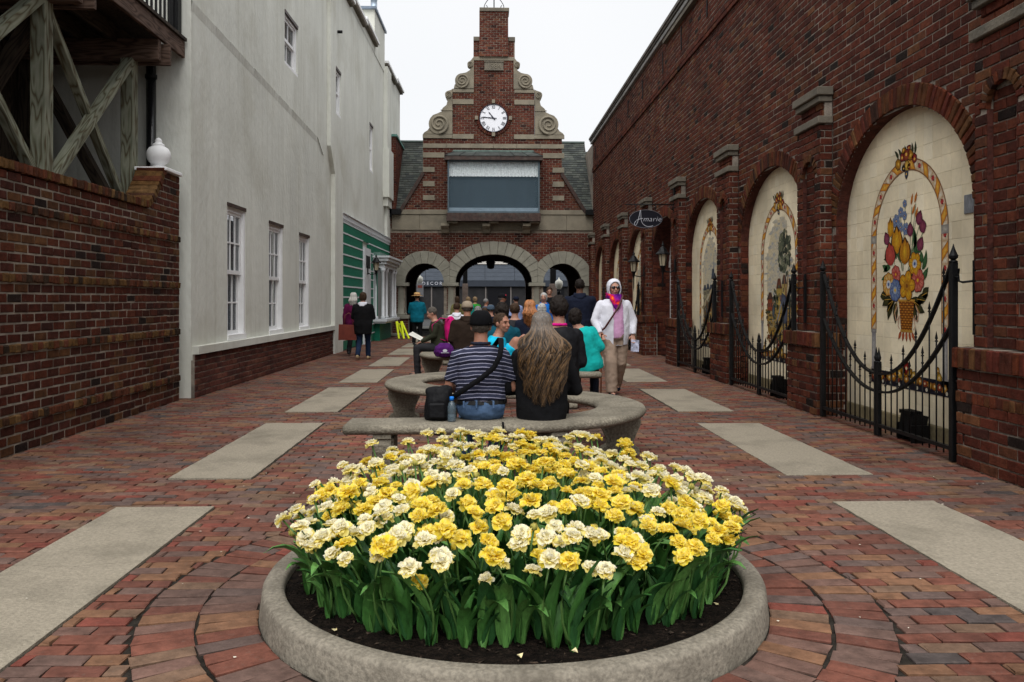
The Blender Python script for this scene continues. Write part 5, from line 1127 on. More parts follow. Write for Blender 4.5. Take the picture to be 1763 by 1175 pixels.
# oriel window
KQ = 29.22/29.7; ox = lambda px: FX(px)*KQ-.0; oz = lambda py: 1.3+(FZ(py)-1.3)*KQ
ow = empty('oriel_window', (.28, 29.4, 4.4), 0, 'wide blue-grey shop display window under a bronze hood, below the clock', 'window')
m_blue = mat('window_blind', (.018,.032,.045), .6, .12, 2.2, bump=0, stretch=(2, 1, .3)); m_hood = mat('hood_metal', (.045,.05,.048), .55, .3, 6, stain=((.12,.15,.14), 2.5, .5, .5))
x0, x1 = ox(769.8), ox(928.5); z0, z1 = oz(367), oz(276.6); yf = 29.22
s = MB(); s.box(x0+.03, x1-.03, yf+.25, yf+.28, z0, z1); s.build('blind', m_blue, ow)
V = []; n = 150; zb_ = oz(304)
for k in range(n+1): x = x0+.05+(x1-x0-.1)*k/n; q = .018*sin(k*1.7)+.008*sin(k*.61); V += [(x, yf+.16+q, zb_+.03*abs(sin(k*.55))), (x, yf+.16+q*.7, z1-.03)]
s = MB(); s.add(V, [(2*k, 2*k+2, 2*k+3, 2*k+1) for k in range(n)], 0, True); s.build('lace_valance', m_lace, ow)
s = MB(); s.box(x0+.04, x1-.04, yf+.012, yf+.02, z0+.03, z1-.02); s.build('pane', glass_mat('oriel_glass', (.20,.32,.40), .12, .06, .25), ow)
s = MB(); s.box(x0, x0+.05, yf-.01, yf+.04, z0, z1); s.box(x1-.05, x1, yf-.01, yf+.04, z0, z1); s.box(x0+.05, x1-.05, yf-.01, yf+.04, z1-.04, z1); s.box(x0+.05, x1-.05, yf-.012, yf+.04, z0, z0+.06); s.build('frame', mat('slate_blue_frame', (.07,.10,.12), .5, .1), ow)
s = MB(); s.box(x0+.05, x1-.05, yf+.05, yf+.26, z0, z0+.19); s.build('inner_sill', mat('pale_blue_sill', (.20,.26,.31), .6, .1), ow)
s = MB(); s.box(x0, x0+.04, yf+.04, FY-.01, z0, z1); s.box(x1-.04, x1, yf+.04, FY-.01, z0, z1); s.build('side_panel', m_hood, ow)
s = MB(); s.box(x0-.04, x1+.04, yf-.04, FY, oz(381), z0-.002); s.build('base_box', m_copper, ow)
for k in range(7): s = MB(); xx = x0+.1+(x1-x0-.2)*k/6; s.box(xx-.012, xx+.012, yf-.055, yf-.035, oz(380), z0-.02); s.build('base_rib', m_copper, ow)
s = MB(); s.box(x0-.10, x1+.10, yf-.12, FY, z1, oz(269.5)); s.build('hood_fascia', m_copper, ow)
xa, xb = x0-.12, x1+.12; za, zb2 = oz(269.5), oz(257.5); s = MB(); s.add([(xa, yf-.14, za), (xb, yf-.14, za), (xb-.33, FY-.012, zb2), (xa+.33, FY-.012, zb2), (xa, FY-.012, za), (xb, FY-.012, za)], [(0, 1, 2, 3), (0, 3, 4), (1, 5, 2), (0, 4, 5, 1)]); hd = s.build('hood', m_hood, ow)
for k in range(8):
    t = k/7; s = MB(); s.bar((xa+.05+(xb-xa-.1)*t, yf-.14, za+.012), (xa+.35+(xb-xa-.7)*t, FY-.02, zb2+.012), .025, .02); s.build('hood_rib', m_hood, hd)
s = MB(); s.box(xa+.3, xb-.3, FY-.06, FY-.01, zb2-.01, zb2+.05); s.build('hood_top', mat('verdigris_flashing', (.12,.17,.15), .7, .2), hd)
for a, b in ((773, 786.6), (842.7, 855.6), (912, 925.4)):
    a, b = FX(a), FX(b); s = MB(); s.box(a-.03, b+.03, FY-.42, FY-.03, oz(381)-.07, oz(381)-.003, bev=.01); s.prism([(-.38, -.07), (-.38, -.16), (-.30, -.22), (-.20, -.28), (-.12, -.40), (-.03, -.42), (-.03, -.07)], (a, FY, oz(381)), (0, 1, 0), (0, 0, 1), (-1, 0, 0), -(b-a))
    s.build('bracket', m_lime, gb)
# slate roofs either side of the gable, each slate its own edge
m_slate = brick_mat('roof_slate', [((.055,.06,.055),5), ((.07,.078,.068),5), ((.045,.05,.048),4), ((.085,.09,.08),2)], rough=.75, mott=.25, bump=.2, hue=(.10,.12,.08))
RA = Vector((0, FY+.05, 4.56)); RB_ = Vector((0, 32.6, 7.62)); rv = (RB_-RA); RLn = rv.length; rv.normalize(); rn = Vector((0, -rv.z, rv.y))
for a, b in ((-3.42, -2.2), (2.75, 3.93)):
    B = Bricks()
    for j in range(30):
        v = j*RLn/30; x = a-random.uniform(0, .2)
        while x < b: w_ = random.choice((.16, .2, .24)); B.b.append((RA+rv*(v+.06)+XU*(x+w_/2)+rn*random.uniform(0, .006), XU, (rv-rn*.10).normalized(), (rn+rv*.10).normalized(), w_/2-.003, .066, .012, 1.)); x += w_
    B.emit(gb, m_slate, 'slate', 0, bev=.002, rest='slate')
s = MB(); s.add([RA+XU*-3.5-rn*.02, RA+XU*4-rn*.02, RB_+XU*4-rn*.02, RB_+XU*-3.5-rn*.02], [(0, 1, 2, 3)]); s.box(F0, F1, 32.6, 34.6, 4.4, 7.6); s.build('roof_deck', m_pass, gb)
s = MB(); s.bar((-3.5, 32.6, 7.64), (4.0, 32.6, 7.64), .12, .06); s.build('ridge_tile', mat('ridge_lead', (.10,.13,.12), .7, .2), gb)
for sd, xa_, xb_ in ((-1, -3.10, -2.24), (1, 3.68, 2.80)):
    s = MB(); s.bar((xa_, FY-.03, 4.50), (xb_, FY-.03, 5.93), .12, .12, up=(0, 1, 0)); s.build('rake_board', m_copper, gb)
Bf = Bricks(); Bf.field((F0+.28, FY+.02, 0), (0, 1, 0), ZU, (1, 0, 0), 0, 2.7, 3.9, 7.25, L=.2145, H=.0868, joint=.013, depth=.04, jit=.002); Bf.field((0, FY+.0, 0), XU, ZU, FN, F0-.10, F0+.28, 3.9, 7.25, L=.2145, H=.0868, joint=.013, depth=.04, jit=.002); Bf.emit(gb, m_bf, 'brick', 0, bev=.004)
s = MB(); s.box(F0-.10, F0+.27, FY+.02, 32.4, 3.8, 7.25); s.build('fire_wall', m_mort, gb); s = MB(); s.box(F0-.15, F0+.33, FY-.05, 32.5, 7.25, 7.33); s.build('wall_cap', mat('verdigris_cap', (.10,.22,.19), .7, .2), gb)
dp = empty('drainpipe', (F0-.02, 29.5, 0), 0, 'dark drainpipe at the left corner of the clock gatehouse', 'pipe'); s = MB(); s.tube([(F0+.02, FY-.1, 1.0), (F0+.02, FY-.1, 4.5)], .06, 8); s.build('pipe', m_iron, dp)
s = MB(); s.box(F0-.12, F0+.14, FY-.25, FY-.02, 4.3, 4.55); s.build('hopper', m_iron, dp)
# lantern under the centre arch
hl = empty('hanging_lantern', (.22, 31.5, 2.7), 0, 'small black lantern hanging in the middle archway', 'lantern'); s = MB(); s.tube([(.22, 31.5, 2.85), (.22, 31.5, 3.95)], .012, 6); s.build('chain', m_iron, hl)
s = MB(); s.lathe([(.04, 2.50), (.13, 2.54), (.17, 2.74), (.20, 2.76), (.10, 2.84), (.04, 2.88), (.02, 2.92)], (.22, 31.5, 0), 8, smooth=False); s.build('lantern_body', m_iron, hl)
# ================================================================ the street beyond
tag(MB().add([(-40, 35.2, -.005), (40, 35.2, -.005), (40, 54.8, -.005), (-40, 54.8, -.005)], [(0, 1, 2, 3)]).build('road', mat('asphalt', (.05,.05,.05), .95, .2, 8)), kind='structure')
tag(MB().box(-40, 40, 34.62, 37.9, -.3, .09).build('pavement', mat('street_pavement', (.12,.115,.10), .9, .1, 3)), kind='structure')
sb = empty('grey_shop_building', (0, 56, 0), 0, 'dark shop building across the street with a slate blue fascia seen through the arches', 'building')
m_fas = mat('slate_fascia', (.085,.10,.125), .7, .10, 3, stretch=(1, 1, 3), stain=((.16,.18,.2), .9, .62, .35)); SYB = 55.
s = MB(); s.box(-14, 14, SYB, SYB+6, 0, 3.6); s.build('shop_wall', mat('dark_shop_wall', (.018,.017,.018), .8, .3, 2), sb)
for k in range(14):
    for j in range(4): s = MB(); s.box(-14+k*2+.01, -12+k*2-.01, SYB-.14, SYB, 2.62+j*.27, 2.62+j*.27+.262); s.build('fascia_panel', m_fas, sb)
s = MB(); s.box(-14, 14, SYB-.18, SYB-.001, 2.22, 2.60); s.build('awning_band', mat('dark_blue_band', (.03,.036,.048), .8, .1, 2), sb)
s = MB(); s.box(-14, 14, SYB-.2, SYB+5, 3.72, 4.3); s.build('white_cornice', mat('cornice_paint', (.55,.52,.48), .8, .1), sb)
for x in (-6, -3.6, -1.9, .05, 1.75, 3.7, 6.5): s = MB(); s.box(x-.04, x+.04, SYB-.06, SYB-.001, 0, 2.2); s.build('mullion', mat('mullion', (.16,.14,.13), .6, .1), sb)
for x in (-5., 1.0, 4.6): s = MB(); s.box(x-.8, x+.75, SYB-.04, SYB-.001, .4, 2.1); s.build('shop_window', glass_mat('shop_glass', (.01,.01,.012), .3, 1., .15), sb)
put_text('sign_letters', 'DECOR', .30, (-3.55, SYB-.19, 2.41), (1, 0, 0), (0, 0, 1), m_wl, sb, ext=.01, space=1.55)
def street_lamp(x, y, lab, zt=2.95):
    e = empty('street_lamp', (x, y, 0), 0, lab, 'street lamp', 'acorn street lamps in the far street'); s = MB(); s.lathe([(.16, 0), (.16, .3), (.08, .4), (.055, .6), (.05, zt-.75), (.09, zt-.68), (.07, zt-.6)], (x, y, 0), 10); s.build('lamp_post', m_iron, e)
    s = MB(); s.lathe([(.08, -.52), (.14, -.44), (.185, -.28), (.16, -.16), (.07, -.09), (.03, -.03), (.01, .02)], (x, y, zt), 12); s.build('lamp_globe', mat('acorn_globe', (.75,.74,.66), .4, .03, 3, bump=0), e)
street_lamp(-3.01, 37.3, 'acorn street lamp seen through the left arch', 2.50); street_lamp(3.40, 37.3, 'acorn street lamp seen through the right arch', 2.32)
pb = empty('parking_sign', (-2.95, 36.9, 0), 0, 'small white street sign on the lamp post in the left arch', 'sign'); s = MB(); s.box(-3.10, -2.78, 36.88, 36.90, 1.45, 2.05); s.build('sign_plate', m_wl, pb); s = MB(); s.box(-3.04, -2.84, 36.874, 36.88, 1.85, 1.97); s.build('red_mark', mat('faded_red', (.55,.15,.12), .6), pb)
for x, y, w_, h0, lab in ((-.97, 40.0, .22, 3.6, 'dark square post in the street seen left of centre through the middle arch'), (3.35, 40, .28, 3.4, 'dark square post in the street seen through the right arch')):
    e = empty('street_post', (x, y, 0), 0, lab, 'post'); s = MB(); s.box(x-w_/2, x+w_/2, y-w_/2, y+w_/2, 2.1, h0+.6); s.build('upper_post', m_iron, e); s = MB(); s.box(x-w_*.62, x+w_*.62, y-w_*.62, y+w_*.62, 0, 2.1, bev=.02); s.build('post_base', mat('post_stone', (.16,.12,.10), .8, .2), e)
# ================================================================ serpentine stone benches
def bench(name_lab, path, peds, cuts):
    e = empty('curved_bench', (.13, path[0][1], 0), 0, name_lab, 'bench', 'serpentine stone benches down the middle')
    hw, tz, bz = .205, .44, .372
    prof = [(-hw+.035, bz), (-hw+.012, bz+.010), (-hw, bz+.034), (-hw+.012, tz-.010), (-hw+.035, tz), (hw-.035, tz), (hw-.012, tz-.010), (hw, bz+.034), (hw-.012, bz+.010), (hw-.035, bz)]
    S = [0]
    for a, b in zip(path, path[1:]): S.append(S[-1]+math.hypot(b[0]-a[0], b[1]-a[1]))
    def at(s):
        s = max(0, min(S[-1], s)); i = max(0, min(len(S)-2, int(np.searchsorted(S, s))-1)); t = (s-S[i])/(S[i+1]-S[i]); a, b = path[i], path[i+1]
        d = Vector((b[0]-a[0], b[1]-a[1])).normalized(); return Vector((a[0]+(b[0]-a[0])*t, a[1]+(b[1]-a[1])*t)), d
    for c0, c1 in zip(cuts, cuts[1:]):
        a, b = c0*S[-1]+.004, c1*S[-1]-.004; n = max(2, int((b-a)/.045)); V = []; np_ = len(prof)
        for i in range(-1, n+2):
            k = min(max(i, 0), n); p, d = at(a+(b-a)*k/n); nn = Vector((d.y, -d.x)); q = 1 if 0 <= i <= n else .93; p = p+d*(0.0 if 0 <= i <= n else (-.0 if i < 0 else 0))
            if i == 0 or i == n: q = .985
            if i == -1: p = p-d*.012
            if i == n+1: p = p+d*.012
            for w_, z in prof:
                zz = z if 0 <= i <= n else (z-.405)*.75+.405; j = noise.noise(Vector((p.x*14, p.y*14, z*20)))*.0022; V.append((p.x+nn.x*(w_*q+j), p.y+nn.y*(w_*q+j), zz+j*.6))
        m = n+3; F = [(i*np_+k, i*np_+(k+1) % np_, (i+1)*np_+(k+1) % np_, (i+1)*np_+k) for i in range(m-1) for k in range(np_)]+[tuple(range(np_)), tuple((m-1)*np_+k for k in range(np_))[::-1]]
        MB().add(V, F, 0, True).build('seat_slab', m_bench, e)
    half = [(.175, .372), (.178, .345), (.160, .335), (.172, .30), (.165, .25), (.135, .19), (.112, .13), (.110, .09), (.135, .07), (.150, .045), (.140, .012), (.110, 0)]
    poly = half+[(-a, b) for a, b in reversed(half)]
    for s in peds:
        p, d = at(s*S[-1]); nn = Vector((d.y, -d.x, 0)); dd = Vector((d.x, d.y, 0)); mb = MB(); mb.prism(poly, Vector((p.x, p.y, 0))-dd*.062, nn, ZU, dd*-1, .124)
        mb.prism([(x*.75, .05+z*.78) for x, z in poly], Vector((p.x, p.y, 0))-dd*.076, nn, ZU, dd*-1, .152); o = mb.build('pedestal', m_bench, e)
        for sd in (-1, 1):
            mb = MB(); c = Vector((p.x, p.y, .040))+nn*sd*.128; V = [c+dd*t+nn*.032*cos(a)+ZU*.036*sin(a) for t in (-.07, .07) for a in [2*pi*k/14 for k in range(14)]]; mb.add(V, [(k, (k+1) % 14, 14+(k+1) % 14, 14+k) for k in range(14)]+[tuple(range(14)), tuple(range(27, 13, -1))]); mb.build('scroll_foot', m_bench, o)
def spath(y0, sgn, xs, xe):
    P = [(.13-sgn*t, y0) for t in np.linspace(xs, .02, 14)]
    P += [(.13+sgn*cos(a), y0+1+sin(a)) for a in np.linspace(-pi/2, pi/2, 50)]
    P += [(.13-sgn*cos(a), y0+3+sin(a)) for a in np.linspace(-pi/2, pi/2, 50)[1:]]
    P += [(.13+sgn*t, y0+4) for t in np.linspace(.02, xe, 14)]; return P
Pth = spath(5.8, 1, 1.10, 1.25); T_ = 1.10+2*pi+1.25
fr_ = lambda s: s/T_
bench('near curved stone bench where the striped shirt man sits', Pth, [fr_(.26), fr_(1.10+.34), fr_(1.10+pi/2), fr_(1.10+pi-.5), fr_(1.10+pi+.55), fr_(1.10+pi*1.5), fr_(1.10+2*pi-.4), fr_(1.10+2*pi+.9)], [0, fr_(1.09), fr_(1.10+pi*.55), fr_(1.10+pi), fr_(1.1+pi*1.5), fr_(1.1+2*pi), 1])
bench('far curved stone bench among the seated crowd', spath(12.4, -1, 1.10, 1.25), [fr_(.26), fr_(1.10+.34), fr_(1.10+pi/2), fr_(1.10+pi-.5), fr_(1.10+pi+.55), fr_(1.10+pi*1.5), fr_(1.10+2*pi-.4), fr_(1.10+2*pi+.9)], [0, fr_(1.09), fr_(1.10+pi*.55), fr_(1.10+pi), fr_(1.1+pi*1.5), fr_(1.1+2*pi), 1])
# ================================================================ double tulips
m_pet = mat('tulip_petal', None, .6, .04, 20, bump=0, spec=.15, attr='col')
_t = m_pet.node_tree; _b = _t.nodes['Principled BSDF']; _tr = _n(_t, 'ShaderNodeBsdfTranslucent'); _ms = _n(_t, 'ShaderNodeMixShader'); _ms.inputs[0].default_value = .5; _o = [q for q in _t.nodes if q.type == 'OUTPUT_MATERIAL'][0]
_t.links.new(_b.inputs['Base Color'].links[0].from_socket, _tr.inputs['Color']); _t.links.new(_b.outputs[0], _ms.inputs[1]); _t.links.new(_tr.outputs[0], _ms.inputs[2]); _t.links.new(_ms.outputs[0], _o.inputs[0])
m_leaf = mat('tulip_leaf', None, .48, .3, 9, bump=.2, bscale=40, spec=.3, attr='col', stretch=(3, 3, .6))
m_stem = mat('tulip_stem', (.07,.15,.035), .5, .2, 8, bump=0)
def bloom_mesh(seed, kind, size=1.):
    R = random.Random(seed); mb = MB()
    whorls = [(7, .046, .026, 4, .004), (7, .044, .025, 24, .006), (7, .038, .021, 46, .008), (6, .028, .016, 68, .008)] if kind != 'bud' else [(3, .040, .020, 74, 0), (3, .042, .02, 80, 0)]
    Yl, Yd, Cr, Wh = (1.,.80,.06), (.99,.66,.012), (1.,.90,.42), (1.,.96,.80)
    for wi, (n, L, Wd, el, zz) in enumerate(whorls):
        a0 = R.random()*6
        for i in range(n):
            a = a0+2*pi*i/n+R.gauss(0, .16); e = radians(el+R.gauss(0, 11)); l = L*size*R.uniform(.8, 1.15); w_ = Wd*size*R.uniform(.85, 1.2); curl = R.uniform(-.9, .5); ph = R.random()*6; V = []; C = []; nu, nv = 5, 5
            x, z = .002, zz*size; ang = e; side = Vector((-sin(a), cos(a), 0)); out_ = Vector((cos(a), sin(a), 0)); cen = []
            for u in range(nu):
                cen.append((x, z, ang)); x += cos(ang)*l/(nu-1); z += sin(ang)*l/(nu-1); ang += curl*.33
            if kind == 'bud': cen = [(x0, z0, an) for (x0, z0, an) in [(.002, 0, .2), (.013*size, .008, 1.), (.016*size, .022*size, 1.6), (.012*size, .036*size, 2.), (.004, .046*size, 2.2)]]
            for u in range(nu):
                t = u/(nu-1); ww = w_*(.25+1.15*sin(pi*min(.93, t*.80+.13))**.8)*.62 if u < nu-1 else w_*.30
                cx, cz, an = cen[u]; nrm = out_*(-sin(an))+ZU*cos(an)
                for v in range(nv):
                    q = v/(nv-1)*2-1; ruf = .0045*size*t*sin(ph+v*2.3+u*1.7)*(1+abs(q))+R.gauss(0, .0008); cup = (q*q)*ww*.35
                    V.append(out_*cx+ZU*cz+side*q*ww+nrm*(ruf+cup)+out_*(R.uniform(-.003, .002)*size if u == nu-1 else 0))
                    edge = max(abs(q)**1.6*.8, t**1.4 if wi > 0 else t*.7); 
                    if kind == 'yellow': c0, c1 = (Yd if t < .3 else Yl), (Cr if R.random() < .5 else Yl)
                    elif kind == 'cream': c0, c1 = ((Yl if (t < .45 or wi < 1) else Cr), (Cr if wi < 1 else Wh))
                    else: c0, c1 = (.25,.34,.05), (.80,.66,.2)
                    f_ = edge if kind != 'yellow' else edge*.75; C.append(tuple(c0[k]*(1-f_)+c1[k]*f_ for k in range(3)))
            F = [(u*nv+v, u*nv+v+1, (u+1)*nv+v+1, (u+1)*nv+v) for u in range(nu-1) for v in range(nv-1)]
            mb.add(V, F, 0, True, C)
    if kind == 'cream':                              # dark anthers showing through
        for k in range(5): a = R.random()*6; r = R.uniform(.004, .012); mb.add([Vector((r*cos(a)+R.gauss(0, .002), r*sin(a)+R.gauss(0, .002), .026*size+R.uniform(0, .008))) for _ in range(3)], [(0, 1, 2)], 0, False, [(.03,.015,.01)]*3)
    me = bpy.data.meshes.new('bloom'); me.from_pydata(mb.v, [], mb.f); me.polygons.foreach_set('use_smooth', mb.sm); at_ = me.color_attributes.new('col', 'FLOAT_COLOR', 'POINT'); at_.data.foreach_set('color', np.array([(*c, 1) for c in mb.c], dtype=np.float32).ravel()); me.materials.append(m_pet); me.update(); return me
BL = {'yellow': [bloom_mesh(i, 'yellow', 1.18) for i in range(7)], 'cream': [bloom_mesh(50+i, 'cream', 1.08) for i in range(7)], 'bud': [bloom_mesh(90+i, 'bud', 1.) for i in range(2)]}
def leaf_mesh(seed):
    R = random.Random(seed); n = 9; V = []; C = []; L = 1.; bend = R.choice([R.uniform(.3, 1.0), R.uniform(.3, 1.2), R.uniform(1.0, 2.3)]); x = z = 0; ang = radians(R.uniform(76, 88)); tw = R.uniform(-.5, .5); g = R.choice([(.030,.105,.022), (.045,.140,.028), (.022,.082,.022), (.080,.20,.045)])
    for i in range(n):
        t = i/(n-1); w_ = .098*sin(pi*(t**.75*.93+.07))**.75*(1 if t < .97 else .2)+.004; cx, cz = x, z; a = ang; k = tw*t; side = Vector((sin(k)*.3, cos(k), 0)); nr = Vector((-sin(a), 0, cos(a)))
        for q in (-1, -.5, 0, .5, 1):
            V.append(Vector((cx, 0, cz))+side*q*w_+nr*(abs(q)**1.3*w_*.55+.012*sin(t*9+seed+q*2)*abs(q))); s_ = R.uniform(.9, 1.1)*(1.25 if q == 0 else 1); C.append(tuple(c*s_ for c in g))
        x += cos(ang)*L/(n-1); z += sin(ang)*L/(n-1); ang -= bend*(t+.15)*1.9/(n-1)
    F = [(i*5+j, i*5+j+1, i*5+j+6, i*5+j+5) for i in range(n-1) for j in range(4)]
    me = bpy.data.meshes.new('leaf'); me.from_pydata([tuple(v) for v in V], [], F); me.polygons.foreach_set('use_smooth', [True]*len(F)); at_ = me.color_attributes.new('col', 'FLOAT_COLOR', 'POINT'); at_.data.foreach_set('color', np.array([(*c, 1) for c in C], dtype=np.float32).ravel()); me.materials.append(m_leaf); me.update(); return me
LF = [leaf_mesh(i) for i in range(14)]
def stem_mesh(seed):
    R = random.Random(seed); a, b = R.uniform(-.05, .05), R.uniform(-.05, .05); s = MB(); s.tube([(a*sin(pi*t), b*sin(pi*t), t) for t in (0, .2, .4, .6, .8, 1)], [.0052, .005, .0046, .0043, .004, .0042], 6); me = s.mesh('stem'); me.materials.append(m_stem); return me
ST = [stem_mesh(i) for i in range(5)]
R = random.Random(5); pts = []; tries = 0
while len(pts) < 440 and tries < 90000:
    tries += 1; a = R.random()*2*pi; r = .90*sqrt(R.random()); x, y = PC.x+r*cos(a), PC.y+r*sin(a)*.95
    md = .050 if y > PC.y else .056
    if all((x-p[0])**2+(y-p[1])**2 > md*md for p in pts): pts.append((x, y))
pts.sort(key=lambda p: p[1])
GT = 'double tulips crowding the round planter'
FAR_V, FAR_F, FAR_C, FAR_M = [], [], [], []; nfar = 0
def far_add(me, M, mi):
    global nfar
    n = len(me.vertices); co = np.empty(n*3, np.float32); me.vertices.foreach_get('co', co); co = co.reshape(-1, 3) @ np.array(M.to_3x3()).T+np.array(M.translation); FAR_V.append(co)
    for pl_ in me.polygons: FAR_F.append([v+nfar for v in pl_.vertices]); FAR_M.append(mi)
    c = np.ones(n*4, np.float32); at__ = me.color_attributes.get('col')
    if at__: at__.data.foreach_get('color', c)
    FAR_C.append(c.reshape(-1, 4)); nfar += n
for i, (x, y) in enumerate(pts):
    far = i >= 298
    dx, dy = x-PC.x, y-PC.y; r = math.hypot(dx, dy); yf_ = (y-(PC.y-.9))/1.8
    h = R.gauss(.335, .030)+.135*yf_-.10*(dx/.9)**2; short = r > .6 and R.random() < .05
    if short: h *= R.uniform(.5, .8)
    n_ = noise.noise(Vector((x*2.4, y*2.4, 1.3))); kind = 'cream' if (n_+R.gauss(0, .30)+(.20 if dx < 0 else -.02)+(yf_-.4)*.3) > 0 else 'yellow'
    if R.random() < .04: kind = 'bud'
    zone = 'at the near rim' if dy < -.48 else ('at the far side' if dy > .45 else ('on the left side' if dx < -.35 else ('on the right side' if dx > .35 else 'in the middle')))
    lab = {'yellow': 'deep yellow double tulip', 'cream': 'cream and yellow double tulip', 'bud': 'unopened greenish tulip bud'}[kind]+' '+zone+' of the round planter bed'
    tilt = min(.42, r*.30+abs(R.gauss(0, .05))); az = atan2(dy, dx)+R.gauss(0, .4)
    if far:                                          # beyond the 300 that show largest: joined as one
        B0 = Matrix.Translation((x, y, soilz(x, y)-.01)); d = Vector((sin(tilt)*cos(az), sin(tilt)*sin(az), cos(tilt))); q = d.to_track_quat('Z', 'Y').to_matrix().to_4x4()
        far_add(R.choice(ST), B0 @ q @ Matrix.Diagonal((1, 1, h, 1)), 1); s_ = R.uniform(.56, .88); far_add(R.choice(BL[kind]), B0 @ Matrix.Translation(d*h) @ q @ Matrix.Rotation(R.random()*6.3, 4, 'Z') @ Matrix.Diagonal((s_, s_, s_*.86, 1)), 0)
        L = R.uniform(.22, .34); far_add(R.choice(LF), B0 @ Matrix.Rotation(az, 4, 'Z') @ Matrix.Diagonal((L, L, L, 1)), 2); continue
    e = bpy.data.objects.new('tulip', None); COL.objects.link(e); e.location = (x, y, soilz(x, y)-.01); e.empty_display_size = .05
    tag(e, lab, 'tulip', {'yellow': 'deep yellow tulips', 'cream': 'cream tulips', 'bud': 'tulip buds'}[kind]+' '+zone+' of the planter')
    tx, ty = sin(tilt)*cos(az), sin(tilt)*sin(az); d = Vector((tx, ty, cos(tilt)))
    q = d.to_track_quat('Z', 'Y')
    o = bpy.data.objects.new('stem', R.choice(ST)); COL.objects.link(o); o.parent = e; o.rotation_euler = q.to_euler(); o.scale = (1, 1, h)
    b = bpy.data.objects.new('bloom', R.choice(BL[kind])); COL.objects.link(b); b.parent = e; b.location = d*h; q2 = (d+Vector((R.gauss(0, .16), R.gauss(-.06, .16), 0))).to_track_quat('Z', 'Y'); b.rotation_euler = (q2.to_matrix() @ Matrix.Rotation(R.random()*6.3, 3, 'Z')).to_euler(); s_ = R.uniform(.56, .90)*(.75 if short else 1)*(1+.35*max(0, .35-yf_)); b.scale = (s_, s_, s_*.86)
    for k in range(6 if (r > .5 and y < PC.y+.2) else (4 if r > .6 else 2)):
        o = bpy.data.objects.new('leaf', R.choice(LF)); COL.objects.link(o); o.parent = e; L = R.uniform(.20, .38)*(1.0 if k < 3 else .72); o.scale = (L, L*R.uniform(.8, 1.15), L)
        aa = az+R.gauss(0, .9) if (r > .55 and k < 3) else R.random()*6.3; o.rotation_euler = (0, 0, aa); o.location = (R.gauss(0, .008), R.gauss(0, .008), 0)
me = bpy.data.meshes.new('tulip'); me.from_pydata(np.concatenate(FAR_V).tolist(), [], FAR_F); me.polygons.foreach_set('material_index', FAR_M); me.polygons.foreach_set('use_smooth', [True]*len(FAR_F))
a_ = me.color_attributes.new('col', 'FLOAT_COLOR', 'POINT'); a_.data.foreach_set('color', np.concatenate(FAR_C).ravel()); o = link('tulip', me, [m_pet, m_stem, m_leaf]); tag(o, 'mass of double tulips at the far side of the round planter', 'tulips', kind='stuff')
# fallen petals on the soil and rim
pf = MB()
for x, y in ((.12,2.75),(.30,2.70),(-.55,3.0),(.92,3.2)):
    z = soilz(x, y)+.008 if (x-PC.x)**2+(y-PC.y)**2 < .92 else .13; a = R.random()*6
    V = [(x+.013*cos(a+t)*(1 if k % 2 else .55), y+.014*sin(a+t)*(1 if k % 2 else .55), z+.004*(k % 3)) for k, t in enumerate((0, 1, 2.1, 3.1, 4.2, 5.3))]; pf.add(V, [tuple(range(6))])
tag(pf.build('fallen_petal', mat('fallen_petal_cream', (.72,.62,.35), .6)), 'fallen cream tulip petals on the planter soil and rim', 'petals', kind='stuff')
# ================================================================ people
def cloth(name, col, rough=.95, var=.16, bump=.55, bs=13): return mat(name, col, rough, var, 7, bump=bump, bscale=bs, bdist=.005, spec=.10)
def skinm(name, c): return mat(name, c, .55, .06, 9, bump=.05, bscale=80, spec=.3, trans=(.15, (1, .3, .15)))
SK = skinm('skin_light', (.42,.22,.155)); SKT = skinm('skin_tanned', (.31,.145,.095)); SKD = skinm('skin_dark', (.12,.055,.035)); m_lip = mat('lips', (.32,.10,.09), .5, .1, bump=0); m_eye = mat('eye_dark', (.02,.014,.012), .2, .1, bump=0)
m_shoe = mat('dark_shoe', (.02,.02,.022), .5, .2); m_shoew = mat('white_shoe', (.6,.6,.6), .6, .1)
V3 = Vector
TMP = bpy.data.scenes.new('workbench'); VL = TMP.view_layers[0]
def blob(mb, secs, n=14, cap=True):
    """closed loft through elliptical sections (centre, x-axis, y-axis as vectors scaled to radii)"""
    V = []; S = list(secs)
    def ring(c, ax, ay, k=1.): return [c+ax*k*cos(2*pi*i/n)+ay*k*sin(2*pi*i/n) for i in range(n)]
    rings = [ring(*s) for s in S]; V = [p for r in rings for p in r]; m = len(rings)
    F = [(i*n+k, i*n+(k+1) % n, (i+1)*n+(k+1) % n, (i+1)*n+k) for i in range(m-1) for k in range(n)]+[tuple(range(n))[::-1], tuple((m-1)*n+k for k in range(n))]
    mb.add(V, F)
def cap_(mb, a, b, r0, r1, flat0=False, flat1=False, k=1., wide=None, n=12):
    """tapered limb from a to b with round or cut ends"""
    a, b = V3(a), V3(b); d = b-a; L = d.length or 1e-4; d = d/L; x = V3(wide) if wide else (d.cross(V3((0, 1, 0))) if abs(d.y) < .9 else d.cross(V3((1, 0, 0)))); x = (x-d*x.dot(d)).normalized(); y = d.cross(x).normalized(); S = []
    if not flat0:
        for t in (.97, .75, .4): S.append((a-d*r0*t*.98, x*r0*sqrt(1-t*t), y*r0*k*sqrt(1-t*t)))
    S.append((a, x*r0, y*r0*k)); S.append(((a+b)/2, x*(r0+r1)/2*1.02, y*(r0+r1)/2*k*1.02)); S.append((b, x*r1, y*r1*k))
    if not flat1:
        for t in (.4, .75, .97): S.append((b+d*r1*t*.98, x*r1*sqrt(1-t*t), y*r1*k*sqrt(1-t*t)))
    blob(mb, S, n)
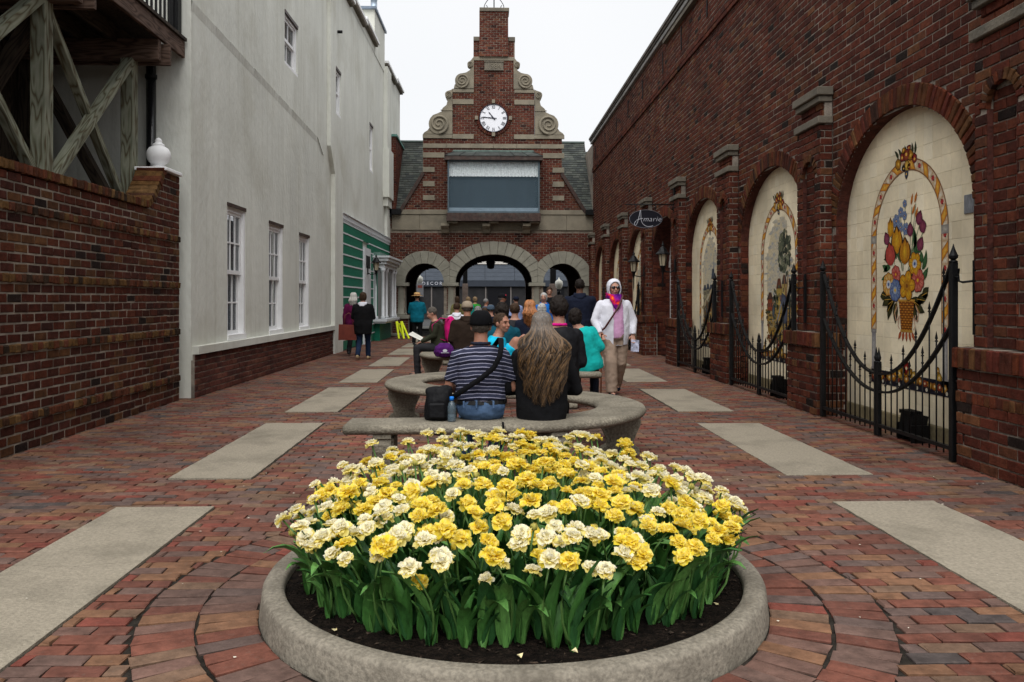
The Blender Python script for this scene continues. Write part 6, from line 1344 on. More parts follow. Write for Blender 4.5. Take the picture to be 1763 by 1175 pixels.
def ell_(mb, c, rx, ry, rz, R=None, n=14):
    c = V3(c); R = R or Matrix.Identity(3); S = []
    for i in range(1, 10):
        a = pi*i/10; S.append((c+R@V3((0, 0, -rz*cos(a))), R@V3((rx*sin(a), 0, 0)), R@V3((0, ry*sin(a), 0))))
    blob(mb, S, n)
def remesh(mb, name, vox, smooth_it=4, fold=0, fscale=(9, 9, 4), seed=0, keep=None, face_noise=None, wide=0):
    me = bpy.data.meshes.new(name); me.from_pydata(mb.v, [], mb.f); ob = bpy.data.objects.new(name, me); TMP.collection.objects.link(ob)
    m = ob.modifiers.new('r', 'REMESH'); m.mode = 'VOXEL'; m.voxel_size = vox; m.use_smooth_shade = True
    if smooth_it: s = ob.modifiers.new('s', 'SMOOTH'); s.iterations = smooth_it; s.factor = .5
    VL.update(); dg = VL.depsgraph; out_ = bpy.data.meshes.new_from_object(ob.evaluated_get(dg)); bpy.data.objects.remove(ob); bpy.data.meshes.remove(me); out_.name = name
    if fold:
        n = len(out_.vertices); co = np.empty(n*3, np.float32); no = np.empty(n*3, np.float32); out_.vertices.foreach_get('co', co); out_.vertices.foreach_get('normal', no); co = co.reshape(-1, 3); no = no.reshape(-1, 3); dd = np.empty(n, np.float32)
        for i in range(n):
            x, y, z = co[i]; a = noise.noise(V3((x*fscale[0]+seed, y*fscale[1], z*fscale[2]+x*3))); b = noise.noise(V3((x*fscale[0]*2.3, y*fscale[1]*2+seed, z*fscale[2]*2.2-x*7)))
            dd[i] = fold*((1-abs(a)*2.6)*.7+b*.6)
        co += no*dd[:, None]; out_.vertices.foreach_set('co', co.ravel())
    if keep:
        bm = bmesh.new(); bm.from_mesh(out_); bm.normal_update(); bmesh.ops.delete(bm, geom=[f for f in bm.faces if not keep(f.calc_center_median(), f.normal)], context='FACES'); bm.to_mesh(out_); bm.free()
    out_.polygons.foreach_set('use_smooth', [True]*len(out_.polygons)); out_.update(); return out_
def hand_blob(mb, wrist, d, side, palm_n, curl=.5, s=1.):
    """palm and five fingers: d along the hand, side towards the thumb, palm_n out of the palm"""
    w = V3(wrist); d = V3(d).normalized(); side = V3(side); side = (side-d*side.dot(d)).normalized(); pn = V3(palm_n); pn = (pn-d*pn.dot(d)-side*pn.dot(side)).normalized()
    blob(mb, [(w-d*.01, side*.026*s, pn*.018*s), (w+d*.02*s, side*.032*s, pn*.016*s), (w+d*.055*s, side*.040*s, pn*.014*s), (w+d*.085*s, side*.038*s, pn*.011*s)], 10)
    for i, (o, L) in enumerate(((.030, .070), (.010, .078), (-.011, .072), (-.030, .056))):
        p = w+d*.078*s+side*o*s; a = curl*.5; q = p+(d*cos(a)+pn*sin(a)+side*o*.6)*L*.5*s; a2 = curl*1.3; e = q+(d*cos(a2)+pn*sin(a2))*L*.5*s
        cap_(mb, p-d*.012, q, .0096*s, .0086*s, n=8); cap_(mb, q, e, .0086*s, .0068*s, n=8)
    p = w+d*.028*s+side*.030*s; q = p+(side*.75+d*.55+pn*.25)*.040*s; e = q+(d*.85+side*.15+pn*.3).normalized()*.032*s; cap_(mb, p, q, .013*s, .0105*s, n=8); cap_(mb, q, e, .0105*s, .0085*s, n=8)
def person(label, x, y, rz, top_z, pose='stand', lean=0., side=0., build=1., skin=None, top=None, top_kind='long', bottom=None, short_legs=False, shoes=None, hair=None, head_yaw=0., head_pitch=0., arms='down', vox=.016, k=None, seat=.44, z0=0., detail=False, coat=False, fold=.006, keep=None, hairstyle='short', legs='std', chubby=1., sho=1., nohair=False, group=None, hoodm=None, collar=None, facefront=False, skirtlen=0, top_lo=None, lw=1.):
    P_ = {}
    full = 1.70 if pose != 'sit' else .885
    k = k or ((top_z-z0)/full if pose != 'sit' else (top_z-seat)/full)
    e = empty('person', (x, y, z0), rz, label, 'person', group)
    up = V3((sin(side), sin(lean)*cos(side), cos(lean)*cos(side))).normalized(); rt = V3((1, 0, 0)); rt = (rt-up*rt.dot(up)).normalized(); fw = up.cross(rt).normalized()
    base = V3((0, 0, .905*k)) if pose != 'sit' else V3((0, 0, seat+.095*k)); T = lambda u, f=0, r=0: base+(up*u+fw*f+rt*r)*k
    b = build; c_ = chubby
    def torso(mb, inf, lo=-.07, hi=True, flat=False):
        secs = [(lo, .155*b if lo < 0 else .170*b, .105*c_ if lo < 0 else .120*c_, .0), (.0 if lo < 0 else lo+.03, .172*b, .122*c_, -.005), (.10, .158*b*(.6+.4*c_), .118*c_, .0), (.20, .156*b*(.6+.4*c_), .118*c_, -.004), (.32, .170*b, .122*c_**.5, -.012), (.42, .168*b*sho, .106*c_**.5, -.016), (.468, .136*b*sho, .086, -.018), (.512, .088*b, .068, -.014)]
        if hi: secs.append((.545, .060, .060, -.006))
        S = [(T(u, f), rt*(rx*k+inf), fw*(ry*k+inf)) for u, rx, ry, f in secs]
        if not flat: S = [(S[0][0]-up*.03*k, S[0][1]*.7, S[0][2]*.7)]+S
        blob(mb, S, 20)
    sh = {s: T(.432, -.014, s*.172*b*sho) for s in (-1, 1)}
    A = {}
    for s in (-1, 1):
        a = arms.get(s) if isinstance(arms, dict) else None
        if a: el, wr = (base+V3(a[0])*k, base+V3(a[1])*k)
        elif arms == 'fold': el, wr = sh[s]+(rt*s*.06-up*.27+fw*.06)*k, T(.16, .24, s*.07)
        elif arms == 'lap': el, wr = sh[s]+(rt*s*.055-up*.26-fw*.0)*k, T(.08, .26, s*.08)
        elif arms == 'up': el, wr = sh[s]+(rt*s*.09-up*.22+fw*.12)*k, T(.56, .22, s*.06)
        else: el, wr = sh[s]+(rt*s*.055-up*.28-fw*.015)*k, sh[s]+(rt*s*.075-up*.52+fw*.05)*k
        A[s] = (el, wr)
    hips = {s: T(-.02, 0, s*.088*b) for s in (-1, 1)}
    if pose == 'sit':
        kn = {s: V3((s*.13*k, .46*k, seat+.075*k)) for s in (-1, 1)}; an = {s: V3((s*.13*k, (.44 if legs == 'std' else .25)*k, .085)) for s in (-1, 1)}
    elif pose == 'walk':
        kn = {1: V3((.09*k, .17*k, .49*k)), -1: V3((-.09*k, .02*k, .48*k))}; an = {1: V3((.09*k, .22*k, .085*k)), -1: V3((-.09*k, -.24*k, .13*k))}
    else: kn = {s: V3((s*.095*k, .015, .49*k)) for s in (-1, 1)}; an = {s: V3((s*.105*k, -.02, .085*k)) for s in (-1, 1)}
    if isinstance(legs, dict): kn, an = {s: V3(legs[s][0]) for s in (-1, 1)}, {s: V3(legs[s][1]) for s in (-1, 1)}
    # head
    RH = Matrix.Rotation(head_yaw, 3, 'Z') @ Matrix.Rotation(head_pitch, 3, 'X'); hc = T(.675, .012)
    HP = lambda a, b_, c: hc+RH@V3((a, b_, c))*k
    body = MB(); torso(body, 0)
    cap_(body, T(.49, -.012), HP(0, -.015, -.06), .062*k*(.8+.2*b), .056*k*(.8+.2*b))
    ell_(body, HP(0, -.008, .018), .077*k, .096*k, .098*k, RH); ell_(body, HP(0, .022, -.035), .060*k, .068*k, .075*k, RH); ell_(body, HP(0, .045, -.082), .036*k, .036*k, .026*k, RH)
    if detail or facefront:
        cap_(body, HP(0, .088, .012), HP(0, .108, -.028), .009*k, .014*k); ell_(body, HP(0, .076, .028), .052*k, .022*k, .014*k, RH)
        for s in (-1, 1): ell_(body, HP(s*.036, .066, -.030), .022*k, .022*k, .022*k, RH)
        ell_(body, HP(0, .086, -.058), .024*k, .014*k, .010*k, RH)
    for s in (-1, 1): ell_(body, HP(s*.080, -.006, -.006), .011*k, .020*k, .032*k, RH, 10)
    for s in (-1, 1):
        el, wr = A[s]; cap_(body, sh[s], el, .050*k, .040*k); cap_(body, el, wr, .040*k, .027*k)
        d = (wr-el).normalized(); side_ = (-rt*s if abs(d.dot(rt)) < .8 else up); hand_blob(body, wr+d*.012*k, d, side_ if abs(d.z) > .6 or True else up, fw if abs(d.dot(fw)) < .7 else -up, .7, k*1.0)
        cap_(body, hips[s], kn[s], .085*k*b, .058*k); cap_(body, kn[s], an[s], .058*k, .040*k); cap_(body, an[s]-V3((0, .02*k, .04*k)), an[s]+V3((0, .13*k, -.045*k)), .038*k, .030*k)
    o = link('body', remesh(body, 'body', .0075 if detail else vox*.85, 2), skin or SK, e, False)
    if detail or facefront:
        for s in (-1, 1):
            q = MB(); ell_(q, HP(s*.030, .0835, .010), .012*k, .006*k, .0055*k, RH, 10); q.build('eye', m_eye, e, False)
            q = MB(); q.tube([HP(s*.014, .092, .026), HP(s*.03, .091, .031), HP(s*.048, .080, .027)], .0035*k, 6); q.build('eyebrow', hair or m_eye, e, False)
        q = MB(); ell_(q, HP(0, .0955, -.058), .020*k, .006*k, .0055*k, RH, 10); q.build('mouth', m_lip, e, False)
    # trousers
    g = MB(); inf = .016
    blob(g, [(T(-.10), rt*(.13*b*k), fw*(.09*c_*k)), (T(-.06), rt*(.162*b*k+inf), fw*(.112*c_*k+inf)), (T(.0, -.004), rt*(.175*b*k+inf), fw*(.124*c_*k+inf)), (T(.09), rt*(.160*b*k+inf*.7), fw*(.118*c_*k+inf*.7))], 18)
    for s in (-1, 1):
        if short_legs: t_ = kn[s]+(an[s]-kn[s])*.02; cap_(g, hips[s], kn[s]*.88+hips[s]*.12, .092*k*b, .080*k, flat1=True)
        else:
            cap_(g, hips[s], kn[s], .094*k*b*lw**.5, .070*k*lw); cap_(g, kn[s], an[s]+(kn[s]-an[s]).normalized()*-.02*k, .070*k*lw, .062*k*lw, flat1=True)
    link('trousers', remesh(g, 'trousers', vox, 3, fold, (8, 8, 12), x*3), bottom, e, False)
    for s in (-1, 1):
        q = MB(); dv_ = V3((0, 1, 0)); c0 = an[s]+V3((0, -.045*k, -.052*k)); cap_(q, c0, c0+dv_*.17*k, .040*k, .043*k, k=.85, wide=(1, 0, 0)); cap_(q, c0+V3((0, .0, .02)), c0+V3((0, .06*k, .035*k)), .040*k, .034*k); link('shoe', remesh(q, 'shoe', .012, 3), shoes or m_shoe, e, False)
    # top
    g = MB(); inf = .022 if not coat else .034; torso(g, inf, top_lo if top_lo is not None else (-.10 if not coat else -.16)-skirtlen, hi=False, flat=True)
    for s in (-1, 1):
        el, wr = A[s]
        if top_kind == 'short': cap_(g, sh[s], sh[s]+(el-sh[s])*.80, .062*k, .058*k, flat1=True)
        else: cap_(g, sh[s], el, .060*k+(.01 if coat else 0), .052*k+(.008 if coat else 0)); cap_(g, el, wr+(wr-el).normalized()*.006, .052*k+(.008 if coat else 0), .040*k+(.004 if coat else 0), flat1=True)
        ell_(g, sh[s]-rt*s*.015, .060*k, .060*k, .052*k)
    link('top', remesh(g, 'top', vox, 3, fold, (8, 8, 7), y*2, keep=keep), top, e, False)
    if hoodm:
        q = MB(); cap_(q, T(.50, -.085, -.07), T(.50, -.085, .07), .050*k, .050*k); cap_(q, T(.46, -.115, -.03), T(.46, -.115, .03), .045*k, .045*k); cap_(q, T(.53, -.02, -.085), T(.50, -.09, -.04), .028*k, .035*k); cap_(q, T(.53, -.02, .085), T(.50, -.09, .04), .028*k, .035*k); link('hood', remesh(q, 'hood', vox*.8, 3, .004, seed=x), hoodm, e, False)
    if collar:
        q = MB(); n = 20
        for i in range(n): a = 2*pi*i/n; a2 = 2*pi*(i+1)/n; cap_(q, T(.535, -.012+.066*sin(a)*b, .070*cos(a)*b), T(.535, -.012+.066*sin(a2)*b, .070*cos(a2)*b), .016*k, .016*k, n=8)
        link('collar', remesh(q, 'collar', .011, 3, .003), collar, e, False)
    if hair and not nohair:
        q = MB(); ell_(q, HP(0, -.020, .030), .086*k, .098*k, .098*k, RH)
        if hairstyle in ('full', 'bob', 'long', 'curly'): ell_(q, HP(0, -.030, -.01), .092*k, .085*k, .10*k, RH)
        if hairstyle == 'bob': ell_(q, HP(0, -.035, -.06), .095*k, .075*k, .085*k, RH)
        if hairstyle == 'big': ell_(q, HP(0, -.025, .035), .090*k, .100*k, .102*k, RH); ell_(q, HP(0, -.03, .10), .06*k, .06*k, .045*k, RH)
        if hairstyle == 'curly': ell_(q, HP(0, -.05, -.09), .105*k, .075*k, .16*k, RH)
        if hairstyle == 'long': ell_(q, HP(0, -.055, -.10), .095*k, .055*k, .16*k, RH)
        amp = {'short': .004, 'full': .010, 'big': .012, 'curly': .014, 'bob': .008}.get(hairstyle, .006)
        hm = remesh(q, 'hair', .010 if vox < .02 else .014, 1, amp, (38, 38, 22), x*5, keep=(None if not (detail or facefront) else (lambda c, n: ((RH.transposed()@(V3(c)-hc)).y < .058*k or (RH.transposed()@(V3(c)-hc)).z > .062*k))))
        link('hair', hm, hair, e, False)
        # loose locks that break the outline
        rr = random.Random(int(abs(x)*1000)); s_ = MB(); nl = 90 if vox < .02 else 40
        for i in range(nl):
            a = rr.uniform(0, 2*pi); el_ = rr.uniform(-.5, 1.3); dr = V3((cos(a)*cos(el_), sin(a)*cos(el_), sin(el_)))
            if dr.y > .35 and dr.z < .75: continue
            p0 = HP(0, -.02, .028)+RH@V3((dr.x*.084, dr.y*.096, dr.z*.097))*k; tv = RH@V3((rr.gauss(0, .4), rr.gauss(-.1, .4), -.8)); tv = (tv-dr*tv.dot(dr)*.8).normalized(); L = (.03 if hairstyle == 'short' else .05)*k
            s_.tube([p0-dr*.004, p0+tv*L*.5+dr*.005, p0+tv*L+dr*rr.uniform(-.002, .006)], [.004*k, .0035*k, .0008], 4)
        s_.build('hair_locks', hair, e, False)['kind'] = 'stuff'
    return e, dict(T=T, HP=HP, A=A, sh=sh, k=k, up=up, fw=fw, rt=rt, RH=RH, hc=hc, an=an, kn=kn, base=base)
def hairmat(name, c, c2): 
    m = mat(name, tuple(q*.72 for q in c), .65, .3, 60, bump=.5, bscale=90, bdist=.002, spec=.12, col2=tuple(q*.72 for q in c2), stretch=(1.6, 1.6, .35)); return m
H_GREY = hairmat('grey_hair', (.17,.165,.16), (.34,.33,.32)); H_WHITE = hairmat('white_hair', (.42,.41,.39), (.66,.65,.62)); H_DARK = hairmat('dark_hair', (.012,.009,.008), (.03,.022,.018)); H_BROWN = hairmat('brown_hair', (.035,.02,.012), (.085,.05,.03)); H_RED = hairmat('red_hair', (.16,.05,.015), (.36,.14,.05)); H_BLOND = hairmat('fair_hair', (.20,.13,.07), (.38,.27,.16)); H_SALT = hairmat('salt_hair', (.07,.06,.05), (.16,.14,.12))
BLK = cloth('black_cloth', (.008,.008,.009)); NAVY = cloth('navy_cloth', (.010,.013,.026)); JEAN = mat('denim', (.035,.065,.125), .9, .25, 9, bump=.3, bscale=200, spec=.1, col2=(.09,.15,.26)); DJEAN = cloth('dark_denim', (.012,.022,.05)); CHAR = cloth('charcoal_cloth', (.025,.025,.028)); OLIV = cloth('olive_cloth', (.03,.032,.02)); BRNJ = cloth('brown_cloth', (.022,.014,.010)); KHAK = cloth('khaki_cloth', (.28,.205,.155)); WHT = cloth('white_knit', (.62,.62,.68), bump=.25, var=.06); PNK = cloth('pink_knit', (.62,.34,.55)); TEAL = cloth('teal_cloth', (.005,.13,.19)); TURQ = cloth('turquoise_cloth', (.01,.38,.36)); CYAN = cloth('cyan_cloth', (.01,.42,.62)); MAG = cloth('plum_cloth', (.10,.008,.05)); MAG2 = cloth('magenta_cloth', (.50,.01,.14)); BLU = cloth('blue_cloth', (.01,.13,.48)); GRN = cloth('green_cloth', (.03,.26,.03)); LBL = cloth('pale_blue_cloth', (.28,.36,.62)); PURP = cloth('purple_cloth', (.07,.012,.11)); STRAW = mat('straw', (.55,.33,.13), .8, .25, 30, bump=.4, bscale=90); TAN = cloth('tan_cloth', (.26,.21,.155)); SLATE = cloth('slate_knit', (.06,.09,.13))
def stripes():
    m = cloth('striped_polo_cloth', (.03,.034,.06)); t = m.node_tree; L = t.links; b = t.nodes['Principled BSDF']; src = b.inputs['Base Color'].links[0].from_socket
    tc = _n(t, 'ShaderNodeTexCoord'); sp_ = _n(t, 'ShaderNodeSeparateXYZ'); L.new(tc.outputs['Object'], sp_.inputs[0])
    x2 = _n(t, 'ShaderNodeMath', operation='POWER'); x2.inputs[1].default_value = 2; ax = _n(t, 'ShaderNodeMath', operation='ABSOLUTE'); L.new(sp_.outputs['X'], ax.inputs[0]); L.new(ax.outputs[0], x2.inputs[0])
    nz = _n(t, 'ShaderNodeTexNoise'); nz.inputs['Scale'].default_value = 7; L.new(tc.outputs['Object'], nz.inputs['Vector'])
    a = _n(t, 'ShaderNodeMath', operation='MULTIPLY_ADD'); a.inputs[1].default_value = .75; L.new(x2.outputs[0], a.inputs[0]); L.new(sp_.outputs['Z'], a.inputs[2])
    a2 = _n(t, 'ShaderNodeMath', operation='MULTIPLY_ADD'); a2.inputs[1].default_value = .022; L.new(nz.outputs['Fac'], a2.inputs[0]); L.new(a.outputs[0], a2.inputs[2])
    mo = _n(t, 'ShaderNodeMath', operation='MULTIPLY'); mo.inputs[1].default_value = 1/.0268; L.new(a2.outputs[0], mo.inputs[0]); fr = _n(t, 'ShaderNodeMath', operation='FRACT'); L.new(mo.outputs[0], fr.inputs[0])
    lt = _n(t, 'ShaderNodeMath', operation='LESS_THAN'); lt.inputs[1].default_value = .19; L.new(fr.outputs[0], lt.inputs[0])
    mo2 = _n(t, 'ShaderNodeMath', operation='MULTIPLY'); mo2.inputs[1].default_value = .5/.0268; L.new(a2.outputs[0], mo2.inputs[0]); f2 = _n(t, 'ShaderNodeMath', operation='FRACT'); L.new(mo2.outputs[0], f2.inputs[0]); cr2 = _n(t, 'ShaderNodeValToRGB'); cr2.color_ramp.elements[0].position = .45; cr2.color_ramp.elements[1].position = .55; cr2.color_ramp.elements[0].color = (.012, .013, .024, 1); cr2.color_ramp.elements[1].color = (.028, .031, .056, 1); L.new(f2.outputs[0], cr2.inputs[0])
    mx_ = _n(t, 'ShaderNodeMix', data_type='RGBA'); L.new(lt.outputs[0], mx_.inputs[0]); L.new(cr2.outputs[0], mx_.inputs[6]); mx_.inputs[7].default_value = (.27, .27, .36, 1); L.new(mx_.outputs[2], b.inputs['Base Color']); return m
def strap_pts(e, mb_pts, w_, t_, name, m, up=(0, 1, 0), par=None):
    s = MB(); s.tube([V3(p) for p in mb_pts], w_, 8, flat=t_, up=up); return s.build(name, m, par or e, False)
def capdome(d, kk, m, e, h=.115, drop=.01, brim=None, name='cap', rad=.095, brimm=None):
    q = MB(); HP, k, RH = d['HP'], d['k'], d['RH']; S = []
    for i in range(8):
        a = (i/8)*pi/2*.98; S.append((HP(0, -.018, drop+h*sin(a)), RH@V3((rad*k*cos(a)**.62, 0, 0)), RH@V3((0, (rad+.014)*k*cos(a)**.62, 0))))
    S = [(HP(0, -.018, drop-.022), RH@V3((rad*k*.985, 0, 0)), RH@V3((0, (rad+.014)*k*.985, 0)))]+S; blob(q, S, 22); o = q.build(name, m, e, False)
    for p in o.data.polygons: p.use_smooth = True
    if brim:
        s = MB(); V = []; n = 13
        for r0 in (.9, 1.0+brim):
            for i in range(n): a = radians(34+112*i/(n-1)); V.append(HP(rad*r0*cos(a)*(.97), -.018+(rad+.014)*r0*sin(a), drop-.004-.012*(r0 > .95)*sin(a)))
        s.add(V+[v-V3((0, 0, .005)) for v in V], [(i, i+1, n+i+1, n+i) for i in range(n-1)]+[(2*n+i, 3*n+i, 3*n+i+1, 2*n+i+1) for i in range(n-1)]+[(n+i, n+i+1, 3*n+i+1, 3*n+i) for i in range(n-1)]); s.build('brim', brimm or m, o, False)
    return o
def strands(e, d, n, length, seed, spread, m, wave=.012, mid_y=-.15, r0=.0055, wfreq=9, drop_z=None, colf=None, name='hair_strand'):
    rr = random.Random(seed); s = MB(); HP, T, k = d['HP'], d['T'], d['k']
    for i in range(n):
        u = rr.uniform(-1, 1); u = u*abs(u)**.15; L = length*rr.uniform(.80, 1.06)*(1-.16*abs(u)**2); ph = round(u*7)*1.9+rr.gauss(0, .45); pts = []; cs = []; lay = rr.uniform(0, 1)
        tone = rr.random(); m_ = 20
        for j in range(m_+1):
            t = j/m_; s_ = t*L
            hz = .112-.0; ang = min(s_/.105, 1.45)     # over the skull first
            if s_ < .155:
                a = s_/.155*1.50; x_ = u*.084*sin(min(a+.25, 1.5)); y_ = -.018-.100*sin(a)*sqrt(max(.05, 1-u*u*.75)); z_ = .028+.100*cos(a)-.0; p = HP(x_, y_, z_)
            else:
                q = (s_-.155)/(max(L-.155, .01)); w_ = .084+(spread-.084)*min(1, q*2.2)**.8; w_ *= 1-.25*max(0, q-.55)/.45; pz = HP(0, -.118, .028)-V3((0, 0, s_-.155)); yy = -.118+(mid_y+.118)*min(1, q*2.4)*(1-.15*q)-.02*lay; base_ = d['hc']; p = V3((base_.x+u*w_*k+wave*sin(wfreq*q*2+ph)*min(1, q*2), base_.y+yy*k+.02*abs(u)**2+wave*.5*cos(wfreq*q*2+ph)*min(1, q*2), pz.z))
                if s_-.155 < .10: a_ = (s_-.155)/.10; p0 = HP(u*.084, -.018-.100*sqrt(max(.05, 1-u*u*.75)), .028); p = p.lerp(V3((p0.x*(1-a_)+p.x*a_, p0.y*(1-a_)+p.y*a_, pz.z)), 1)
            pts.append(p); cs.append(colf(t, tone) if colf else (.1,.07,.05))
        nn = 4; s.tube(pts, [r0*(1-.75*(j/m_)**3)*(.5 if j == 0 else 1) for j in range(m_+1)], nn, cap=False); s.c += [c for c in cs for _ in range(nn)]
    o = s.build(name, m, e, False); o['kind'] = 'stuff'; return o
m_str = mat('hair_strands', None, .45, .15, 40, bump=0, spec=.35, attr='col')
# ---- the man in the striped polo
SPOLO = stripes()
e, d = person('seated man in a navy and white striped polo and black cap, seen from behind', -.03, 5.93, 0, 1.205, 'sit', lean=.05, build=1.08, chubby=1.2, skin=SKT, top=SPOLO, top_kind='short', bottom=JEAN, hair=H_SALT, arms={-1: ((-.275, .03, .16), (-.16, .27, .10)), 1: ((.275, .03, .16), (.16, .27, .10))}, vox=.0105, fold=.009, sho=1.02, collar=cloth('polo_collar', (.018,.020,.034)), legs='in', top_lo=.055)
HP, T, k = d['HP'], d['T'], d['k']
capdome(d, k, cloth('black_cap', (.005,.005,.006)), e, h=.108, drop=.035, brim=.55, rad=.096)
s = MB(); blob(s, [(T(.028), d['rt']*(.172*1.08*k+.020), d['fw']*(.122*1.2*k+.020)), (T(.062), d['rt']*(.166*1.08*k+.019), d['fw']*(.12*1.2*k+.019))], 24); s.build('belt', mat('black_leather', (.01,.01,.01), .45), e, False)
for a in (-.12, -.03, .09): s = MB(); s.box(a-.007, a+.007, -.166, -.148, T(.015).z, T(.07).z, bev=.002); s.build('belt_loop', JEAN, e, False)
sb_ = empty('shoulder_bag', (-.35, 5.86, .44), 0, 'black camera bag on the bench beside the striped shirt man', 'bag'); mbk = cloth('black_nylon', (.007,.007,.008), .6)
q = MB(); blob(q, [(V3((-.335, 5.86, .443)), V3((.098, 0, 0)), V3((0, .075, 0))), (V3((-.335, 5.86, .47)), V3((.105, 0, 0)), V3((0, .085, 0))), (V3((-.33, 5.865, .58)), V3((.100, 0, 0)), V3((0, .08, 0))), (V3((-.325, 5.87, .64)), V3((.090, 0, 0)), V3((0, .07, 0))), (V3((-.32, 5.87, .665)), V3((.06, 0, 0)), V3((0, .05, 0)))], 16); cap_(q, (-.40, 5.86, .645), (-.26, 5.87, .66), .030, .030)
link('bag_body', remesh(q, 'bag_body', .010, 1, .006, (14, 14, 10), 3), mbk, sb_)
s = MB(); s.box(-.40, -.28, 5.755, 5.785, .46, .57, bev=.012); s.build('front_pocket', mbk, sb_)
sp_pts = [(-.24, 5.84, .60), (-.20, 5.765, .63), (-.13, 5.748, .68), (-.03, 5.742, .745), (.06, 5.747, .82), (.105, 5.762, .90), (.115, 5.785, .965), (.115, 5.85, 1.018), (.11, 5.93, 1.02), (.05, 6.05, .93)]
SPp = [V3(p) for p in sp_pts]; s = MB(); V = []
for i, p in enumerate(SPp):
    dd_ = (SPp[min(i+1, len(SPp)-1)]-SPp[max(i-1, 0)]).normalized(); nr = V3((0, -1, .05)) if i < 6 else V3((.1, -.5, .9)) if i < 8 else V3((0, .3, 1)); x_ = dd_.cross(nr).normalized()*.019; V += [p-x_, p+x_, p+x_+nr*.006, p-x_+nr*.006]
F = [(4*i+a, 4*i+(a+1) % 4, 4*i+4+(a+1) % 4, 4*i+4+a) for i in range(len(SPp)-1) for a in range(4)]+[(0, 1, 2, 3)]; s.add(V, F, 0, True); s.build('strap', cloth('webbing', (.006,.006,.007)), sb_)
wb_ = empty('water_bottle', (-.235, 5.775, .445), 0, 'small clear water bottle with a blue cap beside the black bag', 'bottle'); s = MB(); s.lathe([(.026, 0), (.030, .008), (.030, .05), (.027, .055), (.030, .06), (.030, .105), (.022, .13), (.012, .142), (.012, .15)], (-.235, 5.762, .442), 14); s.build('bottle_body', glass_mat('clear_plastic', (.10,.14,.17), .1, .55), wb_)
s = MB(); s.lathe([(.016, .150), (.016, .172), (.013, .176)], (-.235, 5.762, .442), 14); s.build('bottle_cap', mat('blue_plastic', (.01,.17,.62), .4), wb_)
bs_ = MB(); bs_.box(.118, .132, 5.572, 5.60, .33, .438); bs_.box(.118, .132, 5.585, 5.70, .437, .446); tag(bs_.build('hanging_strap', BLK), 'thin black strap hanging over the front edge of the curved bench', 'strap')
# ---- the woman with waist long hair
LH = lambda t, tone: tuple((a*(1-min(1, t*1.7))+b*min(1, t*1.7))*(.32+.8*tone) for a, b in zip((.17,.145,.125), ((.17,.095,.040) if tone > .6 else (.065,.042,.026))))
e, d = person('seated woman in black with very long grey to golden wavy hair, seen from behind', .415, 5.93, 0, 1.205, 'sit', lean=.08, build=1.12, chubby=1.25, top=BLK, bottom=BLK, hair=H_GREY, hairstyle='long', arms={-1: ((-.30, .04, .14), (-.12, .26, .12)), 1: ((.30, .04, .14), (.12, .26, .12))}, vox=.0115, fold=.006, legs='in', skirtlen=.04)
strands(e, d, 1500, .70, 4, .215, m_str, wave=.017, mid_y=-.270, r0=.0028, wfreq=8, colf=LH, name='long_hair')
# ---- the boy in cyan
e, d = person('boy in a cyan shirt sitting with one knee up, face turned to the camera', .07, 8.0, -pi/2-.15, 1.165, 'sit', lean=.16, build=.98, skin=SKT, top=CYAN, top_kind='short', bottom=CYAN, short_legs=True, hair=H_BROWN, head_yaw=-.62, head_pitch=.02, detail=True, vox=.011, fold=.004, k=.83, legs={1: ((.12, .25, .90), (.13, .24, .53)), -1: ((-.10, .36, .50), (-.10, .36, .1))}, arms={1: ((.21, .06, .22), (.15, .24, .42)), -1: ((-.17, .16, .22), (-.03, .30, .44))}, shoes=m_shoew)
# ---- the woman with the cane
e, d = person('elderly woman walking with a cane in white hooded cardigan and bright scarf', 1.76, 11.05, pi+.10, 1.60, 'walk', build=1.12, chubby=1.28, skin=SK, top=WHT, bottom=KHAK, hair=H_GREY, detail=True, vox=.011, fold=.005, coat=True, shoes=NAVY, k=.925, lw=1.35, arms={1: ((.30, .02, .20), (.25, .16, .02)), -1: ((-.29, .0, .20), (-.27, .07, .0))}, keep=lambda c, n: not (-.105 < c.x-.01 < .035 and n.y > .15 and c.z > .6 and c.z < 1.40))
HP, T, k, rt, fw, up = (d[q] for q in ('HP', 'T', 'k', 'rt', 'fw', 'up'))
q = MB(); S = [(T(u, f), rt*(rx*k+.012), fw*(ry*k+.020)) for u, rx, ry, f in ((-.06, .178, .142, .0), (.0, .19, .155, 0), (.10, .178, .152, 0), (.20, .175, .150, 0), (.32, .185, .142, -.01), (.42, .185, .12, -.014), (.48, .14, .09, -.016))]; blob(q, S, 20)
link('shirt', remesh(q, 'shirt', .012, 2, .004), PNK, e, False)
q = MB(); blob(q, [(HP(0, -.035, -.09), V3((.09*k, 0, 0)), V3((0, .085*k, 0))), (HP(0, -.03, -.03), V3((.105*k, 0, 0)), V3((0, .105*k, 0))), (HP(0, -.025, .04), V3((.108*k, 0, 0)), V3((0, .115*k, 0))), (HP(0, -.02, .095), V3((.090*k, 0, 0)), V3((0, .10*k, 0))), (HP(0, -.02, .130), V3((.055*k, 0, 0)), V3((0, .06*k, 0))), (HP(0, -.02, .142), V3((.02*k, 0, 0)), V3((0, .02*k, 0)))], 20); cap_(q, HP(-.05, -.06, -.13), HP(.05, -.06, -.13), .05, .05)
hc_ = d['hc']; link('hood', remesh(q, 'hood', .010, 2, .003, keep=lambda c, n: not (((c.x-hc_.x)/(.084*k))**2+((c.z-hc_.z+.018)/(.118*k))**2 < 1 and c.y > hc_.y-.0)), WHT, e, False)
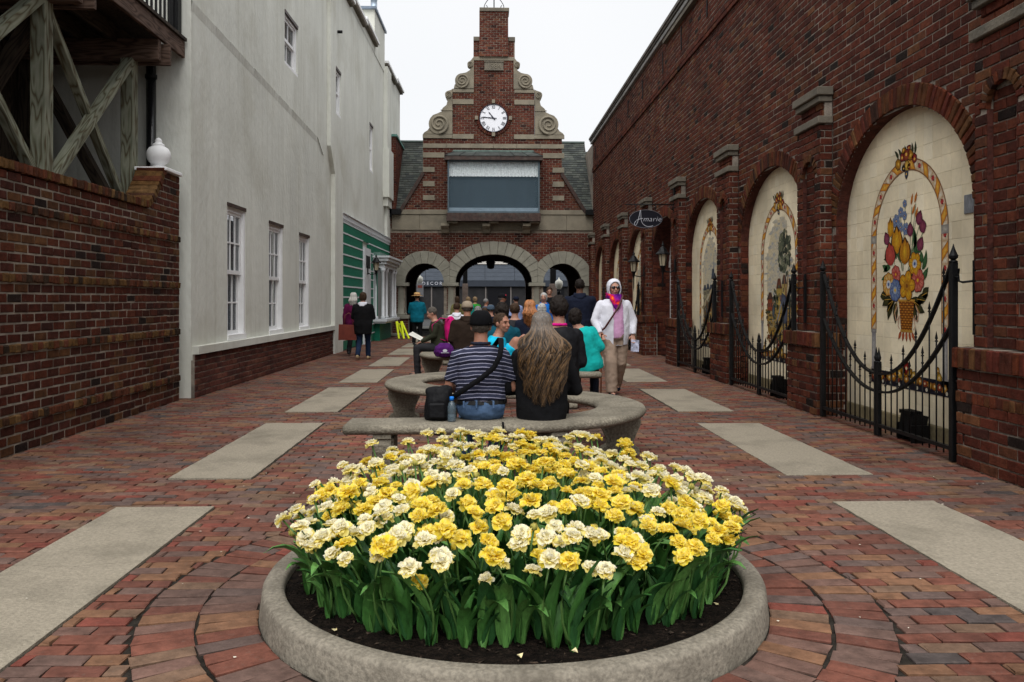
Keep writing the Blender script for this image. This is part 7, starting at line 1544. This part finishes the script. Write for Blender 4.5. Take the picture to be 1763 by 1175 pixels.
s = MB(); P = [HP(.088*cos(t*pi/16), .040+.018*sin(t*pi/16), -.018+.120*sin(t*pi/16)) for t in range(-6, 23)]; s.tube(P, .011*k, 8); s.build('hood_rim', WHT, e, False)
gl = MB()
for s_ in (-1, 1): gl.tube([HP(s_*.034, .089, .010), HP(s_*.034, .099, .010)], [.026*k, .024*k], 14, flat=.82, up=(0, 0, 1))
gl.tube([HP(-.012, .103, .016), HP(.012, .103, .016)], .004, 6); gl.tube([HP(-.06, .09, .014), HP(-.082, .02, .012)], .003, 6); gl.tube([HP(.06, .09, .014), HP(.082, .02, .012)], .003, 6); gl.build('sunglasses', mat('dark_lens', (.006,.006,.007), .12, .1, bump=0, spec=.6), e, False)
def scarf_mat():
    m = cloth('dyed_scarf', (.13,.01,.20)); t = m.node_tree; L = t.links; b = t.nodes['Principled BSDF']; tc = _n(t, 'ShaderNodeTexCoord'); n = _n(t, 'ShaderNodeTexNoise'); n.inputs['Scale'].default_value = 9; n.inputs['Detail'].default_value = 2; L.new(tc.outputs['Object'], n.inputs['Vector']); cr = _n(t, 'ShaderNodeValToRGB'); L.new(n.outputs['Fac'], cr.inputs[0]); el = cr.color_ramp.elements; el[0].position = .40; el[0].color = (.08,.006,.16,1); el[1].position = .72; el[1].color = (.75,.30,.01,1)
    for p, c in ((.50, (.20,.01,.22,1)), (.57, (.38,.01,.14,1)), (.62, (.55,.02,.03,1)), (.67, (.72,.08,.01,1))): x = el.new(p); x.color = c
    L.new(cr.outputs[0], b.inputs['Base Color']); return m
q = MB(); n = 18
for i in range(n): a = 2*pi*i/n; a2 = 2*pi*(i+1)/n; cap_(q, T(.555+.0, -.0+.085*sin(a), .088*cos(a)), T(.555, -.0+.085*sin(a2), .088*cos(a2)), .034*k, .034*k, n=8)
blob(q, [(T(.55, .09), rt*.085, fw*.035), (T(.50, .125), rt*.085, fw*.035), (T(.44, .14), rt*.06, fw*.028), (T(.36, .15), rt*.02, fw*.018)], 14); cap_(q, T(.56, .05, .09), T(.60, .05, .13), .02, .01)
link('scarf', remesh(q, 'scarf', .009, 2, .008, (22, 22, 18), 2), scarf_mat(), e, False)
wrR = d['A'][1][1]; wrL = d['A'][-1][1]
# things she carries are things of their own (placed in the world)
MW = pmat(e); g3 = lambda p: MW@V3(p)
cn = empty('walking_cane', tuple(g3((wrR.x+.01, wrR.y+.08, 0))), 0, 'brown wooden cane held by the woman in the white cardigan', 'cane'); hp_ = V3((wrR.x, wrR.y+.07, wrR.z-.055)); s = MB(); s.tube([g3(hp_+V3((.03, .10, -hp_.z+.008))), g3(hp_+V3((.004, .02, -.03))), g3(hp_), g3(hp_+V3((0, .01, .035))), g3(hp_+V3((0, .045, .055))), g3(hp_+V3((0, .085, .045)))], [.009, .011, .012, .012, .012, .010], 10); s.build('stick', mat('varnished_wood', (.22,.07,.025), .4, .3, 10, bump=.1), cn)
s = MB(); b0 = g3(hp_+V3((.03, .10, -hp_.z+.002))); s.tube([b0, b0+V3((0, 0, .03))], .013, 8); s.build('rubber_tip', m_shoe, cn)
m_lea = mat('brown_leather', (.12,.052,.03), .5, .3, 9, bump=.2)
hb = empty('brown_handbag', tuple(g3((.29, -.02, .72))), 0, 'brown leather handbag at the hip of the woman with the cane', 'bag'); q = MB(); blob(q, [(g3((.285, .0, z)), (g3((1, 0, 0))-g3((0, 0, 0)))*a, (g3((0, 1, 0))-g3((0, 0, 0)))*b_) for z, a, b_ in ((.60, .045, .075), (.64, .06, .10), (.72, .058, .11), (.80, .045, .10), (.83, .03, .07))], 16); link('bag_body', remesh(q, 'bag_body', .010, 2, .004), m_lea, hb)
s = MB(); s.tube([g3((.26, .05, .82)), g3((.17, .178, .93)), g3((.06, .200, 1.10)), g3((-.03, .195, 1.24)), g3((-.09, .12, 1.36)), g3((-.10, .0, 1.40)), g3((-.08, -.08, 1.36))], .013, 8, flat=.4, up=(0, 1, 0)); s.build('strap', mat('dark_red_leather', (.07,.015,.015), .5), hb)
pp = empty('brochure', tuple(g3((wrL.x, wrL.y+.06, wrL.z-.15))), 0, 'pale printed brochure in the hand of the woman with the cane', 'brochure'); s = MB(); c = V3((wrL.x-.01, wrL.y+.07, wrL.z-.15))
s.prism([(-.05, -.09), (.06, -.08), (.055, .08), (-.055, .07)], g3(c), g3((1, 0, 0))-g3((0, 0, 0)), (0, 0, 1), (g3((0, 1, 0))-g3((0, 0, 0))), .006); s.build('cover', mat('brochure_paper', (.50,.53,.68), .5, .5, 22, bump=0, stain=((.30,.12,.10), 16, .55, .6)), pp)
# ---- others on and round the benches
e, d = person('seated woman in black with a pink collar and dark piled hair, back to camera', .71, 7.82, .10, 1.375, 'sit', build=.98, chubby=1.1, top=cloth('black_shell', (.010,.010,.012), .6), bottom=BLK, hair=H_DARK, hairstyle='big', arms='lap', vox=.014, coat=True, fold=.008, k=.99, collar=cloth('hot_pink_fleece', (.62,.01,.22)))
e, d = person('woman in a turquoise top leaning sideways at the end of the bench', 1.27, 9.86, 0, 1.22, 'sit', side=-.30, build=1.0, top=TURQ, bottom=cloth('dark_jeans', (.010,.012,.02)), hair=H_DARK, hairstyle='full', arms='lap', vox=.015, fold=.005)
e, d = person('tall man with cropped hair in a black jacket and jeans, standing back to the camera', 1.63, 13.95, -.1, 1.66, 'stand', build=1.22, chubby=1.2, skin=SKD, top=NAVY, bottom=DJEAN, hair=H_DARK, vox=.018, coat=True, hoodm=NAVY, sho=1.05, arms='fold')
e, d = person('seated woman in dark vest with grey hair and a magenta backpack, reading', -.76, 13.75, pi/2+.1, 1.19, 'sit', lean=.22, build=1.05, chubby=1.1, top=OLIV, bottom=CHAR, hair=H_SALT, arms={-1: ((-.20, .12, .22), (-.08, .36, .10)), 1: ((.20, .12, .22), (.08, .36, .10))}, vox=.015, facefront=True, head_pitch=-.35)
bk = empty('magenta_backpack', (-.60, 13.78, .85), 0, 'bright magenta backpack worn by the seated grey haired reader', 'backpack'); q = MB(); blob(q, [(V3((-.58, 13.75, z)), V3((a, 0, 0)), V3((0, b_, 0))) for z, a, b_ in ((.60, .07, .13), (.66, .10, .16), (.80, .11, .17), (.95, .09, .15), (1.02, .04, .10))], 16); link('pack_body', remesh(q, 'pack_body', .014, 2, .010), MAG2, bk)
s = MB(); s.tube([(-.60, 13.62, .98), (-.74, 13.60, 1.0), (-.88, 13.60, .88), (-.88, 13.60, .70), (-.66, 13.60, .62)], .016, 6, flat=.5); s.build('shoulder_strap', MAG2, bk); s = MB(); s.box(-.49, -.465, 13.64, 13.86, .66, .84, bev=.01); s.build('pocket', MAG2, bk)
pg = MB(); pg.prism([(-.12, -.10), (.13, -.08), (.12, .09), (-.10, .10)], (-1.16, 13.7, .70), (.8, .3, -.45), (.2, .8, .25), (-.3, 0, 1), .004); tag(pg.build('folded_map', mat('map_paper', (.66,.64,.58), .7, .1, 9, bump=0)), 'white paper held open by the reader with the magenta backpack', 'paper')
e, d = person('person in a white hooded top and brown hair beyond the magenta backpack', -.52, 15.0, 0, 1.25, 'stand', build=1., top=WHT, bottom=CHAR, hair=H_BROWN, vox=.018, hoodm=WHT)
e, d = person('man in a tan cap and dark brown jacket seated behind the striped shirt man', -.27, 12.45, .05, 1.28, 'sit', build=1.15, chubby=1.25, skin=SKT, top=BRNJ, bottom=CHAR, hair=H_SALT, vox=.015, coat=True, hoodm=BRNJ, arms='lap', lean=.1, head_pitch=-.1)
capdome(d, d['k'], TAN, e, h=.095, drop=.030, brim=.5)
pbg = empty('purple_bag', (-.62, 12.42, .44), 0, 'small purple cloth bag with a white mark lying on the far bench', 'bag'); q = MB(); blob(q, [(V3((-.62, 12.38, z)), V3((a, 0, 0)), V3((0, b_, 0))) for z, a, b_ in ((.443, .12, .10), (.50, .16, .13), (.58, .14, .12), (.64, .07, .07))], 16); link('bag_body', remesh(q, 'bag_body', .013, 2, .012, (12, 12, 12)), PURP, pbg)
s = MB(); s.prism(ell(.035, .022, 10), (-.60, 12.238, .54), XU, ZU, FN, .004); s.box(-.66, -.54, 12.236, 12.24, .505, .512); s.build('printed_mark', m_wl, pbg)
e, d = person('woman with dark piled hair and a teal blue top just behind the boy', .20, 9.75, .2, 1.25, 'sit', build=1.08, top=cloth('deep_teal', (.005,.06,.09)), bottom=BLK, hair=H_DARK, hairstyle='big', vox=.016, arms='lap')
e, d = person('woman with long curly red hair seated back to the camera', .68, 12.35, 0, 1.29, 'sit', build=1.0, top=NAVY, bottom=BLK, hair=H_RED, hairstyle='curly', vox=.016, arms='lap')
RHc = lambda t, tone: tuple(c*(.5+.9*tone) for c in (.34,.13,.04)); strands(e, d, 150, .46, 9, .12, m_str, wave=.016, mid_y=-.17, r0=.006, wfreq=14, colf=RHc, name='red_curls')
e, d = person('dark haired man in a black jacket seated left of the red haired woman', .46, 12.5, -.15, 1.25, 'sit', build=1.1, top=CHAR, bottom=BLK, hair=H_BROWN, vox=.017, arms='lap')
e, d = person('short white haired person seated behind the red haired woman', 1.02, 14.6, 0, 1.23, 'sit', build=1., top=CHAR, bottom=BLK, hair=H_WHITE, hairstyle='full', vox=.018, arms='lap')
e, d = person('white haired woman in a bright blue jacket facing the camera', 1.30, 17.95, pi-.2, 1.46, 'stand', build=1.1, skin=SK, top=BLU, bottom=CHAR, hair=H_WHITE, hairstyle='full', vox=.018, facefront=True, hoodm=BLU)
e, d = person('tall brown haired young man in black standing beyond the blue jacket woman', 1.74, 21.95, pi, 1.65, 'stand', build=1.05, top=BLK, bottom=BLK, hair=H_BROWN, vox=.02, facefront=True, head_pitch=-.35, arms='fold')
e, d = person('man in black baseball cap with red badge and dark jacket, facing right', .40, 19.0, -pi/2, 1.44, 'stand', build=1.12, chubby=1.2, skin=SKT, top=NAVY, bottom=CHAR, hair=H_GREY, vox=.018, facefront=True, arms='fold')
cp = capdome(d, d['k'], cloth('ball_cap', (.008,.008,.010)), e, h=.10, drop=.04, brim=.75); s = MB(); q0 = d['HP'](.03, .088, .085); s.box(q0.x-.02, q0.x+.02, q0.y-.006, q0.y+.012, q0.z-.012, q0.z+.02, bev=.003); s.build('cap_badge', mat('red_badge', (.6,.02,.05), .6), cp, False)
e, d = person('person in a pale blue shirt and navy cap standing in the middle arch', .84, 22.0, .4, 1.40, 'stand', build=1.0, top=LBL, bottom=CHAR, hair=H_BROWN, vox=.02); capdome(d, d['k'], NAVY, e, h=.09, drop=.035, brim=.5)
e, d = person('person in a slate knit cap among the crowd left of the black cap man', .12, 17.0, .1, 1.20, 'sit', build=1.05, top=NAVY, bottom=CHAR, hair=H_SALT, vox=.018, arms='lap'); capdome(d, d['k'], SLATE, e, h=.10, drop=.02)
e, d = person('grey haired person seated behind the man in the tan cap', -.14, 16.4, 0, 1.17, 'sit', build=1.0, top=BLK, bottom=BLK, hair=H_GREY, hairstyle='full', vox=.02, arms='lap')
e, d = person('brown haired person seated at the far end of the bench', .0, 18.6, 0, 1.13, 'sit', build=1.0, top=PURP, bottom=BLK, hair=H_BROWN, vox=.02, seat=.40)
e, d = person('balding man in profile in slate blue near the middle arch', .03, 24.0, -1.2, 1.34, 'stand', skin=SKT, top=SLATE, bottom=CHAR, hair=H_GREY, vox=.022)
e, d = person('fair haired person with a teal hood near the second column', -.55, 26.6, 0, 1.41, 'stand', top=cloth('sea_green', (.01,.25,.22)), bottom=CHAR, hair=H_BLOND, vox=.022, hoodm=cloth('sea_green_hood', (.02,.32,.28)), hairstyle='full')
e, d = person('fair haired person in a green jacket near the second column', -.33, 26.8, .3, 1.41, 'stand', top=GRN, bottom=DJEAN, hair=H_BLOND, vox=.022, hairstyle='full')
e, d = person('brown haired person in olive leaning by the second column', -.88, 25.8, .2, 1.42, 'stand', top=cloth('pale_olive', (.16,.15,.06)), bottom=CHAR, hair=H_BROWN, vox=.022, hairstyle='bob')
e, d = person('standing person in a teal jacket and straw hat, back to the camera', -1.97, 23.7, 0, 1.50, 'stand', build=1.12, chubby=1.1, top=TEAL, bottom=BLK, hair=H_BROWN, vox=.018, coat=True, arms='fold', collar=TEAL)
HP, k = d['HP'], d['k']; q = MB(); q.lathe([(.175, .028), (.18, .034), (.12, .042), (.094, .046), (.090, .10), (.075, .125), (.03, .132), (.002, .128)], HP(0, -.01, 0), 24); q.build('straw_hat', STRAW, e, False); q = MB(); q.lathe([(.098, .046), (.095, .075)], HP(0, -.01, 0), 24); q.build('hat_band', mat('hat_band', (.20,.08,.03), .7), e, False)
e, d = person('woman with a long silver bob in a plum jacket carrying a red brown tote', -3.08, 19.2, 0, 1.47, 'walk', build=1.05, top=MAG, bottom=CHAR, hair=H_WHITE, hairstyle='bob', vox=.016, coat=True, shoes=m_shoe)
SL_ = lambda t, tone: tuple(c*(.6+.6*tone) for c in (.50,.48,.44)); strands(e, d, 120, .40, 12, .12, m_str, wave=.006, mid_y=-.15, r0=.006, colf=SL_, name='silver_hair')
tb = empty('leather_tote', (-3.2, 19.05, .45), 0, 'large red brown leather tote bag hanging beside the plum jacket woman', 'bag'); s = MB(); s.prism([(-.20, 0), (.20, .0), (.23, .34), (-.19, .36)], (-3.17, 18.94, .38), XU, ZU, FN, -.13); s.build('bag_body', mat('oxblood_leather', (.17,.035,.022), .5, .2, 6, bump=.2), tb)
s = MB(); s.tube([(-3.27, 19.0, .73), (-3.25, 19.02, .95), (-3.17, 19.05, 1.0), (-3.09, 19.02, .95), (-3.06, 19.0, .73)], .010, 6); s.build('handle', mat('oxblood_handle', (.13,.03,.02), .5), tb)
e, d = person('woman in a black coat with a white hood and dark jeans, walking away', -2.66, 17.85, -.05, 1.47, 'walk', build=1.15, chubby=1.15, top=BLK, bottom=DJEAN, hair=H_BROWN, hairstyle='full', vox=.016, coat=True, hoodm=WHT, skirtlen=.10, arms='fold', shoes=mat('tan_shoe', (.35,.25,.14), .6))

bpy.data.scenes.remove(TMP)
